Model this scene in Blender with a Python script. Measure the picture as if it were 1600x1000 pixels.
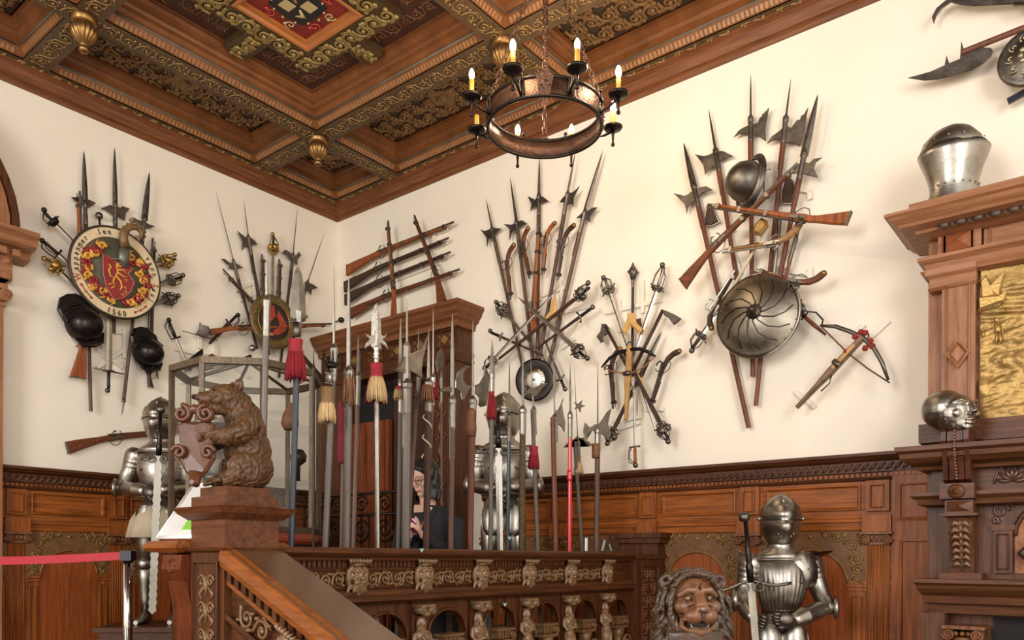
import bpy, bmesh, math, random
from mathutils import Vector as V, Matrix, noise
for o in list(bpy.data.objects): bpy.data.objects.remove(o)
S=bpy.context.scene; COL=S.collection
random.seed(7)
PI=math.pi; cos=math.cos; sin=math.sin; R_=math.radians
# ---------------- camera (measured from the vanishing points of the two walls)
F=1225.; CX=800.; HY=872.; RO=R_(.3); TH=R_(38.607)
CAM=V((6.8762,-5.5146,1.6))
XA=V((cos(TH),-sin(TH),0)); YA=V((-sin(TH),cos(TH),0)); ZA=V((0,0,1))
# image right = +XA' ; world x = right wall direction
XA=V((cos(TH),sin(TH),0))
def ray(px,py):
    dx=px-CX; dy=HY-py; c,s=cos(RO),sin(RO)
    return XA*((c*dx-s*dy)/F)+YA+ZA*((dy*c+s*dx)/F)
def Dp(px,py,Y): return CAM+ray(px,py)*Y
def onx(px,py,x): r=ray(px,py); return CAM+r*((x-CAM.x)/r.x)
def ony(px,py,y): r=ray(px,py); return CAM+r*((y-CAM.y)/r.y)
class Pl:
    def __init__(s,ax,sg,base=0.): s.ax=ax; s.sg=sg; s.b=base; s.N=V((sg,0,0)) if ax==0 else V((0,sg,0))
    def __call__(s,p,d=0.):
        v=s.b+s.sg*d
        return onx(p[0],p[1],v) if s.ax==0 else ony(p[0],p[1],v)
LW=Pl(0,1); RW=Pl(1,-1)
cd=bpy.data.cameras.new('camera'); cam=bpy.data.objects.new('camera',cd); COL.objects.link(cam)
cd.lens=F/1600*36; cd.sensor_width=36; cd.shift_y=(HY-500)/1600; cd.clip_start=.05
cam.matrix_world=Matrix.Translation(CAM)@Matrix((( XA.x,0,-YA.x,0),(XA.y,0,-YA.y,0),(0,1,0,0),(0,0,0,1)))@Matrix.Rotation(RO,4,'Z')
S.camera=cam
# ---------------- light
S.view_settings.view_transform='Standard'; S.view_settings.look='None'; S.view_settings.gamma=1
S.view_settings.use_curve_mapping=False; S.view_settings.exposure=0.0
W=bpy.data.worlds.new('room_light'); S.world=W; W.use_nodes=True
W.node_tree.nodes['Background'].inputs[0].default_value=(1.0,.90,.77,1); W.node_tree.nodes['Background'].inputs[1].default_value=1.5
def area(loc,to,sx,sy,p,c):
    l=bpy.data.lights.new('window_light','AREA'); l.shape='RECTANGLE'; l.size=sx; l.size_y=sy; l.energy=p; l.color=c
    o=bpy.data.objects.new('window_light',l); COL.objects.link(o); o.location=loc
    o.rotation_euler=(V(to)-V(loc)).to_track_quat('-Z','Y').to_euler(); return o
area((10.5,-6.5,3.6),(3,0,2.2),2.2,3.0,260,(.93,.96,1.0))
area((4.5,-10.5,3.8),(2.5,0,2.4),2.4,3.0,380,(.95,.97,1.0))
# ---------------- materials
def lin(h):
    h=h.lstrip('#'); r=[int(h[i:i+2],16)/255 for i in (0,2,4)]
    return [(c/12.92 if c<.04045 else ((c+.055)/1.055)**2.4) for c in r]+[1]
MC={}
def mat(name,col,rough=.5,metal=0.,bump=0.,bs=30.,var=.0,vs=6.,col2=None,stretch=None,emit=None,es=0,trans=0,spec=None,coat=0):
    if name in MC: return MC[name]
    m=bpy.data.materials.new(name); m.use_nodes=True; nt=m.node_tree; N=nt.nodes; L=nt.links
    b=N['Principled BSDF']; c=lin(col); b.inputs['Base Color'].default_value=c
    b.inputs['Roughness'].default_value=rough; b.inputs['Metallic'].default_value=metal
    if spec is not None: b.inputs['Specular IOR Level'].default_value=spec
    if trans: b.inputs['Transmission Weight'].default_value=trans; b.inputs['IOR'].default_value=1.1
    if coat: b.inputs['Coat Weight'].default_value=coat; b.inputs['Coat Roughness'].default_value=.25
    if emit: b.inputs['Emission Color'].default_value=lin(emit); b.inputs['Emission Strength'].default_value=es
    tc=N.new('ShaderNodeTexCoord'); mp=N.new('ShaderNodeMapping'); L.new(tc.outputs['Object'],mp.inputs[0])
    if stretch: mp.inputs['Scale'].default_value=stretch
    if var or col2:
        n=N.new('ShaderNodeTexNoise'); n.inputs['Scale'].default_value=vs; n.inputs['Detail'].default_value=6; n.inputs['Roughness'].default_value=.65
        L.new(mp.outputs[0],n.inputs['Vector'])
        r=N.new('ShaderNodeValToRGB'); e=r.color_ramp.elements; e[0].position=.32; e[1].position=.68
        c2=lin(col2) if col2 else [x*(1-var) for x in c[:3]]+[1]
        e[0].color=c2; e[1].color=c if col2 else [min(1,x*(1+var)) for x in c[:3]]+[1]
        L.new(n.outputs[0],r.inputs[0]); L.new(r.outputs[0],b.inputs['Base Color'])
        if metal>.5:
            rr=N.new('ShaderNodeMapRange'); rr.inputs[3].default_value=rough*.7; rr.inputs[4].default_value=min(1,rough*1.5)
            L.new(n.outputs[0],rr.inputs[0]); L.new(rr.outputs[0],b.inputs['Roughness'])
    if bump:
        n2=N.new('ShaderNodeTexNoise'); n2.inputs['Scale'].default_value=bs; n2.inputs['Detail'].default_value=4
        L.new(mp.outputs[0],n2.inputs['Vector'])
        bp=N.new('ShaderNodeBump'); bp.inputs['Strength'].default_value=bump; bp.inputs['Distance'].default_value=.01
        L.new(n2.outputs[0],bp.inputs['Height']); L.new(bp.outputs[0],b.inputs['Normal'])
    MC[name]=m; return m
def wood(name,c,c2,ax='z',rough=.42,coat=.15):
    st={'x':(1.2,16,16),'y':(16,1.2,16),'z':(16,16,1.2)}[ax]
    return mat(name+'_'+ax,c,rough+.04,0,.25,10.,.1,2.6,c2,st,coat=coat*.4,spec=.25)
def WD(ax): return wood('dado_wood','#a2581f','#66340e',ax)
def WDK(ax): return wood('dark_wood','#5f3519','#371c0b',ax)
def WM(ax): return wood('mantel_wood','#a87452','#80502f',ax)
def WO(ax): return wood('orange_wood','#b86a34','#8f4a20',ax)
plaster=mat('plaster','#f0e3cf',.85,0,.12,60,.03,1.3)
steel=mat('steel','#a29b90',.33,1,.08,60,.25,9)
dsteel=mat('dark_steel','#6f665d',.4,1,.1,50,.3,12)
psteel=mat('polished_steel','#b0aba2',.26,1,.04,30,.18,8)
iron=mat('black_iron','#3a332e',.38,.9,.15,60,.2,10)
blk=mat('blackened_iron','#2c2523',.28,.75,.05,30,.2,8)
gold=mat('gold','#a98545',.35,.9,.1,60,.25,14)
ggold=mat('old_gilding','#8f6c3a',.5,.45,.3,90,.35,20)
brass=mat('brass','#977244',.36,.9,0,0,.15,10)
bone=mat('yellow_bone','#c79a58',.4,0,.1,40,.2,12)
shaft=wood('shaft_wood','#6e5142','#46322a','z')
shaft2=wood('red_shaft_wood','#7d4a37','#54301f','z')
gunw=wood('gun_wood','#7c4322','#4a2614','x')
gunw2=wood('gun_wood_light','#a25a2c','#6e3516','z')
gund=wood('gun_wood_dark','#4e3427','#2e1d16','z')
redfr=mat('red_fringe','#8a0f1c',.8,0,.8,260,.25,60,stretch=(1,1,.12))
yelfr=mat('straw_fringe','#cfae7c',.85,0,.8,260,.2,60,stretch=(1,1,.12))
leath=mat('brown_leather','#7a4d2e',.6,0,.5,80,.25,20)
carved=mat('carved_brown','#6b4a33',.42,0,.25,60,.25,14,coat=.2)
LAY={}
def segd(a,b,c,e):
    def pd(p,q,r):
        vx,vy=r[0]-q[0],r[1]-q[1]; l=vx*vx+vy*vy; t=max(0,min(1,((p[0]-q[0])*vx+(p[1]-q[1])*vy)/l)) if l else 0
        return math.hypot(p[0]-q[0]-t*vx,p[1]-q[1]-t*vy)
    cr=lambda o,p,q:(p[0]-o[0])*(q[1]-o[1])-(p[1]-o[1])*(q[0]-o[0])
    if cr(a,b,c)*cr(a,b,e)<0 and cr(c,e,a)*cr(c,e,b)<0: return 0
    return min(pd(a,c,e),pd(b,c,e),pd(c,a,b),pd(e,a,b))
def layer(P,a,b,d,r):
    if P not in (LW,RW): return d
    L=LAY.setdefault(P.ax,[]); near=[(d2,r2) for c,e,d2,r2 in L if segd(a,b,c,e)<(r+r2)*170]
    for _ in range(40):
        h=[d2+r2+r+.002 for d2,r2 in near if abs(d-d2)<r+r2]
        if not h: break
        d=min(h)
    L.append((a,b,d,r)); return d
def over(P,c,rad,d): return max([d]+[d2+r2+.03 for a,b,d2,r2 in LAY.get(P.ax,[]) if segd(a,b,c,c)<rad and d2<.16])
# ---------------- mesh builder
class MB:
    def __init__(s,smooth=False): s.v=[]; s.f=[]; s.sm=[]; s.s=smooth
    def add(s,vs,fs,sm=None):
        b=len(s.v); s.v+= [V(p) for p in vs]; s.f+=[[b+i for i in f] for f in fs]; s.sm+=[s.s if sm is None else sm]*len(fs); return s
    def box(s,x0,x1,y0,y1,z0,z1):
        return s.add([(x,y,z) for z in (z0,z1) for y in (y0,y1) for x in (x0,x1)],[(0,2,3,1),(4,5,7,6),(0,1,5,4),(2,6,7,3),(0,4,6,2),(1,3,7,5)],False)
    def ob(s,c,a,b,n):
        c=V(c); return s.add([c+a*i+b*j+n*k for k in(-1,1) for j in(-1,1) for i in(-1,1)],[(0,2,3,1),(4,5,7,6),(0,1,5,4),(2,6,7,3),(0,4,6,2),(1,3,7,5)],False)
    def bb(s,c,a,b,n,ch):   # chamfered box
        pts=[(-1,-1),(1,-1),(1,1),(-1,1)]; al,bl=a.length,b.length
        P=[V(c)+a*i+b*j for i,j in pts]; return s.prism(P,n.normalized(),n.length*2,ch)
    def ring(s,loops,close=True,cap=True,sm=None):
        n=len(loops[0]); vs=[p for l in loops for p in l]; fs=[]
        for i in range(len(loops)-1):
            for j in range(n if close else n-1):
                k=(j+1)%n; fs.append((i*n+j,i*n+k,(i+1)*n+k,(i+1)*n+j))
        s.add(vs,fs,sm)
        if cap:
            b=len(s.v)-len(vs)
            s.f.append([b+j for j in reversed(range(n))]); s.f.append([b+(len(loops)-1)*n+j for j in range(n)]); s.sm+=[False,False]
        return s
    def tube(s,pts,r,n=8,cap=True,closed=False,flat=1.,nrm=None,sm=True):
        pts=[V(p) for p in pts]; m=len(pts); loops=[]; pv=None
        for i,p in enumerate(pts):
            a=pts[(i-1)%m] if (i or closed) else p; b=pts[(i+1)%m] if (i<m-1 or closed) else p
            t=(b-a); t=t.normalized() if t.length>1e-9 else V((0,0,1))
            if nrm is not None: u=nrm-t*nrm.dot(t); 
            elif pv is None: u=t.orthogonal()
            else: u=pv-t*pv.dot(t)
            if u.length<1e-6: u=t.orthogonal()
            u.normalize(); pv=u; w=t.cross(u); rr=r[i] if isinstance(r,(list,tuple)) else r
            loops.append([p+u*(cos(2*PI*k/n)*rr*flat)+w*(sin(2*PI*k/n)*rr) for k in range(n)])
        if closed: loops.append(loops[0]); cap=False
        return s.ring(loops,True,cap,sm)
    def lathe(s,prof,o,ax,n=20,flute=0,fa=0.,cap=True,sx=1.,u=None,sm=True,a0=0,a1=2*PI):
        o=V(o); ax=V(ax).normalized(); u=V(u) if u is not None else ax.orthogonal(); u=(u-ax*u.dot(ax)).normalized(); w=ax.cross(u); loops=[]
        full=abs(a1-a0-2*PI)<1e-6; nn=n if full else n+1
        for r,h in prof:
            l=[]
            for k in range(nn):
                a=a0+(a1-a0)*k/n; q=r*(1+(fa*cos(flute*a) if flute else 0)); l.append(o+ax*h+u*(cos(a)*q*sx)+w*(sin(a)*q))
            loops.append(l)
        return s.ring(loops,full,cap and full,sm)
    def loft(s,rings,n=20,cap=True,sm=True,fl=0,fa=0.,fr=None):
        loops=[]
        for i,(c,a,b) in enumerate(rings):
            g=fa*(fr[i] if fr else 1)
            loops.append([V(c)+(V(a)*cos(2*PI*k/n)+V(b)*sin(2*PI*k/n))*(1+(g*cos(fl*2*PI*k/n) if fl else 0)) for k in range(n)])
        return s.ring(loops,True,cap,sm)
    def ball(s,c,r,n=10,m=7,ax=None):
        if isinstance(r,(int,float)): r=(r,r,r)
        A=ax or (V((1,0,0)),V((0,1,0)),V((0,0,1)))
        loops=[]
        for i in range(m+1):
            t=PI*i/m; q=max(sin(t),.02); loops.append([V(c)+A[0]*(cos(2*PI*k/n)*q*r[0])+A[1]*(sin(2*PI*k/n)*q*r[1])-A[2]*(cos(t)*r[2]) for k in range(n)])
        return s.ring(loops,True,True,True)
    def prism(s,P,N,th,ch=0.,sm=False):
        P=[V(p) for p in P]; N=V(N).normalized(); n=len(P)
        if ch:
            ar=sum(((P[i]-P[0]).cross(P[(i+1)%n]-P[0])).dot(N) for i in range(n)); sg=1 if ar>0 else -1
            I=[]
            for i in range(n):
                e1=(P[i]-P[i-1]); e2=(P[(i+1)%n]-P[i])
                if e1.length<1e-9 or e2.length<1e-9: I.append(P[i]); continue
                e1.normalize(); e2.normalize(); n1=N.cross(e1)*sg; n2=N.cross(e2)*sg; b=n1+n2; q=b.length
                I.append(P[i]+(b/q*min(ch/max(q/2,.45),ch*1.8) if q>1e-4 else V((0,0,0))))
            c2=min(ch,th*.42); L=[[p-N*th/2 for p in I],[p-N*(th/2-c2) for p in P],[p+N*(th/2-c2) for p in P],[p+N*th/2 for p in I]]
        else: L=[[p-N*th/2 for p in P],[p+N*th/2 for p in P]]
        return s.ring(L,True,True,sm)
    def sweep(s,prof,a,b,out,up,ma=0.,mb=0.,cap=True,sm=False):
        a=V(a); b=V(b); t=(b-a).normalized(); out=V(out); up=V(up)
        return s.ring([[a+out*o+up*u-t*(ma*o) for o,u in prof],[b+out*o+up*u+t*(mb*o) for o,u in prof]],True,cap,sm)
def link(name,mb,m,parent=None,label=None,kind=None):
    me=bpy.data.meshes.new(name)
    off=V((0,0,0)); p=parent
    if parent is not None: off=V(parent.get('_w',(0,0,0)))
    me.from_pydata([tuple(v-off) for v in mb.v],[],mb.f); me.materials.append(m)
    me.polygons.foreach_set('use_smooth',mb.sm)
    bm=bmesh.new(); bm.from_mesh(me); bmesh.ops.recalc_face_normals(bm,faces=bm.faces); bm.to_mesh(me); bm.free()
    o=bpy.data.objects.new(name,me); COL.objects.link(o)
    if parent is not None: o.parent=parent; o['_w']=tuple(off)
    else: o['_w']=(0.,0.,0.)
    if label: o['label']=label
    if kind: o['kind']=kind
    return o
def thing(name,label,cat,loc=(0,0,0),group=None):
    o=bpy.data.objects.new(name,None); o.empty_display_size=.05; COL.objects.link(o); o.location=loc; o['_w']=tuple(V(loc)); o['label']=label; o['category']=cat
    if group: o['group']=group
    return o
def struct(name,mb,m): return link(name,mb,m,None,None,'structure')
def sthing(name):
    o=bpy.data.objects.new(name,None); COL.objects.link(o); o['kind']='structure'; o['_w']=(0.,0.,0.); return o
def tagm(name,mb,m,label,cat,group=None):
    o=link(name,mb,m); o['label']=label; o['category']=cat
    if group: o['group']=group
    return o
def dupe(root,d,label,group=None):
    def cp(o,p):
        c=o.copy(); COL.objects.link(c); c.parent=p
        for ch in o.children: cp(ch,c)
        return c
    r=cp(root,None); r.location=root.location+V(d); r['label']=label
    if group: r['group']=group
    return r
def organic(mbs,vox,it=2,disp=None,dens=None):
    """join closed shapes into one continuous skin (voxel remesh + smoothing), optional displacement"""
    me=bpy.data.meshes.new('skin'); me.from_pydata([tuple(v) for v in mbs.v],[],mbs.f)
    bm=bmesh.new(); bm.from_mesh(me); bmesh.ops.recalc_face_normals(bm,faces=bm.faces); bm.to_mesh(me); bm.free()
    o=bpy.data.objects.new('skin',me); COL.objects.link(o)
    m=o.modifiers.new('r','REMESH'); m.mode='VOXEL'; m.voxel_size=vox; 
    if it: q=o.modifiers.new('s','SMOOTH'); q.iterations=it; q.factor=.6
    dg=bpy.context.evaluated_depsgraph_get(); dg.update(); ev=o.evaluated_get(dg)
    e=bpy.data.meshes.new_from_object(ev)
    vs=[v.co.copy() for v in e.vertices]
    if disp: nm=[v.normal.copy() for v in e.vertices]; vs=[p+n*disp(p,n) for p,n in zip(vs,nm)]
    r=MB(True); r.add(vs,[list(f.vertices) for f in e.polygons],True)
    bpy.data.objects.remove(o); return r
def spiral(c,u,w,r0,turn,hand=1,n=20,tail=None):
    pts=[]
    for i in range(n+1):
        t=i/n; a=turn*t*2*PI*hand; r=r0*(1-.85*t); pts.append(V(c)+u*(cos(a)*r)+w*(sin(a)*r))
    return pts
def scrolls(mb,o,U,W,N,nu,nv=1,r=.008,k=4,seed=0,sc=.42):
    """carved rinceaux: alternating spirals with leaves filling the rectangle o,U,W, raised along N"""
    rn=random.Random(seed); du=U/nu; dw=W/nv; u=U.normalized(); w=W.normalized(); s=min(du.length,dw.length)*sc
    for i in range(nu):
        for j in range(nv):
            c=o+du*(i+.5)+dw*(j+.5); h=1 if (i+j)%2 else -1
            P=spiral(c,u*-1,w*h,s,1.45,1,16); st=c-du*.5-dw*(.32*h)
            P=[st,(st+P[0])/2-u*0+w*(-.08*s*h)]+P
            rr=[r*1.15*(1-.45*t/len(P)) for t in range(len(P))]
            mb.tube([p+N*r*.5 for p in P],rr,k,flat=.8,nrm=N)
            mb.ball(P[-1]+N*r*.6,r*1.5,6,4)
            for q in (3,6,9):
                d=(P[q]-c).normalized(); p=P[q]+d*s*.32; mb.ball(p+N*r*.3,(r*1.7,r*1.7,r*1.1),6,4)
            mb.tube([P[4]+N*r*.4,P[4]+(P[4]-c)*.5+u*s*.3+N*r*.4,c+du*.48+dw*(.3*h)+N*r*.4],[r*.9,r*.8,r*.4],k,flat=.8,nrm=N)
def rectrings(mb,x0,x1,y0,y1,prof):
    """stepped coffer rim; prof=[(inset,z)]"""
    loops=[[(x0+i,y0+i,z),(x1-i,y0+i,z),(x1-i,y1-i,z),(x0+i,y1-i,z)] for i,z in prof]; mb.ring(loops,True,False,False)
# =================== room shell
X,Y,Z=V((1,0,0)),V((0,1,0)),V((0,0,1))
struct('wall_left',MB().box(-.2,0,-9,.2,-.3,6.2),plaster)
struct('wall_right',MB().box(0,8.6,0,.2,-.3,6.2),plaster)
floorm=mat('parquet','#6b452c',.35,0,0,0,.2,3,stretch=(1,12,1),coat=.3)
struct('floor',MB().box(-.2,8.6,-9,.2,-.3,0),floorm)
LZ=.65; BX=3.97
struct('floor_landing',MB().box(0,BX-.08,-9,0,0,LZ),floorm)
# stair flight going down beside the hand rail
st=sthing('floor_stairs')
for i in range(5): link('step',MB().box(BX-.08+.3*i,BX+.24+.3*i,-4.9,-3.62,0,LZ-.13*(i+1)+.13),WDK('y'),st)
# crown moulding
cw=wood('crown_wood','#83502e','#5c341b','y')
cr=[(0,5.27),(.02,5.27),(.03,5.29),(.03,5.31),(.05,5.315),(.07,5.35),(.08,5.38),(.09,5.385),(.09,5.40),(.105,5.405),(.105,5.50),(0,5.50)]
cr=[(a,b) for a,b in cr]
t=sthing('trim_1')
link('crown_moulding',MB().sweep(cr,(0,-9,0),(0,0,0),X,Z,0,-1),cw,t)
link('crown_moulding',MB().sweep(cr,(0,0,0),(8.6,0,0),-Y,Z,-1,0),wood('crown_wood','#83502e','#5c341b','x'),t)
# ---- coffered ceiling
cm=mat('coffer_wood','#7d4c28',.42,0,.25,12,.28,5,coat=.1,spec=.3)
bmt=mat('beam_ground','#5f4930',.5,0,.3,60,.3,20,spec=.3)
cdk=mat('coffer_dark_panel','#4a2b22',.5,0,.2,40,.2,9)
gcar=mat('ceiling_carving','#937245',.45,.25,.3,80,.35,22)
ggr=mat('ceiling_carving_ground','#3a2818',.6,0,.3,50,.3,20)
gg2=mat('gilt_carving','#a18a55',.42,.5,.3,90,.35,22)
blue=mat('grey_blue_paint','#6a6456',.5,0,.1,30,.15,10)
ce=sthing('ceiling')
link('slab',MB().box(-.2,8.6,-9,.2,5.76,5.9),cdk,ce)
ZB=5.42
xs=[.15,.91,1.10,2.96,3.14,3.90,4.09,5.95,6.13,6.89,7.08,8.6]; ys=[-.15,-.93,-1.13,-2.97,-3.16,-5.0,-5.2,-7.0,-7.2,-9]
# beams (soffits) as one lattice of parts
def beam(x0,x1,y0,y1,alongx):
    b=MB().box(x0,x1,y0,y1,ZB,5.76); link('ceiling_beam',b,bmt,ce)
    r=MB()
    m=.025
    if (x1-x0)>(y1-y0): n=max(1,int((x1-x0)/.13)); scrolls(r,V((x0+m,y0+m,ZB)),V((x1-x0-2*m,0,0)),V((0,y1-y0-2*m,0)),-Z,n,1,.007,4,3)
    else: n=max(1,int((y1-y0)/.13)); scrolls(r,V((x0+m,y0+m,ZB)),V((0,y1-y0-2*m,0)),V((x1-x0-2*m,0,0)),-Z,n,1,.007,4,4)
    link('beam_carving',r,gcar,ce)
bx=[(0.06,.15),(.91,1.10),(3.09,3.28),(5.27,5.46)]
by=[(-.15,-.06),(-1.13,-.93),(-3.16,-2.97),(-5.2,-5.0)]
for a,b in bx: 
    beam(a,b,-6.5,0,False) if a>1 else beam(a,b,-6.5,-.06,False)
for a,b in by:
    for i in range(len(bx)-1):
        beam(bx[i][1],bx[i+1][0],a,b,True)
def coffer(x0,x1,y0,y1,big):
    if big: pr=[(0,5.42),(0,5.43),(.012,5.44),(.03,5.475),(.034,5.485),(.034,5.50),(.05,5.51),(.06,5.54),(.09,5.55),(.10,5.57),(.13,5.58),(.15,5.595),(.16,5.62),(.19,5.62),(.19,5.63)]
    else: pr=[(0,5.42),(0,5.43),(.012,5.44),(.03,5.475),(.034,5.485),(.034,5.515),(.045,5.52),(.045,5.55),(.06,5.575),(.08,5.585),(.085,5.60),(.11,5.61),(.115,5.64),(.13,5.64)]
    f=MB(); rectrings(f,x0,x1,y0,y1,pr); fo=link('coffer_frame',f,cm,ce)
    # egg-and-dart band and thin painted line
    e=MB(); n=0
    for (ax,ay,dx,dy,L) in ((x0,y0,1,0,x1-x0),(x0,y1,1,0,x1-x0),(x0,y0,0,1,y1-y0),(x1,y0,0,1,y1-y0)):
        k=int((L-.12)/.034)
        cxm=(x0+x1)/2; cym=(y0+y1)/2
        for i in range(k):
            q=.06+(L-.12)*(i+.5)/k
            px,py=ax+dx*q,ay+dy*q
            inn=V((0,1 if ay<cym and dx else -1,0)) if dx else V((1 if ax<cxm else -1,0,0))
            c=V((px,py,5.452))+inn*.017; al=V((dx,dy,0))*.0115
            e.ob(c,al,inn*.012+Z*.016,(Z*-.6+inn*.8)*.006)
    link('egg_band',e,mat('bead_wood','#9a6c45',.4,0,0,0,.2,20),fo)
    l=MB()
    for i,z in ((.036,5.492),):
        for (a,b) in (((x0+.06,y0+i),(x1-.06,y0+i)),((x0+.06,y1-i),(x1-.06,y1-i)),((x0+i,y0+.06),(x0+i,y1-.06)),((x1-i,y0+.06),(x1-i,y1-.06))):
            l.tube([(a[0],a[1],z),(b[0],b[1],z)],.009,5)
    link('painted_bead',l,blue,fo)
    i=pr[-1][0]; zt=pr[-1][1]
    link('coffer_panel',MB().box(x0+i-.01,x1-i+.01,y0+i-.01,y1-i+.01,zt,zt+.03),ggr if not big else cdk,ce)
    return x0+i,x1-i,y0+i,y1-i,zt
gcar2=mat('panel_carving','#866640',.42,.3,.3,80,.35,16)
def small(x0,x1,y0,y1):
    a,b,c,d,z=coffer(x0,x1,y0,y1,False); r=MB()
    w,h=b-a,d-c; nu=max(1,round(w/.15)); nv=max(1,round(h/.15))
    scrolls(r,V((a+.02,c+.02,z)),V((w-.04,0,0)),V((0,h-.04,0)),-Z,nu,nv,.0155,5,5,.47)
    # strapwork cartouche at the centre
    cx,cy=(a+b)/2,(c+d)/2
    P=[V((cx+.11*cos(q)*(1.15 if k%2 else 1),cy+.11*sin(q)*(1.15 if k%2 else 1),z-.008)) for k,q in enumerate([PI/8+PI/4*i for i in range(8)])]
    r.prism(P,-Z,.02,.005)
    r.ball((cx,cy,z-.02),(.05,.05,.02),10,6)
    link('panel_carving',r,gcar2,ce,'gilded scrollwork relief')
for i,(x0,x1) in enumerate([(.15,.91),(1.10,3.09),(3.28,5.27)]):
    for j,(y0,y1) in enumerate([(-.93,-.15),(-2.97,-1.13),(-5.0,-3.16)]):
        if i and j: continue
        small(x0,x1,y0,y1)
def bigcoffer(x0,x1,y0,y1):
    a,b,c,d,z=coffer(x0,x1,y0,y1,True); cx,cy=(x0+x1)/2,(y0+y1)/2
    ho,hi=.53,.335; zf=5.57
    # gilded cross-shaped frame
    g=MB()
    for (p,q,r,s) in ((-ho,ho,-ho,-hi),(-ho,ho,hi,ho),(-ho,-hi,-hi,hi),(hi,ho,-hi,hi)): g.box(cx+p,cx+q,cy+r,cy+s,zf,z)
    arms=[]
    A=.1
    for sg in(-1,1):
        for off in (-.03+.0,): 
            arms.append((cx-A,cx+A,cy+sg*ho,cy+sg*(d-c)/2)); arms.append((cx+sg*ho,cx+sg*(b-a)/2,cy-A,cy+A))
    for p,q,r,s in arms: g.box(min(p,q),max(p,q),min(r,s),max(r,s),zf,z)
    fr=link('gilt_frame',g,mat('gilt_ground','#58452a',.5,.2,.3,60,.3,20),ce)
    s=MB(); w=ho-hi
    for sy in (-ho,hi): scrolls(s,V((cx-ho,cy+sy+.02,zf)),V((2*ho,0,0)),V((0,w-.04,0)),-Z,8,1,.014,5,1,.5)
    for sx in (-ho,hi): scrolls(s,V((cx+sx+.02,cy-hi,zf)),V((0,2*hi,0)),V((w-.04,0,0)),-Z,5,1,.014,5,2,.5)
    for p,q,r_,t_ in arms:
        p,q=min(p,q),max(p,q); r_,t_=min(r_,t_),max(r_,t_)
        if q-p>t_-r_: scrolls(s,V((p,r_+.01,zf)),V((q-p,0,0)),V((0,t_-r_-.02,0)),-Z,3,1,.013,5,2,.5)
        else: scrolls(s,V((p+.01,r_,zf)),V((0,t_-r_,0)),V((q-p-.02,0,0)),-Z,3,1,.013,5,2,.5)
    link('gilt_scrollwork',s,gg2,fr)
    # painted arabesques on the dark L panels, inner wooden mouldings
    m=MB()
    for sx in(-1,1):
        for sy in(-1,1):
            x_o,x_i=cx+sx*(b-a)/2,cx+sx*ho; y_o,y_i=cy+sy*(d-c)/2,cy+sy*ho
            for (p,q,r_,t_) in ((cx+sx*.13,x_o-sx*.03,y_i+sy*.03,y_o-sy*.05),(x_i+sx*.03,x_o-sx*.05,cy+sy*.13,y_i)):
                p,q=min(p,q),max(p,q); r_,t_=min(r_,t_),max(r_,t_)
                if q-p>t_-r_: scrolls(m,V((p,r_,z)),V((q-p,0,0)),V((0,t_-r_,0)),-Z,5,1,.005,4,2)
                else: scrolls(m,V((p,r_,z)),V((0,t_-r_,0)),V((q-p,0,0)),-Z,3,1,.005,4,2)
    link('arabesque',m,mat('arabesque_paint','#8d5f3c',.5),ce)
    f=MB(); rectrings(f,cx-hi,cx+hi,cy-hi,cy+hi,[(0,zf-.005),(.015,zf-.015),(.03,zf-.01),(.04,zf+.01),(.065,zf+.02),(.07,zf+.045)])
    link('picture_moulding',f,mat('orange_moulding','#b06a34',.35,0,.1,20,.15,8,coat=.3),ce)
    red=mat('red_painted_panel','#8a2a22',.5,0,.15,30,.45,5)
    pn=link('painted_panel',MB().box(cx-hi+.06,cx+hi-.06,cy-hi+.06,cy+hi-.06,zf+.035,zf+.05),red,ce)
    zz=zf+.034
    e=MB(); P=[V((cx+.15*x,cy+.15*y,zz)) for x,y in((-1,-1),(-.3,-1.12),(.3,-1.12),(1,-1),(1.12,-.3),(1.12,.3),(1,1),(.3,1.1),(-.3,1.1),(-1,1),(-1.12,.3),(-1.12,-.3))]
    e.prism(P,Z,.012,.004); link('escutcheon',e,mat('black_paint','#1d1a1c',.5),pn)
    e=MB()
    for sx,sy in((-1,-1),(1,1),(-1,1),(1,-1)):
        if sx*sy>0: e.prism([V((cx+sx*.01,cy+sy*.01,zz-.008)),V((cx+sx*.1,cy+sy*.01,zz-.008)),V((cx+sx*.1,cy+sy*.1,zz-.008)),V((cx+sx*.01,cy+sy*.1,zz-.008))],Z,.006)
        else:
            e.tube([V((cx+sx*.02,cy+sy*.03,zz-.01)),V((cx+sx*.06,cy+sy*.09,zz-.01)),V((cx+sx*.1,cy+sy*.05,zz-.01))],[.008,.022,.006],6,flat=.4,nrm=Z)
    for k in range(12):
        q=2*PI*k/12; e.ball((cx+.185*cos(q),cy+.185*sin(q),zz-.006),.009,6,4)
    link('charges',e,mat('cream_paint','#cdb883',.5),pn)
    e=MB(); e2=MB()
    for k in range(8):
        q=2*PI*(k+.5)/8; c=V((cx+.235*cos(q),cy+.235*sin(q),zz-.004)); u=V((cos(q),sin(q),0)); w=V((-sin(q),cos(q),0))
        (e if k%2 else e2).tube(spiral(c,u,w,.045,1.3,1 if k%2 else -1,14),.006,4,flat=.6,nrm=Z); (e if k%2 else e2).ball(c+w*.04,(.016,.016,.006),6,4)
    link('mantling',e,mat('cream_paint','#cdb883',.5),pn); link('mantling',e2,mat('salmon_paint','#c8503a',.5),pn)
bigcoffer(1.10,3.09,-2.97,-1.13); bigcoffer(3.28,5.27,-2.97,-1.13); bigcoffer(1.10,3.09,-5.0,-3.16)
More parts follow.
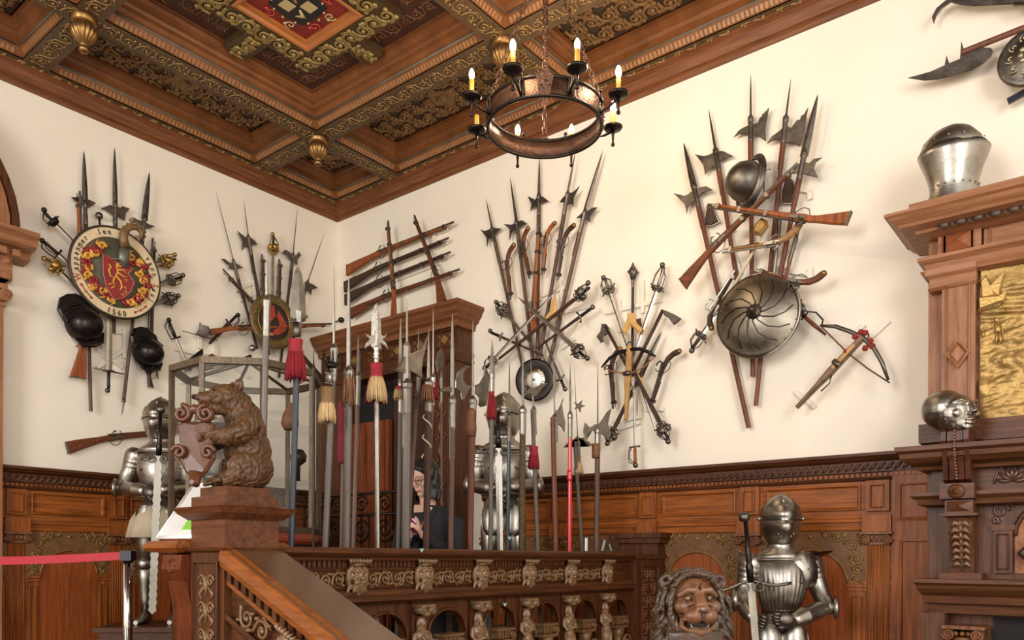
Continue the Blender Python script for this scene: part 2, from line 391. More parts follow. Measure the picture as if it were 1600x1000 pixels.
# gilded pendants at the beam crossings
def pendant(x,y,label):
    t=thing('ceiling_pendant',label,'pendant',(x,y,ZB),'gilded pendants under the coffered ceiling')
    link('collar',MB(True).lathe([(.02,0),(.088,0),(.095,-.012),(.085,-.022),(.088,-.035),(.07,-.045),(.06,-.05),(.0,-.052)],(x,y,ZB),Z,28),brass,t)
    b=MB(True); b.lathe([(.05,-.045),(.082,-.07),(.088,-.09),(.075,-.125),(.045,-.165),(.025,-.18),(.02,-.185)],(x,y,ZB),Z,64,16,.09)
    link('fluted_bulb',b,brass,t)
    link('bud',MB(True).lathe([(.02,-.18),(.032,-.183),(.03,-.19),(.022,-.193),(.034,-.205),(.036,-.222),(.026,-.238),(.008,-.245)],(x,y,ZB),Z,20),brass,t)
pendant(1.0,-1.03,'gilded fluted pendant hanging over the far corner of the room')
pendant(1.0,-3.07,'gilded fluted pendant at the upper left edge of the ceiling')
pendant(3.185,-1.03,'gilded fluted pendant partly hidden behind the iron chandelier')
# =================== wainscot
def frame_panel(mb,o,U,Wd,N,w,h,b=.03,d=.018):
    """recessed moulded frame: o lower-left corner, U,W unit in plane"""
    L=[]
    for i,n in ((0,0),(0,.012),(b*.35,.014),(b*.5,.0),(b,-d)): L.append([o+U*i+Wd*i+N*n,o+U*(w-i)+Wd*i+N*n,o+U*(w-i)+Wd*(h-i)+N*n,o+U*i+Wd*(h-i)+N*n])
    mb.ring(L,True,False,False); mb.add(L[-1],[(0,1,2,3)],False)
def volute(mb,c,U,N,r,hand,n=18): mb.tube([p+N*.004 for p in spiral(c,U*hand,Z,r,1.9,-1,n)],r*.2,5,flat=1.2,nrm=N)
def wains(name,org,U,N,length,pil,ax,wcol,skip=()):
    """org at wall, U along, N into room; pil = pilaster centres"""
    t=sthing(name); P=lambda u,z,n: org+U*u+Z*z+N*n
    def bx(u0,u1,z0,z1,n0,n1): 
        m=MB(); m.ob(P((u0+u1)/2,(z0+z1)/2,(n0+n1)/2),U*((u1-u0)/2),Z*((z1-z0)/2),N*((n1-n0)/2)); return m
    WA,WZ=wcol(ax),wcol('z')
    link('backing',bx(0,length,LZ-.65,2.2,0,.02),WA,t)
    prof=[(0,2.295),(.115,2.295),(.115,2.275),(.10,2.265),(.085,2.25),(.07,2.245),(.06,2.24),(.06,2.175),(.045,2.17),(.05,2.14),(.042,2.125),(.03,2.12),(0,2.12)]
    link('cornice',MB().sweep([(o,z) for o,z in prof],org,org+U*length,N,Z),WDK(ax),t)
    s=MB(); n=int(length/.05)
    for i in range(n):
        c=P((i+.5)*.05,2.207,.063); s.tube([c-U*.022-Z*.022,c+U*.0+Z*.0,c+U*.026+Z*.024],[.006,.012,.005],5,flat=.7,nrm=N)
    link('frieze_carving',s,mat('dark_carving','#4d2f20',.45,0,.2,60,.2,20),t)
    s=MB(); n=int(length/.034)
    for i in range(n): s.ob(P((i+.5)*.034,2.155,.05),U*.010,Z*.011,N*.008)
    link('dentil_band',s,WA,t)
    link('entablature',MB().sweep([(0,1.895),(.03,1.895),(.036,1.875),(.05,1.87),(.055,1.85),(.04,1.845),(.036,1.80),(.025,1.79),(0,1.79)][::-1],org,org+U*length,N,Z),WA,t)
    link('plinth',MB().sweep([(0,LZ),(.05,LZ),(.05,LZ+.18),(.035,LZ+.2),(0,LZ+.2)],org,org+U*length,N,Z),WA,t)
    for i,c in enumerate(pil):
        p=MB(); hw=.068
        p.ob(P(c,2.02,.03),U*hw*1.05,Z*.10,N*.02); frame_panel(p,P(c-.042,1.94,.052),U,Z,N,.084,.15,.014,.01)
        p.ob(P(c,1.84,.045),U*(hw+.02),Z*.055,N*.03)
        link('pilaster_block',p,WZ,t)
        p=MB(); p.ob(P(c,1.31,.022),U*hw,Z*.44,N*.014)
        for k in range(7):
            u=c-hw+.012+(2*hw-.024)*k/6; p.tube([P(u,.9,.037),P(u,1.70,.037)],.0055,5)
        link('fluted_pilaster',p,WZ,t)
        p=MB(); p.ob(P(c,1.775,.055),U*(hw+.03),Z*.008,N*.035); p.ob(P(c,1.708,.035),U*(hw+.008),Z*.008,N*.02); p.ob(P(c,1.745,.04),U*hw,Z*.022,N*.015)
        for sg in(-1,1): volute(p,P(c+sg*(hw-.002),1.738,.075),U,N,.032,sg); p.tube([P(c+sg*(hw-.002),1.738,.03),P(c+sg*(hw-.002),1.738,.078)],.024,12)
        for k in range(3): p.ball(P(c-.03+.03*k,1.745,.06),(.012,.012,.02),6,5)
        link('ionic_capital',p,wood('capital_wood','#8a5a38','#5e3820','z'),t)
    for i in range(len(pil)-1):
        a,b=pil[i]+.068,pil[i+1]-.068; w=b-a; c=(a+b)/2
        p=MB(); frame_panel(p,P(a+.04,1.93,.026),U,Z,N,w-.08,.17,.03,.01); link('panel',p,wcol(ax),t)
        # arch panel
        r=w*.34; zs=1.44; k=16; p=MB()
        arc=[(c+cos(PI*j/k)*r,zs+sin(PI*j/k)*r*.92) for j in range(k+1)]
        front=[P(u,z,.038) for u,z in arc]; back=[P(u,z,.022) for u,z in arc]
        out=[P(a+(w)*(1-j/k),1.79,.038) for j in range(k+1)]
        sp=MB(); 
        # spandrel board with cut arch
        lo=[P(b,zs,.038)]+out+[P(a,zs,.038)]; inn=[front[0]]+front+[front[-1]]
        sp.ring([lo,inn,[P(arc[0][0],zs,.022)]+back+[P(arc[-1][0],zs,.022)]],False,False,False)
        link('spandrel',sp,mat('spandrel_ground','#6b4520',.6,0,.3,60,.3,18),t)
        g=MB()
        for sg in(-1,1):
            q=lambda u,z: P(c+sg*u,z,.042)
            for (u,z,rr,h) in ((r*1.12,1.70,.052,1),(r*.72,1.752,.03,-1),(r*.40,1.765,.018,1),(r*1.20,1.605,.04,-1),(r*1.24,1.53,.034,1),(r*1.24,1.465,.026,-1),(r*.92,1.765,.018,1),(r*1.34,1.755,.024,-1)):
                g.tube(spiral(q(u,z),U*sg,Z*h,rr,1.4,1,14),[.007]*15,4,flat=.8,nrm=N); g.ball(q(u,z),.009,6,4)
                g.tube([q(u-rr,z),q(u-rr*1.1,z+.03),q(u-rr*.3,z+rr*1.2)],[.005,.008,.004],4,nrm=N)
        g.ball(P(c,1.755,.035),(.018,.018,.012),6,5)
        g.tube([p_+N*.004 for p_ in front],.006,5)
        link('spandrel_carving',g,ggold,t)
        p=MB()
        p.ob(P(c,1.15,.024),U*r*1.0,Z*.29,N*.002); p.prism([P(u,z,.024) for u,z in arc],N,.004)
        link('arch_panel',p,wood('panel_orange','#9c5020','#743512','z'),t)
        for sg in(-1,1):
            p=MB(); m=(r+w/2)/2; hw=(w/2-r)/2-.004
            p.ob(P(c+sg*m,1.14,.018),U*hw,Z*.28,N*.012); frame_panel(p,P(c+sg*m-hw*.6,.92,.032),U,Z,N,hw*1.2,.44,.01,.008)
            for zz,e in ((1.43,.012),(1.45,.008),(1.405,.005)): p.ob(P(c+sg*m,zz,.022),U*(hw+e),Z*.009,N*(.016+e*.5))
            link('arch_jamb',p,WZ,t)
        p=MB(); p.ob(P(c,.875,.02),U*w/2,Z*.03,N*.02); link('arch_sill',p,wcol(ax),t)
        yield_=0
    return t
wains('trim_2',V((0,-6.5,0)),Y,X,6.5,[6.5-5.57-.0,6.5-4.77,6.5-3.97+.0,6.5-3.15,6.5-2.37,6.5-1.58,6.5-.8],'y',WD)
wains('trim_3',V((2.15,0,0)),X,-Y,3.72,[.10,.87,1.72,2.54,3.40],'x',WD)
# right of last pilaster: tall panels
t=sthing('trim_4'); p=MB(); p.box(5.64,5.9,-.05,0,0,2.2); frame_panel(p,V((5.68,-.05,1.86)),X,Z,-Y,.17,.23,.03,.012); frame_panel(p,V((5.69,-.05,.7)),X,Z,-Y,.17,1.03,.03,.012)
link('panel',p,WD('z'),t)
# end post of the wainscot right of the balustrade
p=MB(); p.box(3.70,4.02,-.16,-.02,0,1.72); p.box(3.68,4.05,-.19,-.02,1.72,1.76); p.box(3.66,4.07,-.21,-.02,1.76,1.80); link('corner_post',p,WDK('z'),t)
# =================== carved door case and door in the far corner (right wall)
t=sthing('door_1'); N=-Y
def BX_(x0,x1,y0,y1,z0,z1): return MB().box(x0,x1,y0,y1,z0,z1)
def hsw(prof,x0,x1,y,lm=0,rm=1): # profile (out,z) swept along x on a face at y, mitred returns
    m=MB(); m.sweep(prof,(x0,y,0),(x1,y,0),N,Z,lm,rm); 
    if rm: m.sweep([(o,z) for o,z in prof],(x1,y,0),(x1,0,0),X,Z,1,0)
    if lm: m.sweep([(o,z) for o,z in prof],(x0,y,0),(x0,0,0),-X,Z,1,0)
    return m
link('frame',BX_(.02,.34,-.22,0,LZ,3.75),WDK('z'),t); link('frame',BX_(1.60,1.98,-.22,0,LZ,3.75),WDK('z'),t)
link('lintel',BX_(.34,1.60,-.22,0,3.42,3.75),WDK('x'),t)
link('cornice',hsw([(0,3.92),(.15,3.92),(.15,3.89),(.13,3.87),(.12,3.84),(.09,3.81),(.085,3.79),(.05,3.77),(.04,3.72),(0,3.72)],.02,1.98,-.22,0,1),wood('door_cornice','#84522f','#5c331a','x'),t)
s=MB(); 
for i in range(34):
    c=V((.06+i*.058,-.245,3.735)); s.tube([c-X*.02+Z*.016,c-N*-.0+N*.012,c+X*.02-Z*.016],[.005,.013,.005],6)
link('bead_row',s,mat('pale_carving','#8d6a4c',.45,0,.2,60,.2,20),t)
link('frieze_moulding',hsw([(0,3.52),(.02,3.52),(.03,3.49),(.02,3.45),(.035,3.43),(.02,3.41),(0,3.41)],.02,1.98,-.22,0,1),WDK('x'),t)
for i in range(6):
    x=.12+i*.32
    p=MB(); frame_panel(p,V((x,-.222,3.55)),X,Z,N,.24,.15,.015,.006); fp=link('frieze_panel',p,WDK('x'),t)
    q=MB(); c=V((x+.12,-.225,3.625)); q.prism([c+X*.05,c+Z*.045,c-X*.05,c-Z*.045],N,.016,.004); 
    for sg in(-1,1):
        for h in(-1,1): q.tube(spiral(c+X*sg*.075+Z*h*.03,X*sg,Z*h,.022,1.2,1,10),.004,4,nrm=N)
    link('inlay',q,ggold,fp)
# carved right pilaster
p=MB(); 
for i in range(11): 
    z=1.0+i*.215; c=V((1.79,-.228,z)); 
    for sg in(-1,1): p.tube(spiral(c+X*sg*.045,X*sg,Z,.038,1.3,1,12),.007,4,nrm=N)
    p.tube([c+Z*.03,c+Z*.1,c+Z*.15],[.012,.02,.004],6,nrm=N)
link('pilaster_carving',p,mat('red_carving','#7a4a34',.45,0,.2,60,.2,20),t)
p=MB(); frame_panel(p,V((1.68,-.222,.9)),X,Z,N,.22,2.5,.02,.012); link('pilaster_panel',p,WDK('z'),t)
# door leaves
DL=wood('door_leaf','#8a4622','#5a2a14','z',.3,.4)
lf=MB(); lf.box(.34,.95,-.10,-.05,LZ,3.0); 
for u in (.36,.45,.60,.75,.88): lf.tube([(u,-.105,LZ),(u,-.105,3.0)],.012,6)
link('door_leaf',lf,DL,t)
lf=MB(); lf.box(.99,1.60,-.07,-.03,LZ,3.42); frame_panel(lf,V((1.05,-.072,1.9)),X,Z,N,.48,1.3,.04,.015); frame_panel(lf,V((1.05,-.072,.8)),X,Z,N,.48,.95,.04,.015)
link('door_leaf',lf,wood('dark_leaf','#4a2417','#2b140d','z',.35,.3),t)
link('shade_backing',BX_(.34,1.6,-.03,-.01,LZ,3.42),mat('dark_void','#140c09',.8),t)  # near-black sheet behind the leaves: shade of the doorway put into its colour
link('curtain_rail',MB().tube([(.34,-.15,3.32),(1.6,-.15,3.32)],.012,8),iron,t)
# wrought iron gate in front of the doorway
t=thing('iron_gate','black wrought iron gate with scrolls before the carved door','gate',(.9,-.6,LZ))
g=MB(); y=-.6
for z in (LZ+.1,2.0,2.2): g.tube([(.25,y,z),(1.62,y,z)],.014,6)
for x in (.25,.94,1.62): g.tube([(x,y,LZ),(x,y,2.24)],.016,6)
link('frame',g,iron,t)
for i in range(12):
    x=.33+i*.113
    if abs(x-.94)>.04: link('bar',MB().tube([(x,y,LZ+.1),(x,y,2.0)],.008,6),iron,t)
for c,h in ((.45,1),(.76,-1),(1.12,1),(1.44,-1)):
    link('scroll',MB().tube(spiral(V((c,y,2.1)),X*h,Z,.09,1.6,1,20),.011,6),iron,t)
    link('scroll',MB().tube(spiral(V((c,y,1.86)),X*-h,-Z,.13,1.9,1,24),.012,6),iron,t)
# =================== chimneypiece on the right wall
t=thing('chimneypiece','carved oak chimneypiece with gilded ship relief on the right wall','fireplace',(6.9,-.2,0))
WMz,WMx=WM('z'),WM('x'); DKx,DKz=wood('shelf_wood','#6b4027','#43260f','x'),wood('shelf_wood','#6b4027','#43260f','z')
link('upper_body',BX_(5.89,8.2,-.30,0,2.2,3.55),WMz,t)
link('lower_body',BX_(5.90,8.2,-.34,0,0,2.2),DKz,t)
tm=[(0,3.61),(.27,3.61),(.27,3.595),(.25,3.585),(.24,3.57),(.21,3.55),(.20,3.535),(.13,3.525),(.12,3.51),(0,3.51)]
def hret(prof,x0,y,x1=8.2,lf=1.,dz=0.):
    prof=[(o,z+dz) for o,z in prof]; m=MB(); m.sweep(prof,(x0,y,0),(x1,y,0),N,Z,lf,0); pl_=[(o*lf,z) for o,z in prof]; m.sweep(pl_,(x0,0,0),(x0,y,0),-X,Z,0,1/lf); return m
link('top_cornice',hret(tm,5.98,-.33),WMx,t)
link('top_board',BX_(5.84,8.2,-.585,0,3.605,3.64),WMx,t)
p=MB()
for i in range(24):
    c=V((6.0+i*.085,-.475,3.518)); p.ball(c,(.03,.018,.022),8,6); p.tube([c+X*.042-Z*.02,c+X*.042+Z*.02],.006,5)
link('egg_moulding',p,mat('dark_egg_carving','#4b3a2b',.45,0,.2,60,.2,20),t)
link('bed_moulding',hret([(0,3.54),(.13,3.54),(.12,3.51),(.03,3.495),(0,3.495)],5.97,-.33),WMx,t)
p=BX_(5.95,6.17,-.36,-.3,3.37,3.52); link('frieze_block',p,WMx,t)
p=MB(); a=V((5.99,-.36,3.40)); L=[a,a+X*.13,a+X*.13+Z*.10,a+Z*.10]; ap=a+X*.065+Z*.05+N*.035
frame_panel(p,a-X*.015-Z*.01,X,Z,N,.16,.12,.01,0); p.add(L+[ap],[(0,1,4),(1,2,4),(2,3,4),(3,0,4)],False); link('diamond_boss',p,wood('boss_wood','#a05c34','#7a4326','x'),t)
for x in (6.19,6.72,7.25): p=MB(); p.box(x-.01,x+.5,-.335,-.3,3.38,3.52); frame_panel(p,V((x+.02,-.337,3.40)),X,Z,N,.44,.10,.018,.012); link('frieze_panel',p,WMx,t)
link('entablature',hret([(0,3.41),(.08,3.41),(.08,3.39),(.05,3.37),(.04,3.34),(.07,3.33),(.05,3.30),(0,3.29)],5.93,-.33,8.2,1,-.03),WMx,t)
p=MB(); p.box(5.975,6.145,-.375,-.3,2.40,3.26); frame_panel(p,V((6.0,-.377,2.45)),X,Z,N,.12,.74,.016,.012)
pl=link('pilaster',p,WMz,t)
p=MB(); c=V((6.06,-.383,2.79))
for r0,r1,n0,n1 in ((.085,.085,0,.02),(.085,.07,.02,.025),(.07,.055,.025,.01),(.055,.045,.01,.016)):
    A=[c+X*r0*.75+N*n0,c+Z*r0+N*n0,c-X*r0*.75+N*n0,c-Z*r0+N*n0]; B_=[c+X*r1*.75+N*n1,c+Z*r1+N*n1,c-X*r1*.75+N*n1,c-Z*r1+N*n1]; p.ring([A,B_],True,False,False)
p.add(B_,[(0,1,2,3)],False); link('lozenge',p,WMz,pl)
link('capital',hret([(0,3.30),(.075,3.30),(.07,3.27),(.05,3.25),(.05,3.20),(.06,3.19),(.05,3.18),(0,3.18)],5.96,-.33,6.15),WMx,t)
link('base_block',BX_(5.86,6.18,-.40,0,2.29,2.40),DKx,t); link('base_rail',BX_(6.18,8.2,-.34,0,2.29,2.41),wood('rail_wood','#6f4024','#4a2812','x'),t)
link('opening_frame',BX_(6.15,7.5,-.34,-.3,3.27,3.31),DKx,t)
# gilded relief panel: displaced grid
gm=mat('gilt_relief','#a5834a',.38,.55,.35,50,.3,10)
x0,x1,z0,z1=6.165,7.45,2.41,3.28; m=MB(True); nx,nz=110,90; vs=[]
def rel(u,v): # u,v in metres from lower-left
    h=.012*noise.noise(V((u*9,v*14,3)))
    hill=.55-.12*u+.05*sin(u*7)
    if v<hill-.02: h+=.018*abs(noise.noise(V((u*14+v*9,v*30-u*12,1))))+.02*noise.noise(V((u*5,v*8,0)))
    elif v<hill+.16: h+=.006*sin(v*120+u*14)+.004*noise.noise(V((u*30,v*60,2)))
    if v<.06 or u<.03: h+=.01
    return h
for j in range(nz+1):
    for i in range(nx+1):
        u=(x1-x0)*i/nx; v=(z1-z0)*j/nz; vs.append((x0+u,-.315-rel(u,v),z0+v))
m.add(vs,[(j*(nx+1)+i,j*(nx+1)+i+1,(j+1)*(nx+1)+i+1,(j+1)*(nx+1)+i) for j in range(nz) for i in range(nx)],True)
rp=link('gilt_relief',m,gm,t,'gilded relief of a sailing ship and a standing man')
g2=mat('relief_gold_bright','#b08c50',.35,.6,.2,60,.2,10)
mp=lambda px,py,d=.335: ony(px,py,-d)
s=MB(); 
s.prism([mp(1529,465),mp(1560,462),mp(1576,452),mp(1568,470),mp(1540,480),mp(1530,484)],N,.02,.006)
for i in range(11): a=mp(1532+i*3.2,474-i*.3); b=mp(1528+i*3,489-i*.8); s.tube([a,b],.0035,4)
s.prism([mp(1571,422),mp(1563,452),mp(1562,465),mp(1543,450)],N,.022,.006); s.prism([mp(1532,440),mp(1541,430),mp(1556,462),mp(1534,466)],N,.02,.006)
s.tube([mp(1526,436),mp(1562,466)],.005,5); s.tube([mp(1541,430),mp(1543,474)],.004,5)
for i in range(5): s.tube([mp(1546+i*3,449-i*4),mp(1562,463)],.002,4); s.tube([mp(1535+i*3,440),mp(1536+i*4,464)],.002,4)
link('ship',s,g2,rp)
s=MB()
s.ball(mp(1557,500),(.012,.01,.015),8,6); s.tube([mp(1557,505),mp(1559,516),mp(1559,520)],[.013,.018,.014],8); s.tube([mp(1557,520),mp(1557,530),mp(1556,537)],[.009,.007,.006],6); s.tube([mp(1562,520),mp(1563,530),mp(1564,536)],[.009,.007,.006],6); s.tube([mp(1554,507),mp(1552,513),mp(1558,514)],.005,5); s.tube([mp(1562,506),mp(1566,514),mp(1568,533)],.003,5); link('figure',s,g2,rp); s=MB()
s.ball(mp(1535,516),.009,8,6); s.tube([mp(1535,519),mp(1537,526)],[.01,.014],6); link('figure',s,g2,rp); s=MB()
for x in (1567,1575): s.ball(mp(x,480),.007,6,5); s.tube([mp(x,483),mp(x,487)],[.006,.01],6)
s.tube([mp(1562,488),mp(1580,486),mp(1588,483)],.004,5)
link('rowing_boat',s,g2,rp)
# mantel shelf, frieze, corbel
sh=[(0,2.29),(.28,2.29),(.28,2.265),(.25,2.25),(.245,2.225),(.20,2.20),(.13,2.185),(.12,2.165),(0,2.165)]
link('mantel_shelf',hret(sh,5.95,-.36,8.2,.6,-.045),DKx,t)
p=MB(); p.box(5.93,8.2,-.40,-.3,1.98,2.17); link('frieze',p,DKx,t)
p=MB()
for i in range(6):
    c=V((6.33+.19*i,-.405,2.03))
    p.tube([c+X*(.085*cos(q))+Z*(.11*sin(q)) for q in [PI*k/12 for k in range(13)]],.006,5)
    for k in range(7): q=PI*(k+.5)/7; p.tube([c+Z*.01,c+X*(.04*cos(q))+Z*(.05*sin(q))+N*.004,c+X*(.075*cos(q))+Z*(.095*sin(q))],[.003,.012,.008],5,nrm=N)
link('shell_carving',p,mat('dark_shell','#57382a',.35,0,.15,60,.2,20,coat=.3),t)
link('sub_moulding',hret([(0,1.99),(.14,1.99),(.14,1.97),(.11,1.95),(.10,1.92),(0,1.91)],5.97,-.36),DKx,t)
# big scroll corbel carrying the mask helmet
p=MB(); prof=[(0,2.33),(.20,2.335),(.245,2.31),(.25,2.26),(.22,2.21),(.19,2.15),(.17,2.08),(.18,2.05),(.12,2.03),(0,2.03)]
for a,b in ((6.02,6.045),(6.05,6.085),(6.09,6.125),(6.13,6.155)): p.sweep([(o*(1 if a<6.03 or a>6.12 else .96),z) for o,z in prof],(a,-.40,0),(b,-.40,0),N,Z,sm=False)
co=link('scroll_corbel',p,wood('corbel_wood','#5c321e','#3a1d10','z',.28,.5),t)
p=MB(); 
for i in range(16): p.ball((6.0875,-.40-(.25 if i<6 else .25-.008*(i-6)),2.31-i*.017),.007,6,5)
link('bead_row',p,g2 if 0 else mat('corbel_bead','#7d543c',.3,coat=.4),co)
p=MB(); p.box(6.0,6.17,-.56,-.36,1.945,2.03); p.lathe([(.04,0),(.042,.01),(.03,.018),(.015,.02),(.014,.03),(.0,.034)],(6.085,-.56,1.985),N,18); link('rosette_block',p,DKx,t)
p=MB(); p.box(6.02,6.16,-.52,-.36,1.865,1.94); a=V((6.03,-.52,1.875)); p.add([a,a+X*.12,a+X*.12+Z*.055,a+Z*.055,a+X*.06+Z*.03+N*.025],[(0,1,4),(1,2,4),(2,3,4),(3,0,4)],False); p.box(6.0,6.18,-.53,-.36,1.85,1.865); link('diamond_block',p,DKx,t)
p=MB(); p.sweep([(0,1.85),(.12,1.85),(.15,1.82),(.14,1.76),(.10,1.68),(.08,1.60),(.07,1.53),(0,1.53)],(6.035,-.36,0),(6.155,-.36,0),N,Z); link('console',p,DKz,t)
p=MB()
for i in range(7):
    z=1.80-i*.038; o=.36+(.145 if i<2 else .145-.013*(i-1))
    for sg in(-1,1): p.tube([V((6.095,-o,z)),V((6.095+sg*.025,-o-.015,z+.012)),V((6.095+sg*.048,-o-.002,z-.012))],[.008,.014,.005],6,nrm=N)
p.tube([V((6.095,-.51,1.82)),V((6.095,-.47,1.68)),V((6.095,-.44,1.54))],[.01,.009,.004],6)
link('acanthus_leaf',p,mat('acanthus_wood','#7d5c44',.35,0,.2,60,.2,20,coat=.3),t)
link('console_base',BX_(5.99,6.20,-.50,-.34,1.49,1.53),wood('rail_wood','#6f4024','#4a2812','x'),t)
# arched niche panel with a bust
p=MB(); p.box(6.24,6.33,-.37,-.34,1.53,1.79); frame_panel(p,V((6.255,-.372,1.55)),X,Z,N,.06,.2,.01,.006); p.box(6.23,6.345,-.38,-.34,1.77,1.80); link('niche_jamb',p,DKz,t)
cx,r,zs=6.56,.22,1.74; k=20; arc=[(cx+cos(PI*j/k)*r,zs+sin(PI*j/k)*r*.9) for j in range(k+1)]
p=MB(); p.tube([V((u,-.36,z)) for u,z in arc],.014,6); link('niche_arch',p,WDK('x'),t)
link('niche_ground',MB().prism([V((u,-.345,z)) for u,z in arc]+[V((cx-r,-.345,1.53)),V((cx+r,-.345,1.53))],N,.01),mat('niche_ochre','#96603a',.6,0,.6,90,.3,30),t)
p=MB()
for (u,z,rr,h) in ((6.27,1.88,.045,1),(6.32,1.93,.025,-1),(6.25,1.83,.02,-1),(6.40,1.95,.02,1)): p.tube(spiral(V((u,-.352,z)),X,Z*h,rr,1.4,1,14),.008,5,nrm=N)
link('spandrel_scroll',p,mat('dark_shell','#57382a'),t)
p=MB(); p.ball((6.50,-.40,1.73),(.045,.045,.06),12,9); p.tube([(6.50,-.385,1.69),(6.49,-.38,1.66)],[.03,.035],8); p.ball((6.47,-.385,1.655),(.09,.035,.04),12,7); p.tube([(6.41,-.39,1.67),(6.38,-.395,1.64),(6.42,-.405,1.61),(6.47,-.40,1.60)],[.028,.03,.026,.018],8); p.ball((6.46,-.43,1.735),.015,6,5)
link('carved_bust',organic(p,.008,2),mat('bronze_carving','#4c3a2c',.3,.3,.2,60,.2,20),t)
link('lower_shelf',hret([(0,1.495),(.30,1.495),(.30,1.475),(.27,1.46),(.26,1.44),(.20,1.40),(.19,1.36),(.13,1.35),(.12,1.30),(0,1.29)],5.97,-.36,8.2,.28),DKx,t)
link('pier',BX_(5.90,6.02,-.50,-.34,0,1.30),DKz,t)
p=MB(); p.tube([(6.11,-.44,.2),(6.11,-.44,1.05)],.055,20); link('column_shaft',p,DKz,t)
p=MB(); p.lathe([(.055,1.05),(.065,1.06),(.055,1.08),(.06,1.12),(.075,1.15),(.07,1.17)],(6.11,-.44,0),Z,20); p.box(6.01,6.22,-.54,-.34,1.215,1.235)
for sg in(-1,1): volute(p,V((6.11+sg*.075,1.0,0))*0+V((6.11+sg*.07,-.53,1.185)),X,N,.032,sg); p.tube([(6.11+sg*.07,-.36,1.185),(6.11+sg*.07,-.532,1.185)],.028,12)
for q in range(3): p.ball((6.08+.03*q,-.53,1.19),.014,6,5)
link('ionic_capital',p,wood('capital_wood','#8a5a38','#5e3820','z'),t)
link('hearth_opening',BX_(6.24,7.6,-.36,-.34,0,1.28),mat('dark_void','#140c09'),t)
link('glass_pane',BX_(6.43,7.4,-.375,-.365,.6,1.20),mat('grey_glass','#6c757c',.15),t)
# =================== doorway with arched pediment at the left edge
t=sthing('door_2'); NX=X
pp=lambda px,py,d: onx(px,py,d)
z0=pp(0,350,.3).z
link('cornice',MB().sweep([(0,4.05),(.34,4.05),(.34,4.02),(.30,3.99),(.28,3.95),(.25,3.94),(.16,3.93),(.15,3.88),(0,3.87)],(0,-6.2,0),(0,-3.10,0),X,Z,0,0),WM('y'),t)
p=MB()
for i in range(12): p.box(.15,.21,-3.24-.09*i,-3.19-.09*i,3.875,3.925)
link('dentils',p,WM('y'),t)
p=MB()
for i in range(14): p.ball((.14,-3.25-.08*i,3.845),(.02,.03,.025),8,6)
link('egg_moulding',p,WM('y'),t)
link('frieze',BX_(0,.14,-6.2,-3.22,3.70,3.89),WM('y'),t)
p=BX_(0,.13,-3.56,-3.275,.65,3.52); link('pilaster',p,WM('z'),t)
p=BX_(0,.17,-3.60,-3.24,3.70,3.74); p.box(0,.155,-3.58,-3.255,3.62,3.66); p.box(0,.145,-3.57,-3.26,3.49,3.52)
for y in (-3.27,-3.55): p.tube([(.02,y,3.58),(.17,y,3.58)],.045,14); p.tube(spiral(V((.172,y,3.58)),Y,Z,.04,1.8,1,16),.007,5)
link('capital',p,WM('z'),t)
# arched pediment: concentric bands
C0=V((.0,-4.21,4.05)); 
for r,w,o,m_ in ((1.01,.05,.24,WDK('z')),(.95,.07,.22,WM('z')),(.87,.05,.17,WDK('z')),(.81,.10,.13,wood('orange_wood','#b86a34','#8f4a20','z')),(.70,.06,.16,WM('z')),(.63,.06,.12,WDK('z'))):
    L=[]
    for k in range(25):
        a=PI*k/24; d=V((0,cos(a),sin(a))); L.append([C0+d*r,C0+d*r+X*o,C0+d*(r-w)+X*o,C0+d*(r-w)])
    link('pediment_band',MB().ring(L,True,True,False),m_,t)
# =================== chandelier (iron ring on chains, eight candle lamps)
CC=Dp(851,187,4.87); Rr=.352
t=thing('chandelier','wrought iron ring chandelier with eight candles hanging on chains','chandelier',tuple(CC))
rust=mat('hammered_iron','#66493a',.42,.8,.6,70,.35,18)
b=MB(True); b.lathe([(Rr+.004,-.055),(Rr+.004,.055),(Rr-.004,.055),(Rr-.004,-.055),(Rr+.004,-.055)],CC,Z,72,cap=False); link('ring_band',b,rust,t)
for h in (-.056,.056):
    link('ring_rim',MB().tube([CC+V((cos(a)*Rr,sin(a)*Rr,h)) for a in [2*PI*k/72 for k in range(72)]],.011,8,closed=True),iron,t)
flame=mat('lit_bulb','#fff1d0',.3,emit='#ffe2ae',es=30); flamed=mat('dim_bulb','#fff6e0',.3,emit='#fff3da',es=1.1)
wax=mat('candle_wax','#d9a441',.5,0,.1,40,.15,20)
candir=math.atan2(CAM.y-CC.y,CAM.x-CC.x)
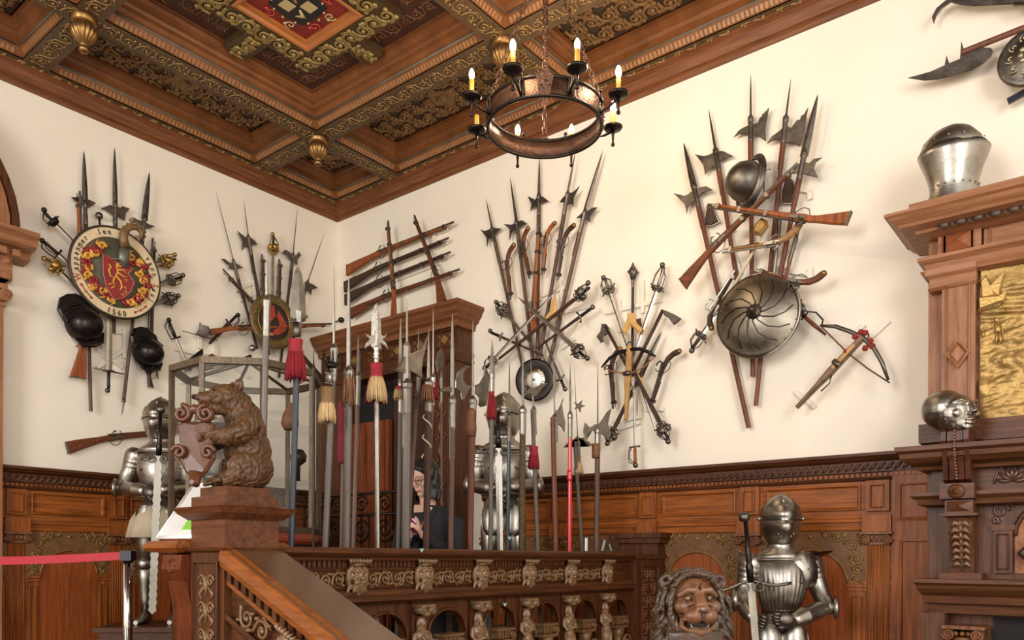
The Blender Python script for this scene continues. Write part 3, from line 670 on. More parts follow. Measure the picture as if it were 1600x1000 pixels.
# image-right direction is XA; angle measured from towards-camera, counter-clockwise seen from above
specs=[(22.5,'unlit'),(67.5,'lit'),(112.5,'lit'),(157.5,'unlitb'),(202.5,'lit'),(247.5,'stub'),(292.5,'stub2'),(337.5,'lit')]
wh={22.5:'front right, pale unlit bulb',337.5:'front left'}
for a,kind in specs:
    an=candir+R_(a); d=V((cos(an),sin(an),0)); w=V((-sin(an),cos(an),0)); P=CC+d*.475
    ar=MB(); ar.tube([CC+d*(Rr+.005)+Z*.06,CC+d*(Rr+.03)+Z*.02,CC+d*(Rr+.01)-Z*.04,CC+d*(Rr+.06)-Z*.02,P+Z*.02],[.006,.008,.009,.008,.008],6)
    ar.tube([CC+d*(Rr+.01)-Z*.045+w*.02,CC+d*(Rr+.012)+Z*.07+w*.012,CC+d*(Rr+.012)+Z*.085],.006,5); ar.ball(CC+d*(Rr+.012)+Z*.09,.012,8,6)
    ar.tube([P-Z*.06,P-Z*.02,P+Z*.03],[.006,.008,.012],8); ar.ball(P-Z*.066,.013,8,6)
    A=link('arm',ar,iron,t)
    link('drip_pan',MB(True).lathe([(.006,.02),(.03,.028),(.055,.034),(.062,.046),(.058,.046),(.03,.036),(.0,.034)],P,Z,24),iron,A)
    hc=.11 if kind!='stub' else .10
    link('candle',MB(True).lathe([(.0145,.035),(.0145,.035+hc),(.008,.037+hc)],P,Z,12),wax,A)
    if kind in('lit','unlit','unlitb','stub2'):
        bl=MB(True).lathe([(.010,0),(.015,.008),(.018,.028),(.016,.046),(.009,.062),(.002,.07)],P+Z*(.035+hc),Z,14)
        link('bulb',bl,flame if kind=='lit' else flamed,A)
    if kind=='lit':
        l=bpy.data.lights.new('candle_light','POINT'); l.energy=13; l.color=(1,.80,.55); l.shadow_soft_size=.03
        o=bpy.data.objects.new('candle_light',l); COL.objects.link(o); o.location=P+Z*(.115+hc)
# chains
hook=CC+V((0,0,5.40-CC.z))
def chain(a,b,n,lm):
    d=(b-a)/n
    for i in range(n):
        c=a+d*(i+.5); u=d.normalized(); s=u.orthogonal().normalized(); 
        if i%2: s=u.cross(s)
        L=d.length*.68; P=[]
        for k in range(12):
            q=2*PI*k/12; P.append(c+u*(sin(q)*.4+ (.6 if sin(q)>0 else -.6))*L+s*cos(q)*.013)
        link('chain_link',MB().tube(P,.0045,5,closed=True),lm,t)
for k in range(4):
    an=candir+R_(90*k); d=V((cos(an),sin(an),0)); a=CC+d*Rr+Z*.1
    br=MB(); br.prism([a-Z*.16+V((-sin(an),cos(an),0))*.03+d*.008,a-Z*.05+V((-sin(an),cos(an),0))*.05+d*.008,a+d*.008,a-Z*.05-V((-sin(an),cos(an),0))*.05+d*.008,a-Z*.16-V((-sin(an),cos(an),0))*.03+d*.008],d,.008)
    for q in (-.02,.02,0): br.ball(a-Z*(.1 if q else .07)+V((-sin(an),cos(an),0))*q+d*.014,.007,6,5)
    link('bracket',br,rust,t); chain(a,hook,24,rust)
# =================== balustrade of the landing
t=thing('balustrade','dark carved balustrade with masks and figures along the landing','balustrade',(BX,-2,0))
y0,y1=-3.55,-.50
link('top_rail',MB().sweep([(0,1.645),(.06,1.645),(.075,1.635),(.075,1.62),(.06,1.605),(.045,1.60),(.04,1.585),(0,1.58),(-.08,1.58),(-.14,1.60),(-.16,1.62),(-.16,1.645)],(BX,y0,0),(BX,y1,0),X,Z),WDK('y'),t)
link('frieze_board',BX_(BX-.06,BX+.005,y0,y1,1.385,1.60),WDK('y'),t)
link('lower_moulding',MB().sweep([(0,1.44),(.03,1.44),(.035,1.42),(.055,1.41),(.055,1.39),(.03,1.375),(0,1.37),(-.08,1.37),(-.08,1.44)],(BX,y0,0),(BX,y1,0),X,Z),WDK('y'),t)
link('base_rail',BX_(BX-.10,BX+.07,y0,y1,.62,.78),WDK('y'),t)
ms=[-3.10+.4457*k for k in range(-1,6)]
cv=mat('mask_carving','#7d5f42',.38,.1,.25,70,.3,25,coat=.2); lb=mat('frieze_relief','#70502f',.42,0,.2,70,.3,25,coat=.2)
edges=[y0]+ms+[y1]
for k in range(len(ms)-1):
    a,b=ms[k]+.075,ms[k+1]-.02
    if a<y0: a=y0+.02
    f=MB(); n=int((b-a+.0)/.028)
    for i in range(n): f.box(BX,BX+.022,a+i*.028,a+i*.028+.018,1.553,1.59)
    link('flute_row',f,WDK('z'),t)
    p=MB(); frame_panel(p,V((BX+.006,a,1.45)),Y,Z,X,b-a,.09,.008,.0); fp=link('frieze_panel',p,WDK('y'),t)
    s=MB(); scrolls(s,V((BX+.007,a+.015,1.452)),V((0,b-a-.03,0)),V((0,0,.086)),X,4,1,.008,5,k,.46); link('relief_scrolls',s,lb,fp)
def maskmesh(c,F,U,s=1.):
    """bearded grotesque mask; F forward, U up"""
    Rt=F.cross(U).normalized()*-1; m=MB(); q=lambda a,b,f: c+Rt*a*s+U*b*s+F*f*s; A=(Rt,F,U)
    m.ball(q(0,.01,.0),(.042*s,.035*s,.055*s),14,10,A); m.ball(q(0,.005,.03),(.012*s,.016*s,.022*s),8,6,A); m.ball(q(0,-.004,.045),(.014*s,.01*s,.009*s),8,6,A)
    for g in(-1,1):
        m.tube([q(g*.005,.022,.034),q(g*.02,.034,.036),q(g*.038,.024,.024)],[.006*s,.008*s,.005*s],6); m.ball(q(g*.02,.016,.026),(.011*s,.01*s,.007*s),8,6,A); m.ball(q(g*.026,-.008,.022),(.016*s,.014*s,.016*s),8,6,A)
        m.tube([q(g*.006,-.022,.034),q(g*.026,-.026,.028),q(g*.04,-.045,.012)],[.008*s,.009*s,.004*s],6)
        m.tube([q(g*.03,.05,.01),q(g*.052,.03,.008),q(g*.054,-.01,.004),q(g*.045,-.045,.004),q(g*.06,-.075,.004)],[.012*s,.014*s,.014*s,.012*s,.006*s],6)
        for k in range(2): m.tube([q(g*(.008+.014*k),-.04,.022),q(g*(.012+.018*k),-.065,.018),q(g*(.004+.022*k),-.088+.01*k,.01)],[.012*s,.010*s,.004*s],6)
    m.tube([q(-.018,-.033,.03),q(0,-.036,.033),q(.018,-.033,.03)],.005*s,5)
    return m
def headdress(c,F,U,s=1.):
    Rt=F.cross(U).normalized()*-1; m=MB()
    for k in range(7): a=(k-3)*.017; m.tube([c+Rt*a*s+U*.062*s+F*.02*s,c+Rt*a*1.2*s+U*.082*s+F*.035*s,c+Rt*a*1.25*s+U*.09*s+F*.02*s],[.008*s,.009*s,.004*s],6)
    m.tube([c+Rt*-.05*s+U*.058*s+F*.015*s,c+U*.06*s+F*.03*s,c+Rt*.05*s+U*.058*s+F*.015*s],.007*s,6); return m
mk=organic(maskmesh(V((0,0,0)),X,Z),.0035,1); hd=headdress(V((0,0,0)),X,Z)
def moved(mb,f):
    r=MB(); r.v=[f(v) for v in mb.v]; r.f=mb.f; r.sm=mb.sm; return r
protos={}
def place(key,mb,m,name,loc,parent,rot=None,label=None):
    if key not in protos:
        me=bpy.data.meshes.new(name); me.from_pydata([tuple(v) for v in mb.v],[],mb.f); me.materials.append(m); me.polygons.foreach_set('use_smooth',mb.sm)
        bm=bmesh.new(); bm.from_mesh(me); bmesh.ops.recalc_face_normals(bm,faces=bm.faces); bm.to_mesh(me); bm.free(); protos[key]=me
    o=bpy.data.objects.new(name,protos[key]); COL.objects.link(o); o.parent=parent; o.location=V(loc)-V(parent['_w']); o['_w']=tuple(loc)
    if rot is not None: o.rotation_euler=rot
    if label: o['label']=label
    return o
for y in ms[1:]:
    q=place('mask',mk,cv,'mask',(BX+.022,y+.02,1.505),t); place('hd',hd,cv,'headdress',(BX+.022,y+.02,1.505),q)
def caryatid(fem):
    m=MB(); q=lambda a,f,z: V((f,a,z)); A=(Y,X,Z)
    m.ball(q(0,0,.36),(.021,.024,.029),12,9,A); m.ball(q(0,.022,.355),(.006,.007,.009),6,5,A); m.tube([q(0,0,.345),q(0,0,.315)],[.013,.015],8)
    m.loft([(q(0,0,.325),Y*.028,X*.018),(q(0,.002,.31),Y*.052,X*.026),(q(0,.006,.28),Y*(.042 if fem else .05),X*.032),(q(0,.004,.235),Y*.032,X*.027),(q(0,.006,.2),Y*.046,X*.035),(q(0,.01,.15),Y*.044,X*.038),(q(0,.004,.08),Y*.034,X*.03),(q(0,0,.0),Y*.028,X*.024)],14)
    for g in(-1,1):
        if fem: m.ball(q(g*.017,.03,.283),.014,8,6)
        else: m.ball(q(g*.02,.024,.288),(.018,.012,.012),8,6,A)
        m.tube([q(g*.05,0,.305),q(g*.062,.008,.262),q(g*.055,.025,.235),q(g*.01,.048,.25 if not fem else .268)],[.014,.014,.012,.009],8); m.ball(q(g*.006,.05,.252 if not fem else .27),.012,8,6)
        m.tube([q(g*.018,.0,.38),q(g*.026,-.002,.35),q(g*.022,-.004,.32),q(g*.03,.01,.295)],[.012,.012,.009,.005],6)
    if not fem:
        for k in(-1,0,1): m.tube([q(k*.008,.02,.343),q(k*.012,.03,.32),q(k*.006,.033,.295)],[.008,.009,.003],6)
    for k in range(5): m.tube([q(-.045+.01*k,.02,.205-.012*k),q(0,.052,.165-.018*k),q(.045-.006*k,.02,.2-.02*k)],[.006,.009,.006],6)
    m.ball(q(0,-.004,.378),(.024,.024,.02),10,7,A)
    return m
cf=organic(caryatid(True),.0042,1); cmn=organic(caryatid(False),.0042,1)
cap=MB(); cap.box(-.03,.05,-.05,.05,.44,.455)
for g in(-1,1): cap.tube([(-.02,g*.035,.425),(.055,g*.035,.425)],.02,12); cap.tube(spiral(V((.056,g*.035,.425)),Y*g,Z,.018,1.6,1,12),.004,4)
cap.ball((.03,0,.405),(.026,.03,.016),10,6)
for i,y in enumerate(ms[2:]):
    ft=i%2==0
    q=place('cf' if ft else 'cm',cf if ft else cmn,cv,'carved_figure',(BX+.02,y+.01,.905),t,label=('carved figure of a woman with folded arms' if ft else 'carved figure of a bearded man with crossed arms'))
    place('cap',cap,cv,'capital',(BX+.02,y+.01,.905),q)
    link('post',BX_(BX-.07,BX+.005,y-.045,y+.06,.78,1.40),WDK('z'),t)
    link('pedestal',BX_(BX-.03,BX+.07,y-.04,y+.06,.78,.905),WDK('z'),t)
for k in range(1,len(ms)):
    a=ms[k]+.06; b=(ms[k+1]-.045) if k+1<len(ms) else y1
    if b-a<.1: continue
    if k==0: a=y0
    c=(a+b)/2; r=(b-a)/2*.86; zs=1.20; kk=14; p=MB()
    arc=[(c-cos(PI*j/kk)*r,zs+sin(PI*j/kk)*r*.85) for j in range(kk+1)]
    top=[(a+(b-a)*j/kk,1.39) for j in range(kk+1)]
    lo=[(a,1.0)]+[(a,zs)]+top+[(b,zs),(b,1.0)]; inn=[(c-r,1.0),(c-r,zs)]+arc+[(c+r,zs),(c+r,1.0)]
    lo=lo[:1]+lo[1:]; 
    F_=[V((BX-.01,u,z)) for u,z in lo]; I_=[V((BX-.01,u,z)) for u,z in inn]; IB=[v-X*.05 for v in I_]; OB=[v-X*.05 for v in F_]
    p.ring([OB,F_,I_,IB],False,False,False); p.tube([v+X*.006 for v in I_],.009,5); link('arch',p,WDK('z'),t)
    s=MB()
    for j in range(4): s.box(BX-.05,BX+.01,c-.03+.03*j,c-.008+.03*j,1.13,1.175)
    s.box(BX-.06,BX+.02,c-.05,c+.11,1.175,1.19); s.box(BX-.06,BX+.02,c-.05,c+.11,1.105,1.125); s.tube(spiral(V((BX+.022,c+.09,1.15)),Y,-Z,.026,1.5,1,14),.006,5); s.tube([(BX-.05,c+.09,1.15),(BX+.02,c+.09,1.15)],.02,10)
    s.lathe([(.03,0),(.055,.06),(.06,.13),(.05,.2),(.03,.25),(.04,.28),(.05,.33)],(BX-.02,c+.03,.775),Z,16); s.tube(spiral(V((BX+.035,c+.06,1.0)),Y,Z,.06,1.7,1,18),.011,5)
    link('baluster',s,lb,t)
# end newel
p=BX_(BX-.10,BX+.06,-.50,-.10,0,1.60); p.box(BX-.12,BX+.08,-.52,-.08,1.60,1.635); link('end_newel',p,WDK('z'),t)
p=MB(); frame_panel(p,V((BX+.062,-.44,.7)),Y,Z,X,.26,.85,.015,.006); link('newel_panel',p,WDK('z'),t)
s=MB(); scrolls(s,V((BX+.062,-.43,.75)),V((0,0,.78)),V((0,.22,0)),X,8,2,.004,4,2); link('newel_inlay',s,mat('arabesque_paint','#8d5f3c'),t)
# little green cut paper scraps stuck on the rail and masks
def scrap(p,s,label,N_,col):
    m=MB(); U=Z; Rr_=N_.cross(U); m.prism([p-Rr_*s+U*s*.6,p+U*s*.1,p+Rr_*s+U*s*.6,p+Rr_*s*.5-U*s*.5,p-U*s*.9,p-Rr_*s*.4-U*s*.5],N_,.003); tagm('paper_marker',m,mat('mint_paper',col,.7),label,'paper')
scrap(onx(659,859,BX+.08),.014,'small mint green paper scrap on the edge of the top rail',X,'#9fcabb')
scrap(onx(789,944,BX+.03),.016,'small mint green paper scrap hanging in the balustrade arch',X,'#86c0ae')
scrap(onx(796,840,BX-.22),.016,'small pale blue paper tag tied low on a dark pole','#' and X,'#8fc3d2')
# =================== bear newel and sloping hand rail
t=thing('newel_post','dark carved newel post under the seated bear','post',(3.93,-3.68,0))
NXc,NYc=3.925,-3.675; h=.125
link('post_shaft',BX_(NXc-h,NXc+h,NYc-h,NYc+h,0,1.62),WDK('z'),t)
p=MB(); frame_panel(p,V((NXc-h+.03,NYc-h-.002,.7)),X,Z,-Y,.19,.88,.014,.0); link('carved_panel',p,WDK('z'),t)
s=MB()
for i in range(9):
    c=V((NXc,NYc-h-.004,1.50-i*.11))
    for g in(-1,1): s.tube(spiral(c+X*g*.032,X*g,Z,.028,1.3,1,12),.0065,5,nrm=-Y); s.tube([c+X*g*.01-Z*.02,c+X*g*.05-Z*.05,c+X*g*.035-Z*.075],[.006,.009,.004],5,nrm=-Y)
    s.tube([c+Z*.02,c-Z*.02,c-Z*.06],[.006,.012,.005],6)
link('post_carving',s,lb,t)
def slab(z0,z1,e0,e1): return MB().ring([[(NXc-h-e,NYc-h-e,z),(NXc+h+e,NYc-h-e,z),(NXc+h+e,NYc+h+e,z),(NXc-h-e,NYc+h+e,z)] for z,e in ((z0,e0),((z0+z1)/2,(e0+e1)/2+ (.008 if e1>e0 else 0)),(z1,e1))],True,True,False)
RB=wood('newel_red_wood','#6c3e22','#482512','x',.35,.3)
link('neck_moulding',slab(1.615,1.635,.0,.03),RB,t); link('upper_block',slab(1.635,1.75,.0,.0),RB,t)
link('cap_slab',slab(1.75,1.80,.01,.055),RB,t); link('plinth_step',slab(1.805,1.845,.0,.0),RB,t); link('plinth_step',slab(1.845,1.885,-.025,-.025),RB,t)
SL=.444
t=thing('handrail','broad sloping wooden hand rail running down from the bear newel','handrail',(5,-3.68,0))
hm=wood('handrail_wood','#93521f','#693411','x',.38,.5); hz=lambda x: 1.638-SL*(x-4.05)
def slope(prof,xa,xb,yc,w,m,name,parent,label=None):
    loops=[]
    for x in (xa,xb): loops.append([V((x,yc+(o-.5)*w,hz(x)+dz)) for o,dz in prof])
    return link(name,MB().ring(loops,True,True,False),m,parent,label)
slope([(0,-.03),(0,-.015),(.04,0),(.96,0),(1,-.015),(1,-.03),(.9,-.06),(.1,-.06)],4.05,5.86,NYc,.27,mat('varnished_top','#5c3f29',.22,0,.04,6,.12,4,stretch=(1.2,8,8),coat=1.),'rail_top',t,'glossy worn varnished top')
slope([(-.03,-.075),(-.05,-.05),(-.04,-.02),(.0,-.004),(.15,.004),(.15,-.05),(.1,-.08),(.85,-.08),(1.05,-.05),(1.03,-.02),(.95,.004),(.95,-.08)][:6],4.05,5.86,NYc,.27,hm,'rail_edge',t)
slope([(.04,-.09),(.0,-.07),(.96,-.07),(.96,-.5),(.04,-.5)],4.05,5.9,NYc,.20,WDK('x'),'rail_board',t)
f=MB(); n=36
for i in range(n): x=4.07+i*.05; f.add([(a,b,hz(a)+c) for c in (-.125,-.085) for b in (-3.80,-3.775) for a in (x,x+.028)],[(0,2,3,1),(4,5,7,6),(0,1,5,4),(2,6,7,3),(0,4,6,2),(1,3,7,5)],False)
link('dentils',f,WDK('z'),t)
slope([(0,-.14),(-.02,-.13),(-.02,-.15),(0,-.155)],4.05,5.9,NYc,.22,hm,'thin_moulding',t)
slope([(0,-.27),(-.05,-.26),(-.05,-.285),(0,-.30)],4.05,5.9,NYc,.22,WDK('x'),'thin_moulding',t)
U_=V((1,0,-SL)).normalized(); W_=V((SL,0,1)).normalized()
for i in range(6):
    a=4.12+i*.3; s=MB()
    scrolls(s,V((a,-3.785,hz(a)-.265)),U_*.22,W_*.095,-Y,2,1,.008,5,i,.46); link('relief_scrolls',s,lb,t)
for i in range(2):
    x=4.47+i*.62; c=V((x,-3.80,hz(x)-.20)); fm=maskmesh(c,-Y,W_); link('mask',organic(fm,.004,1),cv,t); link('headdress',headdress(c,-Y,W_),cv,t)
# lion newel
t=thing('lion_newel','dark newel post carrying the lion at the foot of the hand rail','post',(6.0,-3.70,0))
link('post_shaft',BX_(5.88,6.18,-3.82,-3.55,0,1.10),WDK('z'),t); link('cap_slab',BX_(5.84,6.22,-3.86,-3.51,1.08,1.13),RB,t)
# =================== weapon builders (all sizes in metres, placed on the plane P at distance d from it)
def PM(P,pts,d): return [P(p,d) for p in pts]
def poly(P,pts,d,th=.008,ch=.004,mb=None):
    mb=mb or MB(); return mb.prism(PM(P,pts,d),P.N,th,ch)
def blade(mb,a,b,N,w,th=.012,w1=None,prof=None):
    """diamond section blade from base a to tip b; prof=[(t,width factor)]"""
    t=(b-a); u=t.cross(N).normalized(); loops=[]
    for s,k in (prof or [(0,1),(.3,.92),(.7,.6),(.93,.25),(1,.02)]):
        c=a+t*s; h=w*k/2; g=th*max(k,.15)/2; loops.append([c+u*h,c+N*g,c-u*h,c-N*g])
    return mb.ring(loops,True,True,False)
def polearm(P,d,label,tip,neck,butt,bw=.03,plates=(),r=.015,sm=None,st=None,name='halberd',cat='halberd',group=None,straps=True,buttspike=False,bprof=None,socket=True):
    d=layer(P,tip,butt,d,r+.003); sm=sm or shaft; st=st or dsteel; T,Nk,B=P(tip,d),P(neck,d),P(butt,d); N=P.N
    t=thing(name,label,cat,tuple(B),group); u=(T-B).normalized()
    m=MB(); blade(m,Nk-u*.02,T,N,bw,min(.02,bw*.5),prof=bprof); link('spear_point',m,st,t)
    sk=MB(); 
    if socket:
        sk.lathe([(r*1.0,-.17),(r*1.12,-.16),(r*1.15,-.03),(r*1.3,-.02),(r*1.3,0),(bw*.25,.03)],Nk,u,8,sm=False); link('socket',sk,dsteel if st is steel else st,t)
    for i,(nm,pts) in enumerate(plates): link(nm,poly(P,pts,d,.009,.004),st,t)
    s=MB(); s.tube([B,Nk-u*.04],r,8,sm=False); so=link('shaft',s,sm,t)
    if straps:
        q=MB(); w=u.cross(N).normalized()
        for g in(-1,1): q.ob(Nk-u*.22+w*g*(r+.001),u*.13,w*.0015,N*.006)
        for k in range(4): q.ball(Nk-u*(.12+.06*k)+N*(r+.001),.0045,6,4)
        link('langet',q,st,t)
    if buttspike: m=MB(); blade(m,B,B-u*.12,N,.02,.014); m.lathe([(r*1.1,0),(r*1.3,.01),(r,.03)],B,u,8); link('butt_spike',m,st,t)
    return t
def gun(P,d,label,butt,muz,flip=1,wd=None,kind='musket',name=None,cat='gun',group=None,steel_=None,bk=1.,wk=1.,band=True):
    d=layer(P,butt,muz,d,.022); A,B=P(butt,d),P(muz,d); N=P.N; L=(B-A).length; u=(B-A)/L; v=N.cross(u)*flip; wd=wd or gunw; sl=steel_ or dsteel
    t=thing(name or kind,label,cat,tuple((A+B)/2),group); q=lambda s,h,n=0.: A+u*s+v*h+N*n
    if kind=='musket':
        k=L/1.25*bk; lk=.42*k
        up=[(0,.0),(.10*k,.008),(.24*k,.012),(.31*k,.018),(.36*k,.012),(lk,.016),(L*.7,.010),(L*.94,.008)]
        dn=[(L*.94,-.012),(L*.6,-.016),(lk,-.026),(.36*k,-.03),(.31*k,-.032*wk-.004),(.25*k,-.045*wk),(.12*k,-.085*wk),(0,-.125*wk)]
        th=.036; br=.011; lx=.40*k
    else:
        k=L/.42; 
        up=[(0,-.085*k),(.012*k,-.06*k),(.03*k,-.035*k),(.07*k,-.005*k),(.12*k,.008),(.2*k,.01),(L*.9,.008)]
        dn=[(L*.9,-.008),(.22*k,-.014),(.15*k,-.02),(.10*k,-.03*k),(.062*k,-.055*k),(.04*k,-.09*k),(.015*k,-.1*k)]
        th=.028; br=.009; lx=.15*k
    link('stock',MB().prism([q(a,b) for a,b in up+dn],N,th,.008),wd,t)
    b0=.33*k if kind=='musket' else .12*k
    link('barrel',MB().tube([q(b0,.016),q(L*.5,.014),q(L,.013)],[br*1.25,br,br*.92],8,sm=False),sl,t)
    lp=MB(); lp.prism([q(lx-.075*min(k,1),-.012,th/2),q(lx-.03,.006,th/2),q(lx+.06,.008,th/2),q(lx+.065,-.01,th/2),q(lx,-.02,th/2)],N,.006,.002); 
    lp.tube([q(lx-.035,.0,th/2+.006),q(lx-.045,.03,th/2+.006),q(lx-.02,.05,th/2+.006),q(lx-.005,.042,th/2+.006)],[.006,.006,.007,.004],6)
    lp.tube([q(lx+.03,.01,th/2+.004),q(lx+.032,.035,th/2+.004),q(lx+.02,.05,th/2+.004)],.004,5); lp.ball(q(lx-.01,-.005,th/2+.004),.009,8,6)
    link('lock',lp,sl,t)
    g=MB(); y=-.03 if kind=='musket' else -.018
    g.tube([q(lx-.07,y-.0),q(lx-.05,y-.035),q(lx-.01,y-.04),q(lx+.02,y-.02),q(lx+.04,y+.006)],.0035,5); link('trigger_guard',g,sl,t)
    g=MB(); g.tube([q(lx+.1,-.02),q(L*.985,-.008)],.0035,5); link('ramrod',g,gund,t)
    if band:
        for s in ((.55,.75,.92) if kind=='musket' else (.9,)): 
            g=MB(); g.ob(q(L*s,0),u*.012,v*.019,N*(th/2+.001)); link('barrel_band',g,sl,t)
    if kind=='musket': link('butt_plate',MB().prism([q(-.004,.0),q(.004,.0),q(.004,-.125*wk),q(-.004,-.125*wk)],N,th),sl,t)
    else: g=MB(); g.ball(q(.02*k,-.085*k),(.02*k**.5,.02*k**.5,.02),8,6); link('butt_cap',g,brass,t)
    return t
def arc3(c,a,b,r,t0,t1,n=10): return [c+a*(cos(t0+(t1-t0)*i/n)*r)+b*(sin(t0+(t1-t0)*i/n)*r) for i in range(n+1)]
def sword(P,d,label,pom,grd,tip,style='cross',bm_=None,hm=None,gm_=None,bw=.03,name='sword',cat='sword',group=None,side=1,scab=None,gw=.085,grip=None):
    d=layer(P,pom,tip,d,.010); p,g,T=P(pom,d),P(grd,d),P(tip,d); N=P.N; u=(T-g).normalized(); w=N.cross(u)*side; hm=hm or dsteel
    t=thing(name,label,cat,tuple(g),group); h=(p-g).length
    b=MB()
    if scab: b.prism([g+w*bw*.55,g-w*bw*.55,T-w*bw*.35-u*.02,T,T+w*bw*.35-u*.02],N,.014,.005); link('scabbard',b,scab,t)
    else: blade(b,g,T,N,bw,.009,prof=[(0,1),(.5,.85),(.9,.5),(1,.03)]); link('blade',b,bm_ or steel,t)
    link('grip',MB(True).lathe([(.009,0),(.014,h*.2),(.012,h*.5),(.014,h*.75),(.010,h*.92)],g,-u,10),grip or blk,t)
    link('pommel',MB().ball(p,(.021,.021,.021),10,8),hm,t)
    G=MB()
    if style=='cross': G.tube([g-w*gw+u*.012,g-w*gw*.5,g,g+w*gw*.5,g+w*gw+u*.012],[.009,.007,.011,.007,.009],8); G.ball(g,.016,8,6); 
    if style=='disc': G.tube([g-w*gw,g,g+w*gw],[.005,.008,.005],8); G.lathe([(.01,-.008),(.05,-.003),(.05,.003),(.01,.008)],g,u,20)
    if style in('saber',):
        G.tube([g-w*.035,g,g+w*.05],[.008,.008,.005],6); G.tube([g+w*.045]+[g-u*h*s+w*(.045+.012*sin(PI*s)) for s in(.2,.4,.6,.8)]+[p],.005,6); G.ball(g-w*.04,.010,6,5)
        G.tube([g+w*.02+N*.01]+[g-u*h*s+w*(.03+.008*sin(PI*s))+N*.02 for s in(.3,.6)]+[p],.004,6)
    if style in('basket','rapier','gold'):
        G.tube([g-w*gw*.8+u*.02,g-w*.03,g,g+w*.03,g+w*gw*.8-u*.02],[.006,.006,.010,.006,.006],6)
        for k,(rr,dn) in enumerate(((.045,.0),(.05,.025),(.036,.05))): 
            c=g-u*(.03-dn*1.2) if style!='rapier' else g+u*(.01+dn*.6)-u*.02
            G.tube(arc3(c,w,N,rr,0,2*PI,16)[:-1],.0045,6,closed=True)
        for a in (.3,1.1,2.,2.8): G.tube([g+u*.02+w*cos(a)*.02+N*sin(a)*.02,g-u*.01+w*cos(a)*.05+N*sin(a)*.05,g-u*h*.5+w*cos(a)*.05+N*sin(a)*.05,p],.0045,6)
        if style!='rapier': 
            for sg in(-1,1): G.ball(g-u*.03+w*.04*sg,(.022,.03,.03),8,6,(w,u,N))
            G.ball(g-u*.035+N*.045,(.03,.03,.012),10,6,(w,u,N))
    if style=='cup':
        G.lathe([(.012,.0),(.036,-.006),(.048,-.03),(.05,-.045),(.045,-.03),(.03,.002)],g-u*.0,u*1.0,20); G.tube([g+w*.04-u*.02]+[g-u*h*s+w*.05 for s in(.3,.7)]+[p],.0045,6); G.tube([g+w*.06-u*.03,g-w*.07-u*.03],.005,6)
    link('guard',G,gm_ or hm,t); return t
def flask(P,d,label,pts,m,name='powder_flask',cat='flask',th=.05,rim=None,ch=.014):
    t=thing(name,label,cat,tuple(P(pts[0],d))); link('body',poly(P,pts,d,th,ch),m,t)
    if rim: link('metal_mount',poly(P,rim,d,th+.008,.004),dsteel,t)
    return t
def helmet_burgonet(P,d,label,dome,tail,rpx,group=None):
    d=over(P,dome,18,d); c=P(dome,d); tl=P(tail,d-.02); N=P.N; v=(tl-c).normalized(); w=N.cross(v); r=rpx
    t=thing('lobster_tailed_helmet',label,'helmet',tuple(c),group)
    m=MB(True); m.lathe([(r*1.0,-.03),(r*1.04,-.01),(r*1.0,.01),(r*.97,.04),(r*.85,.085),(r*.6,.125),(r*.3,.145),(r*.02,.15)],c,N,32,8,.012); m.tube([c+N*.158-v*r*.1,c+N*.162+v*0,c+N*.15-w*0+v*r*.1],.007,6); link('skull',m,blk,t)
    m=MB(True)
    for k in range(5):
        s=r*(.75+.17*k); z=.03-.012*k; m.tube([c+v*s*.85*cos(a)*1.0+w*r*(1.02-.03*k)*sin(a)+v*s*.25+N*(z+.02) for a in [R_(-75+150*i/12) for i in range(13)]],.012,6)
    m.prism([c+v*r*.5+w*r*.98,c+v*r*1.2+w*r*.95,c+v*r*1.75+w*r*.5,c+v*r*1.85,c+v*r*1.75-w*r*.5,c+v*r*1.2-w*r*.95,c+v*r*.5-w*r*.98],N,.05,.015); link('neck_guard',m,blk,t)
    m=MB(); m.prism([c-v*r*.6+w*r*.9,c-v*r*1.1+w*r*.75,c-v*r*1.35+w*r*.1,c-v*r*1.25-w*r*.55,c-v*r*.7-w*r*.9],(N-v*.25),.04,.014); m.ball(c-v*r*1.05+N*.02,(.02,.02,.012),8,6); link('peak',m,blk,t)
    return t
# ================================================= trophy on the left wall round the painted shield
GA='weapons of the trophy around the painted shield'
polearm(LW,.05,'halberd with long broad point left of the painted shield, shaft reaching lowest',(131,235),(133,318),(142,642),.05,[('beak',[(130,305),(134,303),(137,311),(150,317),(143,322),(136,326),(130,320),(117,314),(111,308),(121,308)])],group=GA)
polearm(LW,.04,'halberd with tallest spike rising straight above the painted shield',(179,230),(180,318),(178,520),.045,[('axe_blade',[(156.6,326),(172,320),(177,322),(181,321),(188,325),(191,322),(203,325.6),(197,333),(195,345),(187,339),(181,337),(175,336),(166,329)])],group=GA)
polearm(LW,.06,'halberd leaning right of the painted shield with spiked foot near the second helmet',(233.6,269),(226,340),(193,628),.06,[('axe_blade',[(206,338),(216,344),(225,345),(232,350),(243,354),(232,357),(225,358),(219,354),(214,347)])],group=GA,buttspike=True)
gun(LW,.09,'upright musket with broad butt left of the painted shield',(134,592),(122,298),-1,gunw2,bk=.75)
gun(LW,.05,'narrow gun standing between painted shield and right helmet, muzzle up',(232,604),(241,373),1,gund,bk=.35,wk=.35)
t=thing('mace','small ball-headed mace peeking over the painted shield','mace',tuple(LW((160,400),.05))); link('head',MB().ball(LW((155,337),.05),.03,12,9),dsteel,t); link('handle',MB().tube([LW((155,341),.05),LW((161,410),.05)],.008,8),iron,t)
sword(LW,.06,'dark hilted rapier with shell guard, topmost at the left edge of the trophy',(69,328),(88,351),(150,414),'cup',hm=iron,side=-1,name='rapier')
sword(LW,.05,'sabre with plain knuckle bow below the shell-guarded rapier',(66,376),(91,397),(160,458),'saber',hm=iron,side=-1)
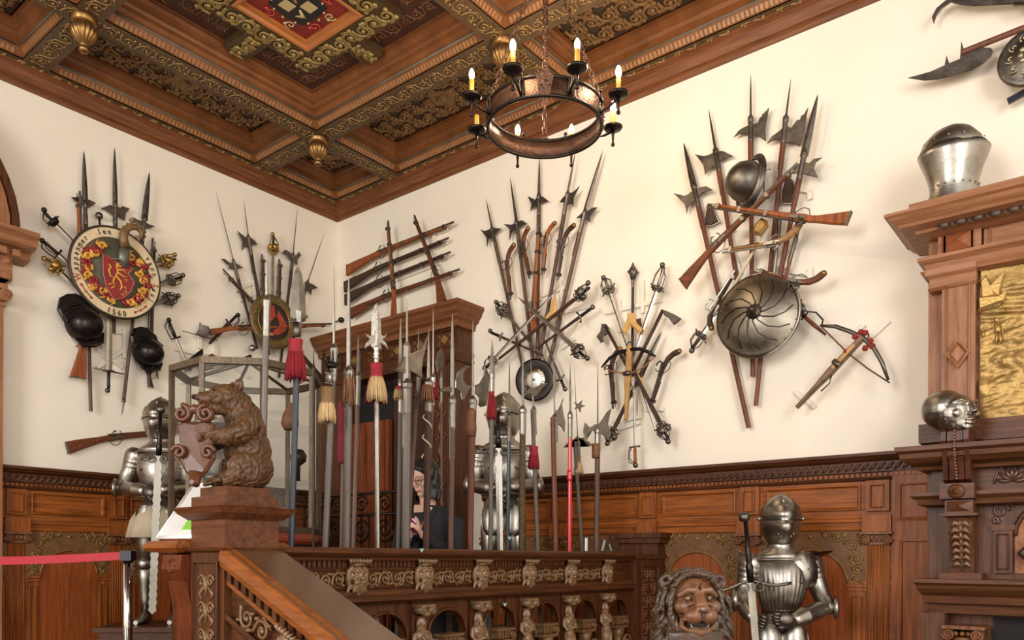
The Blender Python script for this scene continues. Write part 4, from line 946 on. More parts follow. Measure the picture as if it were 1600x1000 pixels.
sword(LW,.07,'gilded basket-hilted sword on the left side of the painted shield',(69,404),(90,421),(150,478),'gold',gm_=gold,hm=gold,bw=.04,side=-1)
sword(LW,.06,'gilded basket-hilted sword on the right side of the painted shield',(273,398),(256,409),(190,424),'gold',gm_=gold,hm=gold,bw=.04)
sword(LW,.06,'sword with knobbed steel pommel and ring guard right of the painted shield',(286,430),(267,438),(190,460),'rapier',gw=.07)
sword(LW,.07,'sword with steel hook guard, lowest of three at right of the painted shield',(279,462),(261,468),(190,485),'basket')
sword(LW,.10,'long sword hanging point up under the painted shield, ball pommel lowest',(168,610),(170,580),(172,440),'disc',bw=.055,gw=.13,bm_=steel)
# painted wooden shield
SC=LW((181,427),over(LW,(181,427),55,.13)); SR=.375; ux,uz=Y,Z
t=thing('painted_shield','round painted shield with red and gold coat of arms dated 1560','shield',tuple(SC))
link('rim',MB(True).lathe([(SR-.03,-.01),(SR+.002,-.008),(SR+.008,.01),(SR-.004,.024),(SR-.012,.018)],SC,X,64,cap=False),mat('shield_edge','#3c2f22',.5,.2,.2,40,.2,9),t)
link('white_band',MB().lathe([(.0,-.01),(SR-.01,-.01),(SR-.01,.014),(SR-.085,.012),(SR-.085,.006)],SC,X,64,cap=False,sm=False),mat('parchment_paint','#d9c19a',.6,0,.1,40,.12,7),t)
link('field',MB().lathe([(.0,.007),(.1,.009),(SR-.085,.007),(SR-.085,.0),(0,.0)],SC,X,48,cap=False),mat('grey_green_field','#57523f',.6,0,.2,30,.2,8),t)
q=lambda a,b,n=.0: SC+Y*(a*SR/62.)*1.0+Z*(b*SR/68.)+X*(.012+n)  # a,b in old panel pixels
rp_=mat('crimson_paint','#8d2324',.5,0,.1,30,.2,12); gp_=mat('gilt_paint','#d9a040',.45,.15,.1,30,.2,12)
p=[(-20,22),(-19,-8),(-15,-25),(-8,-38),(-3,-42),(8,-37),(18,-24),(23,-9),(18,-1),(14,2),(21,12),(14,16),(4,14),(-8,18)]
es=link('escutcheon',MB().prism([q(a,b,.01) for a,b in p],X,.02,.005),rp_,t)
link('escutcheon_edge',MB().tube([q(a,b,.02) for a,b in p],.005,5,closed=True),mat('pink_edge','#b3665a',.5),es)
m=MB()
L0=[[(-2,10),(0,2),(-2,-6),(-6,-14),(-4,-22)],[(-2,-6),(4,-12),(6,-20),(3,-26)],[(0,4),(8,6),(12,2)],[(0,0),(8,-4),(13,-3)],[(-3,-10),(-10,-8),(-12,0),(-9,6),(-13,9)],[(-6,-18),(-12,-22)],[(2,9),(6,12)],[(-4,-22),(-9,-27)]]
for l in L0: m.tube([q(a,b,.024) for a,b in l],[.008]*(len(l)-1)+[.004],6,flat=.6,nrm=X)
m.ball(q(0,11,.024),(.006,.018,.018),8,6)
for a,b in ((11,-20),(12,-26),(8,-31),(12,-8)): m.tube([q(a-3,b,.022),q(a+3,b,.022)],.003,4); m.tube([q(a,b-3,.022),q(a,b+3,.022)],.003,4)
link('gold_lion',m,gp_,es)
for nm,mm,sd in (('red_mantling',rp_,0),('gold_mantling',gp_,1)):
    rn=random.Random(5+sd)
    for k in range(17):
        a=R_(-70+k*20)+sd*.17; 
        if R_(65)<a<R_(115): continue
        rr=34+rn.random()*9; c=q(cos(a)*rr,sin(a)*rr-2,.010)
        if c.z>SC.z+.26: continue
        m=MB(); h=1 if k%2 else -1; m.tube(spiral(c,Y*h,Z,.036,1.2,h,14),[.017-.0007*i for i in range(15)],6,flat=.6,nrm=X)
        m.tube([c,c+Y*.045*cos(a+.8)+Z*.045*sin(a+.8),c+Y*.06*cos(a)+Z*.06*sin(a)],[.014,.012,.003],6,flat=.6,nrm=X); link(nm,m,mm,t)
m=MB(True); m.loft([(q(10,10,.02),Y*.03,X*.02),(q(7,20,.03),Y*.045,X*.035),(q(8,32,.03),Y*.05,X*.035),(q(9,40,.03),Y*.035,X*.03)],14); m.tube([q(-8,18,.03),q(0,19,.045),q(10,14,.045)],.008,6)
link('tilting_helm',m,mat('grey_helm','#6f6c60',.4,.5,.1,30,.2,10),t)
m=MB(True); m.tube([q(9,40,.04),q(5,52,.05),q(7,64,.05),q(14,73,.05),q(24,76,.05),q(31,70,.05),q(29,61,.05),q(22,61,.05)],[.042,.036,.034,.03,.026,.022,.016,.008],12)
for s in range(12):
    a,b=[(4,46),(1,52),(1,58),(3,64),(6,70),(11,76),(17,80),(24,82),(31,79),(36,73),(36,66),(33,60)][s]; m.ball(q(a,b,.045),.012,6,5)
m.ball(q(18,84,.045),(.02,.03,.02),6,5)
link('dragon_crest',m,mat('bronze_crest','#80623f',.45,.3,.3,50,.3,18),t)
def letters(s,size,m,parent,name,frame_,extr=.002):
    """frame_(i,n)->(origin,right,up) for every letter"""
    out=MB()
    for i,chh in enumerate(s):
        if chh==' ': continue
        cu=bpy.data.curves.new('glyph','FONT'); cu.body=chh; cu.size=size; cu.extrude=extr; cu.align_x='CENTER'; cu.resolution_u=2; cu.offset=size*.012
        o=bpy.data.objects.new('glyph',cu); COL.objects.link(o); dg=bpy.context.evaluated_depsgraph_get(); dg.update()
        me=bpy.data.meshes.new_from_object(o.evaluated_get(dg)); O_,r_,u_=frame_(i,len(s)); n_=r_.cross(u_)
        out.add([O_+r_*v.co.x*.8+u_*v.co.y+n_*v.co.z for v in me.vertices],[list(f.vertices) for f in me.polygons],False); bpy.data.objects.remove(o)
    return link(name,out,m,parent)
ink=mat('black_ink','#2a201a',.6); rink=mat('red_ink','#a8382c',.6); RL=SR-.065
def arcf(a0,st,inward=False):
    def f(i,n):
        a=R_(a0+st*i); d_=Y*cos(a)+Z*sin(a); tt=Y*sin(a)-Z*cos(a)
        return (SC+d_*RL+X*.016,tt,d_) if not inward else (SC+d_*(RL+.045)+X*.016,-tt,-d_)
    return f
letters('W',.07,rink,t,'lettering',arcf(201,-8)); letters('appenmer',.062,ink,t,'lettering',arcf(190,-7.2)); letters('len',.062,ink,t,'lettering',arcf(116,-7.5))
letters('vann',.062,ink,t,'lettering',arcf(37,-8)); letters('S',.07,rink,t,'lettering',arcf(-3,-8)); letters('aul',.06,ink,t,'lettering',arcf(-11,-8.5)); letters('1560',.066,ink,t,'lettering',arcf(259,7.5,True))
for a in (222,308):
    m=MB()
    P_=[SC+(Y*cos(R_(x))+Z*sin(R_(x)))*(RL+.02)+X*.016 for x in (a-10,a,a+10)]; m.tube(P_,.004,4)
    for e in (0,2): m.ball(P_[e],(.006,.012,.012),6,4)
    dd=(P_[1]-SC).normalized(); m.tube([P_[1]-dd*.012,P_[1]+dd*.012],.004,4); link('red_arrow',m,rink,t)

helmet_burgonet(LW,.14,'blackened lobster-tailed helmet at lower left of the painted shield',(131,508),(111,472),.14)
helmet_burgonet(LW,.12,'blackened lobster-tailed helmet at lower right of the painted shield',(231,552),(222,520),.125)
m=MB(); 
for i in range(9): c=LW((243+i*.5,568+i*2.8),.06); m.tube(arc3(c,Y if i%2 else X,Z,.009,0,2*PI,8)[:-1],.0025,4,closed=True)
tagm('chain',m,iron,'short thin iron chain hanging beside the right black helmet','chain')
gun(LW,.03,'musket with broad butt lying low on the left wall behind the armour',(103,690),(330,668),1,gunw,bk=1.,wk=.8,name='hunting_gun')
# ================================================= trophy on the left wall behind the glass case
polearm(LW,.04,'halberd with very long thin spike, leftmost behind the glass case',(337,297),(365,408),(402,545),.014,[('axe_blade',[(345,404),(352,405),(360,411),(366,410),(370,412),(380,418),(371,420),(366,421),(357,420),(356,414)])],r=.013,sm=gund)
polearm(LW,.05,'halberd with thin spike and broad crescent axe above the picture shield',(381,313),(388,370),(420,555),.014,[('axe_blade',[(370,360),(384,371),(389,370),(396,374),(403,382),(393,383),(390,388),(382,386),(378,392),(378,377)])],r=.016,sm=gund)
polearm(LW,.05,'forked halberd with two curved horns right of the gilded sword',(465,325),(458,398),(436,590),.014,[('crescent',[(441,395),(446,390),(453,394),(458,399),(463,399),(467,393),(471,399),(465,405),(465,414),(461,413),(458,407),(452,406),(447,397)])],r=.014,sm=gund)
polearm(LW,.05,'halberd leaning right with small jagged axe beside the room corner',(507,364),(481,440),(448,580),.012,[('axe_blade',[(476,440),(484,442),(490,445),(497,450),(488,452),(486,461),(481,455),(476,452)])],r=.012,sm=gund)
sword(LW,.07,'gilded basket-hilted sword standing above the picture shield',(426,366),(427,392),(425,500),'gold',gm_=gold,hm=gold,bw=.035)
gun(LW,.06,'black gun barrel standing left of the gilded upright sword',(410,520),(411,398),1,gund,bk=.3,wk=.3)
gun(LW,.06,'short black gun barrel standing right of the gilded upright sword',(433,520),(438,406),1,gund,bk=.3,wk=.3)
gun(LW,.08,'long gun crossing diagonally behind the picture shield, muzzle upper left',(507,592),(347,422),-1,gund,wk=.6)
gun(LW,.07,'carved wheel-lock gun lying level behind the picture shield',(328,514),(518,508),1,gunw2,wk=.45,bk=.8)
PC=LW((427,503),over(LW,(427,503),34,.14)); PR=.26
t=thing('picture_shield','round shield painted with red-sleeved arms in a gilded lettered rim','shield',tuple(PC))
link('rim',MB(True).lathe([(.0,-.012),(PR,-.01),(PR+.006,.0),(PR,.014),(PR-.02,.02),(PR-.07,.018),(PR-.08,.010)],PC,X,56,cap=False),mat('bronze_rim','#6e5a36',.45,.4,.4,60,.3,22),t)
m=MB()
for i in range(28):
    a=2*PI*i/28; d_=Y*cos(a)+Z*sin(a); w_=Y*-sin(a)+Z*cos(a); c=PC+d_*(PR-.045)+X*.02; 
    if i%3==0: m.tube(arc3(c,d_,w_,.013,0,2*PI,8)[:-1],.0025,4,closed=True)
    elif i%3==1: m.tube([c-d_*.015,c+d_*.015],.003,4); m.tube([c-d_*.015+w_*.01,c+d_*.015+w_*.01],.003,4)
    else: m.tube([c-d_*.014-w_*.008,c+d_*.014,c-d_*.014+w_*.008],.003,4)
link('rim_ornament',m,gold,t); link('gold_fillet',MB().tube(arc3(PC+X*.016,Y,Z,PR-.08,0,2*PI,48)[:-1],.005,6,closed=True),gold,t)
link('picture',MB().lathe([(.0,.006),(PR-.08,.006),(PR-.08,.010),(0,.011)],PC,X,48,cap=False,sm=False),mat('dark_picture','#2c1c18',.4,0,.05,20,.3,6),t)
q=lambda a,b,n=0.: PC+Y*a+Z*b+X*(.013+n)
m=MB(); m.prism([q(*p) for p in ((-.06,.15),(.0,.16),(.02,.06),(-.04,-.01),(-.08,-.03),(-.09,.02),(-.04,.05))],X,.006,.002); m.prism([q(*p) for p in ((.05,.12),(.10,.07),(.15,.0),(.13,-.07),(.03,-.13),(-.02,-.12),(-.0,-.08),(.07,-.04),(.06,.02),(.03,.06))],X,.006,.002); link('red_sleeves',m,mat('vermilion_paint','#a03a22',.5,0,0,0,.35,9),t)
m=MB(); m.ball(q(-.1,.0),(.006,.03,.02),8,6); m.ball(q(-.03,-.13),(.006,.035,.016),8,6); link('painted_hands',m,mat('skin_paint','#b07a55',.5),t)
sword(LW,.06,'sabre with knuckle bow hanging at left above the glass case',(264,500),(275,528),(298,582),'saber',hm=iron,side=-1,scab=None,bw=.026)
sword(LW,.07,'short sabre pointing down left, hilt beneath the wheel-lock gun',(372,492),(358,505),(326,538),'saber',hm=iron,scab=gund,bw=.04)
t=flask(LW,.09,'bell-shaped mottled horn flask beside the level gun',[(312,503),(316,508),(326,510),(328,518),(324,528),(312,525),(305,522),(311,514)],mat('mottled_horn','#7b7166',.5,.1,.2,60,.4,30),ch=.02)
link('rod',MB().tube([LW((285,517),.10),LW((340,532),.10)],.004,6),iron,t)
flask(LW,.08,'dark curved powder horn above the left end of the glass case',[(287,565),(293,563),(300,557),(309,550),(316,545),(317,552),(311,562),(303,571),(298,579),(290,580)],blk,name='powder_horn',cat='horn')
flask(LW,.09,'brown leather flask with steel mouth above the glass case',[(310,572),(328,555),(341,566),(330,577),(318,582)],leath,rim=[(326,556),(330,553),(342,564),(339,568)])
t=thing('war_hammer','war hammer with knobbed end above the middle of the glass case','hammer',tuple(LW((394,544),.1))); link('knob',MB().ball(LW((394,544),.1),.034,12,9),steel,t); link('handle',MB().tube([LW((392,556),.1),LW((352,572),.1),LW((320,582),.1)],[.016,.012,.01],8),steel,t)
t=thing('hook_pin','small black iron knob fixed on the wall in the room corner','hook',tuple(LW((533,500),.05))); c=LW((533,500),.10); link('knob',MB().ball(c,(.035,.035,.03),8,6),iron,t); link('pin',MB().tube([c,c-X*.10],.006,6),iron,t)
# ================================================= rack of guns over the door (right wall)
GG='long guns above the carved door'
for i,(b,m_,dd,wd,lb_,fl) in enumerate([((543,414),(709,349),.08,gunw2,'reddish long gun, topmost of the four level guns over the door',1),((539,440),(701,374),.08,gund,'dark long gun, second from the top over the door',1),((540,460),(704,396),.08,gund,'dark long gun, third from the top over the door',1),((549,481),(718,423),.08,gunw,'long gun, lowest of the four level guns over the door',1)]):
    gun(RW,dd,lb_,b,m_,fl,wd,wk=.95,bk=1.15,group=GG)
gun(RW,.16,'slim upright gun with orange butt crossing the level guns at left',(619,492),(605,346),-1,gunw2,wk=.6,group=GG)
gun(RW,.16,'upright gun with inlaid dark butt crossing the level guns at right',(697,468),(646,338),-1,gunw,group=GG)
# ================================================= fan of halberds (middle of right wall)
polearm(RW,.05,'leftmost halberd of the fan above the middle armour, thin spike',(759,310),(769,357),(818,580),.022,[('axe_blade',[(750,358),(757,361),(765,358),(773,356),(784,357),(776,364),(770,370),(765,374),(761,386),(760,371)])],r=.014,sm=shaft)
polearm(RW,.05,'second halberd from the left of the fan, blade dropping to a point',(797,277),(807,346),(834,575),.032,[('axe_blade',[(787,350),(800,351),(808,346),(816,344),(824,350),(812,354),(806,358),(802,362),(796,376),(796,358)])],r=.016)
polearm(RW,.04,'middle halberd of the fan standing upright under the chandelier',(843,244),(842,305),(840,570),.03,[('axe_blade',[(824,306),(836,312),(840,307),(848,307),(858,315),(848,316),(842,321),(834,324),(829,330),(830,318)])],r=.015)
polearm(RW,.05,'fourth halberd of the fan with upswept axe horn on the right',(899,237),(887,303),(841,573),.028,[('axe_blade',[(906,290),(900,296),(894,301),(888,301),(880,308),(874,316),(884,317),(890,320),(893,318),(896,324),(897,310)])],r=.016)
polearm(RW,.06,'rightmost halberd of the fan with long broad point',(942,235),(914,332),(856,578),.05,[('axe_blade',[(934,324),(926,324),(918,330),(911,331),(900,341),(909,341),(915,342),(923,348),(922,340),(928,331)])],r=.017)
gp2='pistols hung between the shafts of the halberd fan'
gun(RW,.09,'pistol hanging grip up, leftmost between the fanned shafts',(789,386),(799,467),-1,gunw,'pistol',group=gp2)
gun(RW,.09,'pistol hanging grip up, second from left between the fanned shafts',(812,362),(829,434),-1,gunw,'pistol',group=gp2)
gun(RW,.09,'pistol hanging grip up right of the upright middle halberd',(854,348),(849,429),-1,gunw2,'pistol',group=gp2)
gun(RW,.09,'pistol with brass cap hanging grip up, rightmost between the fanned shafts',(883,350),(872,438),-1,gund,'pistol',group=gp2)
gun(RW,.12,'stout red-brown gun standing butt down in front of the middle halberd',(831,518),(843,352),1,gunw2,bk=.7,wk=.5)
sword(RW,.07,'steel shell-hilted sword at the left edge of the fan, pointing down right',(775,472),(788,487),(862,575),'basket',bw=.03)
sword(RW,.08,'dagger with small cross hilt at far left under the fan',(766,517),(782,526),(850,556),'cross',gw=.035,scab=gund,bw=.022,name='dagger',cat='dagger')
sword(RW,.09,'basket-hilted sword at the upper right of the crossed swords',(919,442),(905,462),(778,562),'basket',scab=gund,bw=.034)
sword(RW,.10,'dark sheathed dagger with ring hilt right of the fan',(926,480),(906,495),(838,545),'cross',gw=.05,scab=gund,bw=.026,name='dagger',cat='dagger')
sword(RW,.11,'sword with large twisted basket hilt at lower right of the fan',(918,560),(901,546),(809,464),'basket',bw=.04,side=-1)
sword(RW,.08,'sword whose hilt is lower left and tip upper right across the fan',(757,575),(770,563),(876,446),'rapier',bw=.035)
sword(RW,.07,'short dagger pointing up left beside the serrated red spear',(883,608),(876,592),(850,528),'cross',gw=.045,name='dagger',cat='dagger',bm_=dsteel)
flask(RW,.13,'yellow bone powder horn hanging in the middle of the fan',[(851,499),(855,492),(860,486),(862,474),(867,461),(870,478),(869,492),(866,500),(862,495),(857,502)],bone,name='powder_horn',cat='horn',th=.04)
c=RW((836,594),over(RW,(836,594),20,.13)); t=thing('kettle_hat','black round hat-shaped shield with polished fluted centre under the fan','shield',tuple(c)); ax_=(N_:=(-Y+X*.25-Z*.12)).normalized()
link('brim',MB(True).lathe([(.0,-.02),(.165,.0),(.18,.012),(.165,.016),(.10,.004)],c,ax_,40,cap=False),blk,t); link('crown',MB(True).lathe([(.105,.006),(.10,.02),(.06,.028),(.02,.03),(.0,.03)],c,ax_,60,20,.03),psteel,t)
# ================================================= crossbow trophy
polearm(RW,.05,'flanged mace standing upright at the top of the crossbow group',(989,409),(989,416),(988,560),.012,(),r=.011,sm=iron,name='mace',cat='mace',straps=False)
t=bpy.data.objects.get('mace.001') or bpy.data.objects['mace']; m=MB(True); m.lathe([(.012,-.10),(.02,-.06),(.036,-.035),(.022,-.02),(.016,-.005),(.008,.02)],RW((989,418),.05),Z,18,6,.35); link('flanged_head',m,dsteel,t)
sword(RW,.08,'rapier with looped steel hilt at upper left of the crossbow group',(943,434),(951,453),(1030,690),'rapier',bw=.028,grip=steel,name='rapier')
sword(RW,.08,'rapier with looped steel hilt at upper right of the crossbow group',(1035,414),(1027,450),(985,570),'rapier',bw=.032,grip=steel,side=-1,name='rapier')
def axe(d,label,head,a,b,wd=gund,nm='battle_axe'):
    t=thing(nm,label,'axe',tuple(RW(b,d))); link('blade',poly(RW,head,d,.016,.006),dsteel,t); link('haft',MB().tube([RW(a,d),RW(b,d)],.014,8),wd,t); return t
axe(.09,'battle axe with flared blade at right of the crossbow group',[(1034,484),(1042,486),(1053,491),(1065,498),(1060,503),(1053,508),(1045,497),(1038,493)],(1036,484),(983,592))
axe(.10,'short axe with hammer back at left of the crossbow group',[(940,506),(947,506),(953,514),(951,522),(945,525),(944,533),(939,536),(932,526),(938,518)],(946,510),(988,588))
flask(RW,.15,'yellow forked bone flask above the small crossbow',[(981,489),(991,489),(993,502),(998,507),(1004,515),(999,522),(993,516),(986,509),(982,515),(977,523),(971,518),(977,505),(980,501)],bone,th=.035)
flask(RW,.14,'dark wooden powder tube behind the forked bone flask',[(994,499),(1001,497),(1003,510),(996,512)],gund,th=.03)
flask(RW,.12,'straw coloured wooden cartridge tube right of the small crossbow',[(994,588),(1000,585),(1004,599),(999,602)],bone,th=.03,ch=.006)
gun(RW,.09,'pistol hanging grip up at left below the small crossbow bow',(952,546),(960,638),-1,gund,'pistol',steel_=iron)
gun(RW,.09,'long pistol hanging grip up at right of the small crossbow',(1046,541),(1017,636),-1,gund,'pistol',steel_=iron)
sword(RW,.07,'broad dagger blade pointing up at right under the axe',(996,600),(1001,588),(1034,518),'cross',gw=.02,bw=.05,name='dagger',cat='dagger',bm_=dsteel)
sword(RW,.10,'sword with steel basket at lower left of the crossbow group',(949,693),(957,675),(1013,560),'basket',scab=gund,bw=.035)
sword(RW,.10,'sword with steel basket at lower right of the crossbow group',(1044,690),(1035,668),(972,545),'basket',scab=gund,bw=.035,side=-1)
sword(RW,.11,'slim small-sword hanging hilt down under the small crossbow',(993,727),(992,698),(990,590),'saber',grip=gunw2,bw=.018)
def crossbow(d,label,pts_stock,bow,string,sm_,bm_,cord,r=.014):
    d=layer(RW,pts_stock[0],pts_stock[1],d,.03); N=-Y; S_=[RW(p,d) for p in pts_stock]; t=thing('crossbow',label,'crossbow',tuple(S_[0])); u=(S_[1]-S_[0]).normalized(); w=N.cross(u); L=(S_[1]-S_[0]).length
    link('tiller',MB().prism([S_[0]+w*.012,S_[0]+u*L*.3+w*.016,S_[0]+u*L*.5+w*.026,S_[0]+u*L*.8+w*.022,S_[1]+w*.02,S_[1]-w*.02,S_[0]+u*L*.8-w*.022,S_[0]+u*L*.5-w*.026,S_[0]+u*L*.3-w*.016,S_[0]-w*.012],N,.045,.01),sm_,t)
    B_=[RW(p,d+.01) for p in bow]; link('bow',MB().tube(B_,[r*.6]+[r]*(len(B_)-2)+[r*.6],8,flat=.7,nrm=N),bm_,t)
    link('string',MB().tube([RW(p,d+.02) for p in string],.0055,6),cord,t)
    m=MB(); m.lathe([(.018,-.03),(.022,-.01),(.018,.03)],S_[0]+u*L*.62+N*.02,w,12); m.tube([S_[0]+u*L*.5-w*.02,S_[0]+u*L*.42-w*.05,S_[0]+u*L*.3-w*.045],.005,6); link('lock_nut',m,dsteel,t)
    m=MB(); m.tube(arc3(S_[1],u,w,.028,0,2*PI,12)[:-1],.005,6,closed=True); link('stirrup',m,iron,t)
    return t,S_,u,w
cordm=mat('hemp_cord','#9c6236',.8,0,.5,120,.2,40)
crossbow(.16,'small crossbow with yellow bone-covered stock pointing up',[(978,656),(984,540)],[(940,574),(952,560),(966,551),(984,546),(1000,545),(1013,550),(1024,557)],[(941,572),(955,580),(973,583),(990,582),(1008,572),(1023,558)],mat('aged_bone','#a97f45',.5,0,.2,40,.3,16),blk,cordm)
# ================================================= big trophy round the fluted shield
polearm(RW,.06,'leftmost halberd of the big trophy with sword-like point and long shaft',(1068,223),(1084,290),(1170,668),.05,[('axe_blade',[(1052,302),(1062,304),(1069,306),(1076,303),(1079,300),(1088,296),(1094,292),(1104,291),(1114,297),(1104,299),(1096,303),(1088,310),(1081,317),(1076,323),(1073,335),(1070,318)])],r=.018,sm=shaft2)
polearm(RW,.05,'second halberd of the big trophy with two-pointed crescent axe',(1107,170),(1118,234),(1165,520),.022,[('axe_blade',[(1086,241),(1100,244),(1110,241),(1117,236),(1130,236),(1146,244),(1130,249),(1121,256),(1115,261),(1108,265),(1102,274),(1099,258)])],r=.017,sm=shaft2)
polearm(RW,.05,'tallest halberd of the big trophy with serrated axe edge',(1173,115),(1173,184),(1176,588),.018,[('axe_blade',[(1202,168),(1199,170),(1198,173),(1195,174),(1194,177),(1191,178),(1190,182),(1187,184),(1184,192),(1177,194),(1173,186),(1169,196),(1160,200),(1154,204),(1146,215),(1156,210),(1163,209),(1170,214),(1177,213),(1184,210),(1188,215),(1197,221),(1196,204)])],r=.017,sm=shaft2)
polearm(RW,.06,'fourth halberd of the big trophy with large pierced serrated axe',(1236,122),(1228,184),(1181,634),.018,[('axe_blade',[(1263,168),(1259,173),(1257,178),(1252,181),(1250,187),(1245,188),(1236,200),(1230,197),(1227,186),(1222,200),(1216,206),(1206,213),(1198,225),(1208,220),(1218,219),(1230,224),(1242,224),(1250,229),(1256,208)])],r=.017,sm=shaft2)
polearm(RW,.08,'rightmost halberd of the big trophy with wide ribbed point',(1278,147),(1257,240),(1196,545),.06,[('axe_blade',[(1285,246),(1272,248),(1264,255),(1254,252),(1240,262),(1238,272),(1250,270),(1256,272),(1262,274),(1278,278),(1272,264),(1275,254)])],r=.018,sm=shaft2)
# morion
c=RW((1166,284),over(RW,(1166,284),22,.13)+.04); t=thing('morion','polished dark brimmed helmet high in the big trophy','helmet',tuple(c)); ax_=(-Y*.75-X*.5+Z*.12).normalized()
link('skull',MB(True).lathe([(.135,-.02),(.138,.0),(.132,.04),(.11,.09),(.07,.125),(.03,.142),(.0,.146)],c,ax_,32,cap=False),dsteel,t)
link('brim',MB(True).lathe([(.136,-.02),(.175,-.04),(.18,-.036),(.14,-.008)],c,ax_,32,cap=False,sx=1.1,u=Z),dsteel,t)
link('liner',MB().lathe([(.0,-.02),(.135,-.018)],c,ax_,24,cap=False),gund,t)
gun(RW,.22,'long wheel-lock gun crossing the big trophy diagonally, broad butt lower left',(1062,436),(1248,257),1,gunw,bk=1.1,wk=.8)
gun(RW,.20,'long gun with orange butt lying across the big trophy, muzzle left',(1322,352),(1106,320),1,gunw2,bk=1.0,wk=.7)
gun(RW,.20,'ivory-inlaid wheel-lock pistol under the level long gun',(1254,374),(1129,392),1,mat('inlaid_walnut','#8e6236',.4,.1,.2,60,.4,40),'pistol',steel_=steel)
gun(RW,.20,'long flintlock pistol above the top right of the fluted shield',(1281,452),(1180,422),1,gunw,'pistol')
gun(RW,.14,'pistol pointing up right, grip at the left of the fluted shield',(1096,508),(1150,424),1,gund,'pistol',steel_=steel)
sword(RW,.13,'bent-guard sword pointing up right at lower left of the fluted shield',(1081,548),(1095,525),(1140,460),'rapier',bw=.035,side=-1)
sword(RW,.10,'sword with wire guard sticking out right of the fluted shield',(1258,489),(1246,484),(1200,455),'rapier',bw=.03)
flask(RW,.20,'lump of gilded tassel cord hanging inside the big trophy',[(1177,362),(1180,350),(1190,340),(1199,345),(1201,354),(1194,362),(1188,369),(1178,367)],ggold,name='gilded_tassel',cat='tassel',ch=.02)
for l_,P4 in (('dark leather powder holder with steel frame left of the level long gun',[(1103,330),(1107,318),(1113,322),(1117,333),(1124,347),(1112,353),(1102,352),(1101,340)]),('dark leather stirrup-shaped holder right of the brimmed helmet',[(1226,282),(1231,276),(1239,284),(1243,298),(1241,318),(1222,318),(1220,300)])):
    t=thing('flask_holder',l_,'holder',tuple(RW(P4[0],.05))); link('leather',poly(RW,P4,.025,.035,.006),gund,t); link('steel_frame',MB().tube([RW(p,.04) for p in P4],.006,6,closed=True),steel,t)
t=thing('bone_baton','pale bone rod leaning behind the top of the fluted shield','rod',tuple(RW((1140,460),.14))); link('rod',MB().tube([RW((1136,466),.14),RW((1170,405),.14),RW((1197,358),.14)],[.010,.012,.008],8),mat('pale_bone','#cdbb9c',.45),t)
polearm(RW,.10,'slender spiked war hammer standing right of the gilded tassel',(1215,330),(1218,345),(1208,440),.015,(),r=.014,sm=steel,name='war_hammer',cat='hammer',straps=False)
polearm(RW,.09,'wooden-hafted mace leaning behind the ivory pistol',(1252,350),(1244,372),(1226,440),.02,(),r=.013,sm=shaft2,name='mace',cat='mace',straps=False)
# fluted shield
c=RW((1184,493),over(RW,(1184,493),60,.18)+.02); R0=.29; t=thing('fluted_shield','large round polished steel shield with twelve curved ribs and spike','shield',tuple(c)); ax_=(-Y+X*.10+Z*.02).normalized()
link('disc',MB(True).lathe([(.0,.0),(R0,-.01),(R0+.004,.0),(R0,.008),(R0-.02,.012),(R0*.75,.045),(R0*.5,.075),(R0*.25,.092),(.03,.098)],c,ax_,72,cap=False),mat('aged_shield_steel','#7d7365',.34,1,.2,16,.35,5),t)
link('rolled_edge',MB().tube(arc3(c,X,Z,R0,0,2*PI,64)[:-1],.007,8,closed=True),steel,t)
uu=ax_.orthogonal().normalized(); ww=ax_.cross(uu); prof=[(.05,.099),(.07,.094),(.14,.077),(.2,.052),(.245,.026)]
for k in range(12):
    a=2*PI*k/12; m=MB(); m.tube([c+ax_*(h+.003)+(uu*cos(a+1.1*(r/R0)**1.3)+ww*sin(a+1.1*(r/R0)**1.3))*r for r,h in prof],.0045,6); link('rib',m,mat('rib_steel','#554d45',.4,1),t)
m=MB()
for k in range(24): a=2*PI*k/24; m.ball(c+ax_*.014+(uu*cos(a)+ww*sin(a))*(R0-.022),.006,6,4)
link('rivets',m,brass,t); link('boss',MB(True).lathe([(.055,.09),(.05,.10),(.03,.118),(.022,.125),(.02,.14),(.010,.165),(.0,.17)],c,ax_,24,8,.04),dsteel,t)
# large crossbow
t,S_,u,w=crossbow(.16,'large crossbow with red pompoms at the bow pointing up right',[(1245,637),(1350,525)],[(1283,509),(1305,510),(1328,518),(1348,527),(1366,545),(1378,566),(1388,594)],[(1281,508),(1303,530),(1325,552),(1356,576),(1390,598)],mat('crossbow_stock','#6c4d33',.45,0,.2,40,.4,14),dsteel,mat('dark_cord','#5f3b2a',.8))
rp=mat('red_pompom','#8f2a22',.9,0,.8,120,.3,40)
for i,(a,b) in enumerate(((1336,526),(1345,519),(1352,520),(1360,533),(1363,541),(1352,544),(1322,550))): link('pompom',MB().ball(RW((a,b),.17),.02,8,6),rp,t)
link('inlay',MB().prism([S_[0]+u*.33+w*.012-Y*.024,S_[0]+u*.52+w*.012-Y*.024,S_[0]+u*.52-w*.012-Y*.024,S_[0]+u*.33-w*.012-Y*.024],Y,.004),mat('aged_bone','#a97f45'),t)
t=thing('cranequin','wooden lever with iron claw between fluted shield and large crossbow','lever',tuple(RW((1262,500),.12))); link('bar',MB().tube([RW((1248,487),.12),RW((1272,508),.12),RW((1290,523),.12)],[.012,.014,.008],8),gunw,t); link('claw',MB().tube([RW((1252,500),.14),RW((1262,487),.14),RW((1275,488),.13),RW((1286,500),.12),RW((1284,508),.12)],.006,6),iron,t)
